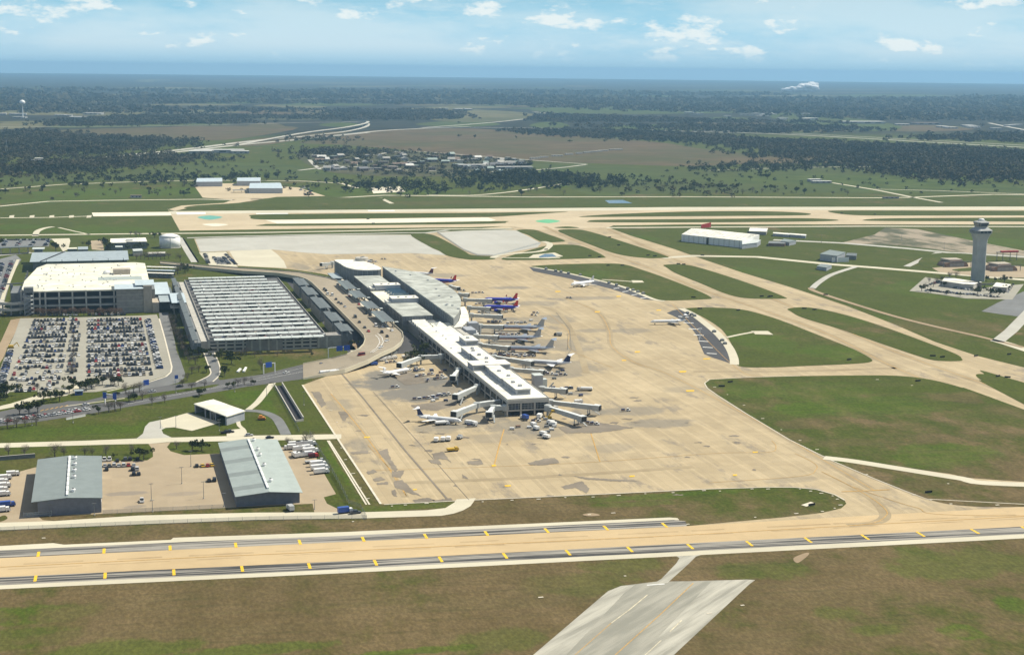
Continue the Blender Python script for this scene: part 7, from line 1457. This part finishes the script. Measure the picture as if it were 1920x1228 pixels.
# ------------------------------------------------------------------ distant houses
RM = [plain('roof_slate', (.16,.16,.17), .8, var=.1), plain('roof_brown', (.19,.14,.11), .8, var=.1), plain('roof_pale', (.36,.35,.32), .7, var=.08), plain('roof_white', (.62,.61,.57), .7, var=.05), plain('roof_greenish', (.30,.36,.33), .7, var=.1)]
WM = [plain('house_wall_brick', (.24,.17,.14), .85), plain('house_wall_cream', (.52,.47,.38), .85), plain('house_wall_grey', (.36,.36,.36), .85)]
def house_proto(roof, wall, flat):
    t = link('house', None); MB().box(-.5,.5,-.5,.5,0,1).build('wall', WM[wall], t)
    if flat: MB().box(-.52,.52,-.53,.53,1,1.1).build('roof', RM[roof], t)
    else: MB().add([(-.56,-.6,1),(.56,-.6,1),(.56,.6,1),(-.56,.6,1),(-.5,0,1.75),(.5,0,1.75)], [(0,1,5,4),(2,3,4,5),(1,2,5),(3,0,4)]).build('roof', RM[roof], t)
    for x in (-.3,.05,.32): MB().box(x-.07,x+.07,-.515,-.502,.35,.7).build('window', M['glass'], t)
    return t
HP = {}
def house(px, py, w, d, h, roof, wall, flat, rz, label, group, name='house', cat='house'):
    k = (roof, wall, flat)
    if k in HP: o = copy_tree(HP[k])
    else: o = house_proto(*k); HP[k] = o
    o.name = name; p = G(px, py); o.location = (p.x, p.y, .06); o.scale = (w, d, h); o.rotation_euler = (0, 0, rz); tag(o, label, cat, group)
rn = ['slate-roofed','brown-roofed','pale-roofed','white-roofed','greenish-roofed']
for i in range(96):
    px = random.uniform(590, 985); c = 304+(px-600)*.016; py = random.uniform(c-17+abs(px-780)*.03, c+16); r_ = random.choice([0,0,1,1,2,2,3,4])
    house(px, py, random.uniform(9,26), random.uniform(9,15), random.uniform(4,6.5), r_, random.randrange(3), random.random() < .45, random.choice((0,0,R(90),R(20),R(-15))), '%s house in the distant estate beside the brown field' % rn[r_], 'houses of the distant estate')
for px, py, w, d, h, lab in ((377,288.5,60,30,7,'white flat-roofed shed by the highway, smaller of a pair'),(412,287,120,34,8,'white flat-roofed warehouse by the highway with smaller shed'),(450,288,44,26,6,'small pale depot beside the white warehouse'),(1617,232,190,60,9,'long white warehouse roof in the distant plain'),(1735,234,120,60,8,'pale roof among the scattered distant plain buildings'),(868,207,90,60,8,'white roof in the pale distant clearing'),(1527,341,26,14,5,'white farm shed roof with pen beside the meadow track'),(1540,343.5,40,12,4,'low grey farm shed below the white one'),(892,314,80,18,6,'long white school roof at the estate end'),(960,318,90,16,6,'pale long block at the estate end'),(255,371,18,10,4,'dark hut on a pale pad in the runway meadow'),(1670,372.5,30,6,3,'dark low culvert house beside the perimeter road'),(726,190,90,50,10,'red-roofed block far off in the woods')):
    house(px, py, w, d, h, 1 if 'red' in lab or 'dark' in lab else 3, 2, True, 0, lab, None, 'far_building', 'building')
for i in range(46):
    px, py = random.choice([(random.uniform(1280,1480), random.uniform(212,219)), (random.uniform(1440,1640), random.uniform(212,226)), (random.uniform(1690,1920), random.uniform(231,244)), (random.uniform(0,180), random.uniform(206,222)), (random.uniform(680,900), random.uniform(203,216)), (random.uniform(20,180), random.uniform(290,308))])
    big = 1.7 if py < 250 else .8; house(px, py, random.uniform(18,45)*big, random.uniform(14,26)*big, random.uniform(4,7), random.choice([2,3,3]), 2, True, random.uniform(-.3,.3), 'tiny pale roof among the trees of the far plain', 'tiny roofs on the far plain', 'far_building', 'building')
# white-roofed trailers strung along the field lane
for i, (px, py) in enumerate(((1003,298),(1020,296),(1045,293.5),(1067,290.5),(1086,288.6),(1100,287),(1112,286),(1122,285),(1131,284),(1148,282),(1160,281.4))): house(px, py, random.uniform(16,34), 5, 3, 3, 2, True, R(18), 'white strip building along the lane in the brown field', 'white strip along the field lane', 'field_shed', 'shed')
# water tower
wt = thing('water_tower', 'white ball water tower on a slender stem in the plain', 'water tower', tuple(G(43,222)))
MB().lathe([(5,0),(2.2,6),(2.0,52),(4,55)], n=16).build('stem', M['white'], wt, True); MB().lathe([(3,54),(8.5,57),(11.5,62),(11.5,66),(8.5,71),(3,74),(.5,74.6)], n=24).build('ball', M['white'], wt, True)
for px, py in ((123,234),(141,236),(13,292)):
    p = G(px, py); t = thing('pylon', 'thin grey lattice mast rising from the far fields', 'pylon', (p.x, p.y, 0), group='lattice masts in the far fields')
    for s in ((-3,-3),(3,-3),(3,3),(-3,3)): MB().bar((s[0],s[1],0), (0,0,40), .35).build('leg', M['steel'], t)
    for z in (10,20,30): MB().bar((-3+z*.075,0,z), (3-z*.075,0,z), .3).build('brace', M['steel'], t)
# bare earth patch, smoke
sheet('bare_ground', [(694,352),(750,350),(760,360),(700,363)], M['new_pave'], .15)
p0 = G(1468, 173); sv, sf = [], []
M['smoke'], nts, bsm = nodes('white_smoke'); bsm.inputs['Base Color'].default_value = (.9,.9,.9,1); bsm.inputs['Roughness'].default_value = 1; bsm.inputs['Alpha'].default_value = .95; bsm.inputs['Specular IOR Level'].default_value = 0
bm = bmesh.new()
for i in range(150):
    u = RNG.uniform(0, 1); x = u*430; hgt = 22+70*u+(60*max(0, u-.75)); z = RNG.uniform(.1, 1)*hgt*.9; r_ = RNG.uniform(14, 30)*(.6+u)*(1 if u < .9 else .5)
    bmesh.ops.create_icosphere(bm, subdivisions=2, radius=r_, matrix=Matrix.Translation((x, RNG.uniform(-40,40), z+r_*.5)) @ Matrix.Diagonal((1.5, 1, .7, 1)))
for v in bm.verts: v.co += Vector(RNG.normal(size=3))*1.6
me = bpy.data.meshes.new('smoke'); bm.to_mesh(me); bm.free(); me.materials.append(M['smoke']); o = link('smoke_plume', me); o.location = (p0.x, p0.y, 1); tag(o, 'white smoke plume drifting low over the far woods', 'smoke', kind='stuff')
# ------------------------------------------------------------------ haze
def haze():
    m = bpy.data.materials.new('haze_air'); m.use_nodes = True; nt = m.node_tree; nt.nodes.clear()
    out = nt.nodes.new('ShaderNodeOutputMaterial'); v = nt.nodes.new('ShaderNodeVolumePrincipled')
    v.inputs['Color'].default_value = (.37, .68, 1.0, 1); v.inputs['Density'].default_value = HAZE_D; v.inputs['Anisotropy'].default_value = 0.1
    nt.links.new(v.outputs[0], out.inputs['Volume'])
    o = MB().box(-38200, 38200, -38200, 38200, -2, 270).build('haze', m); tag(o, kind='stuff')
HAZE_D = 4.6e-5
haze()
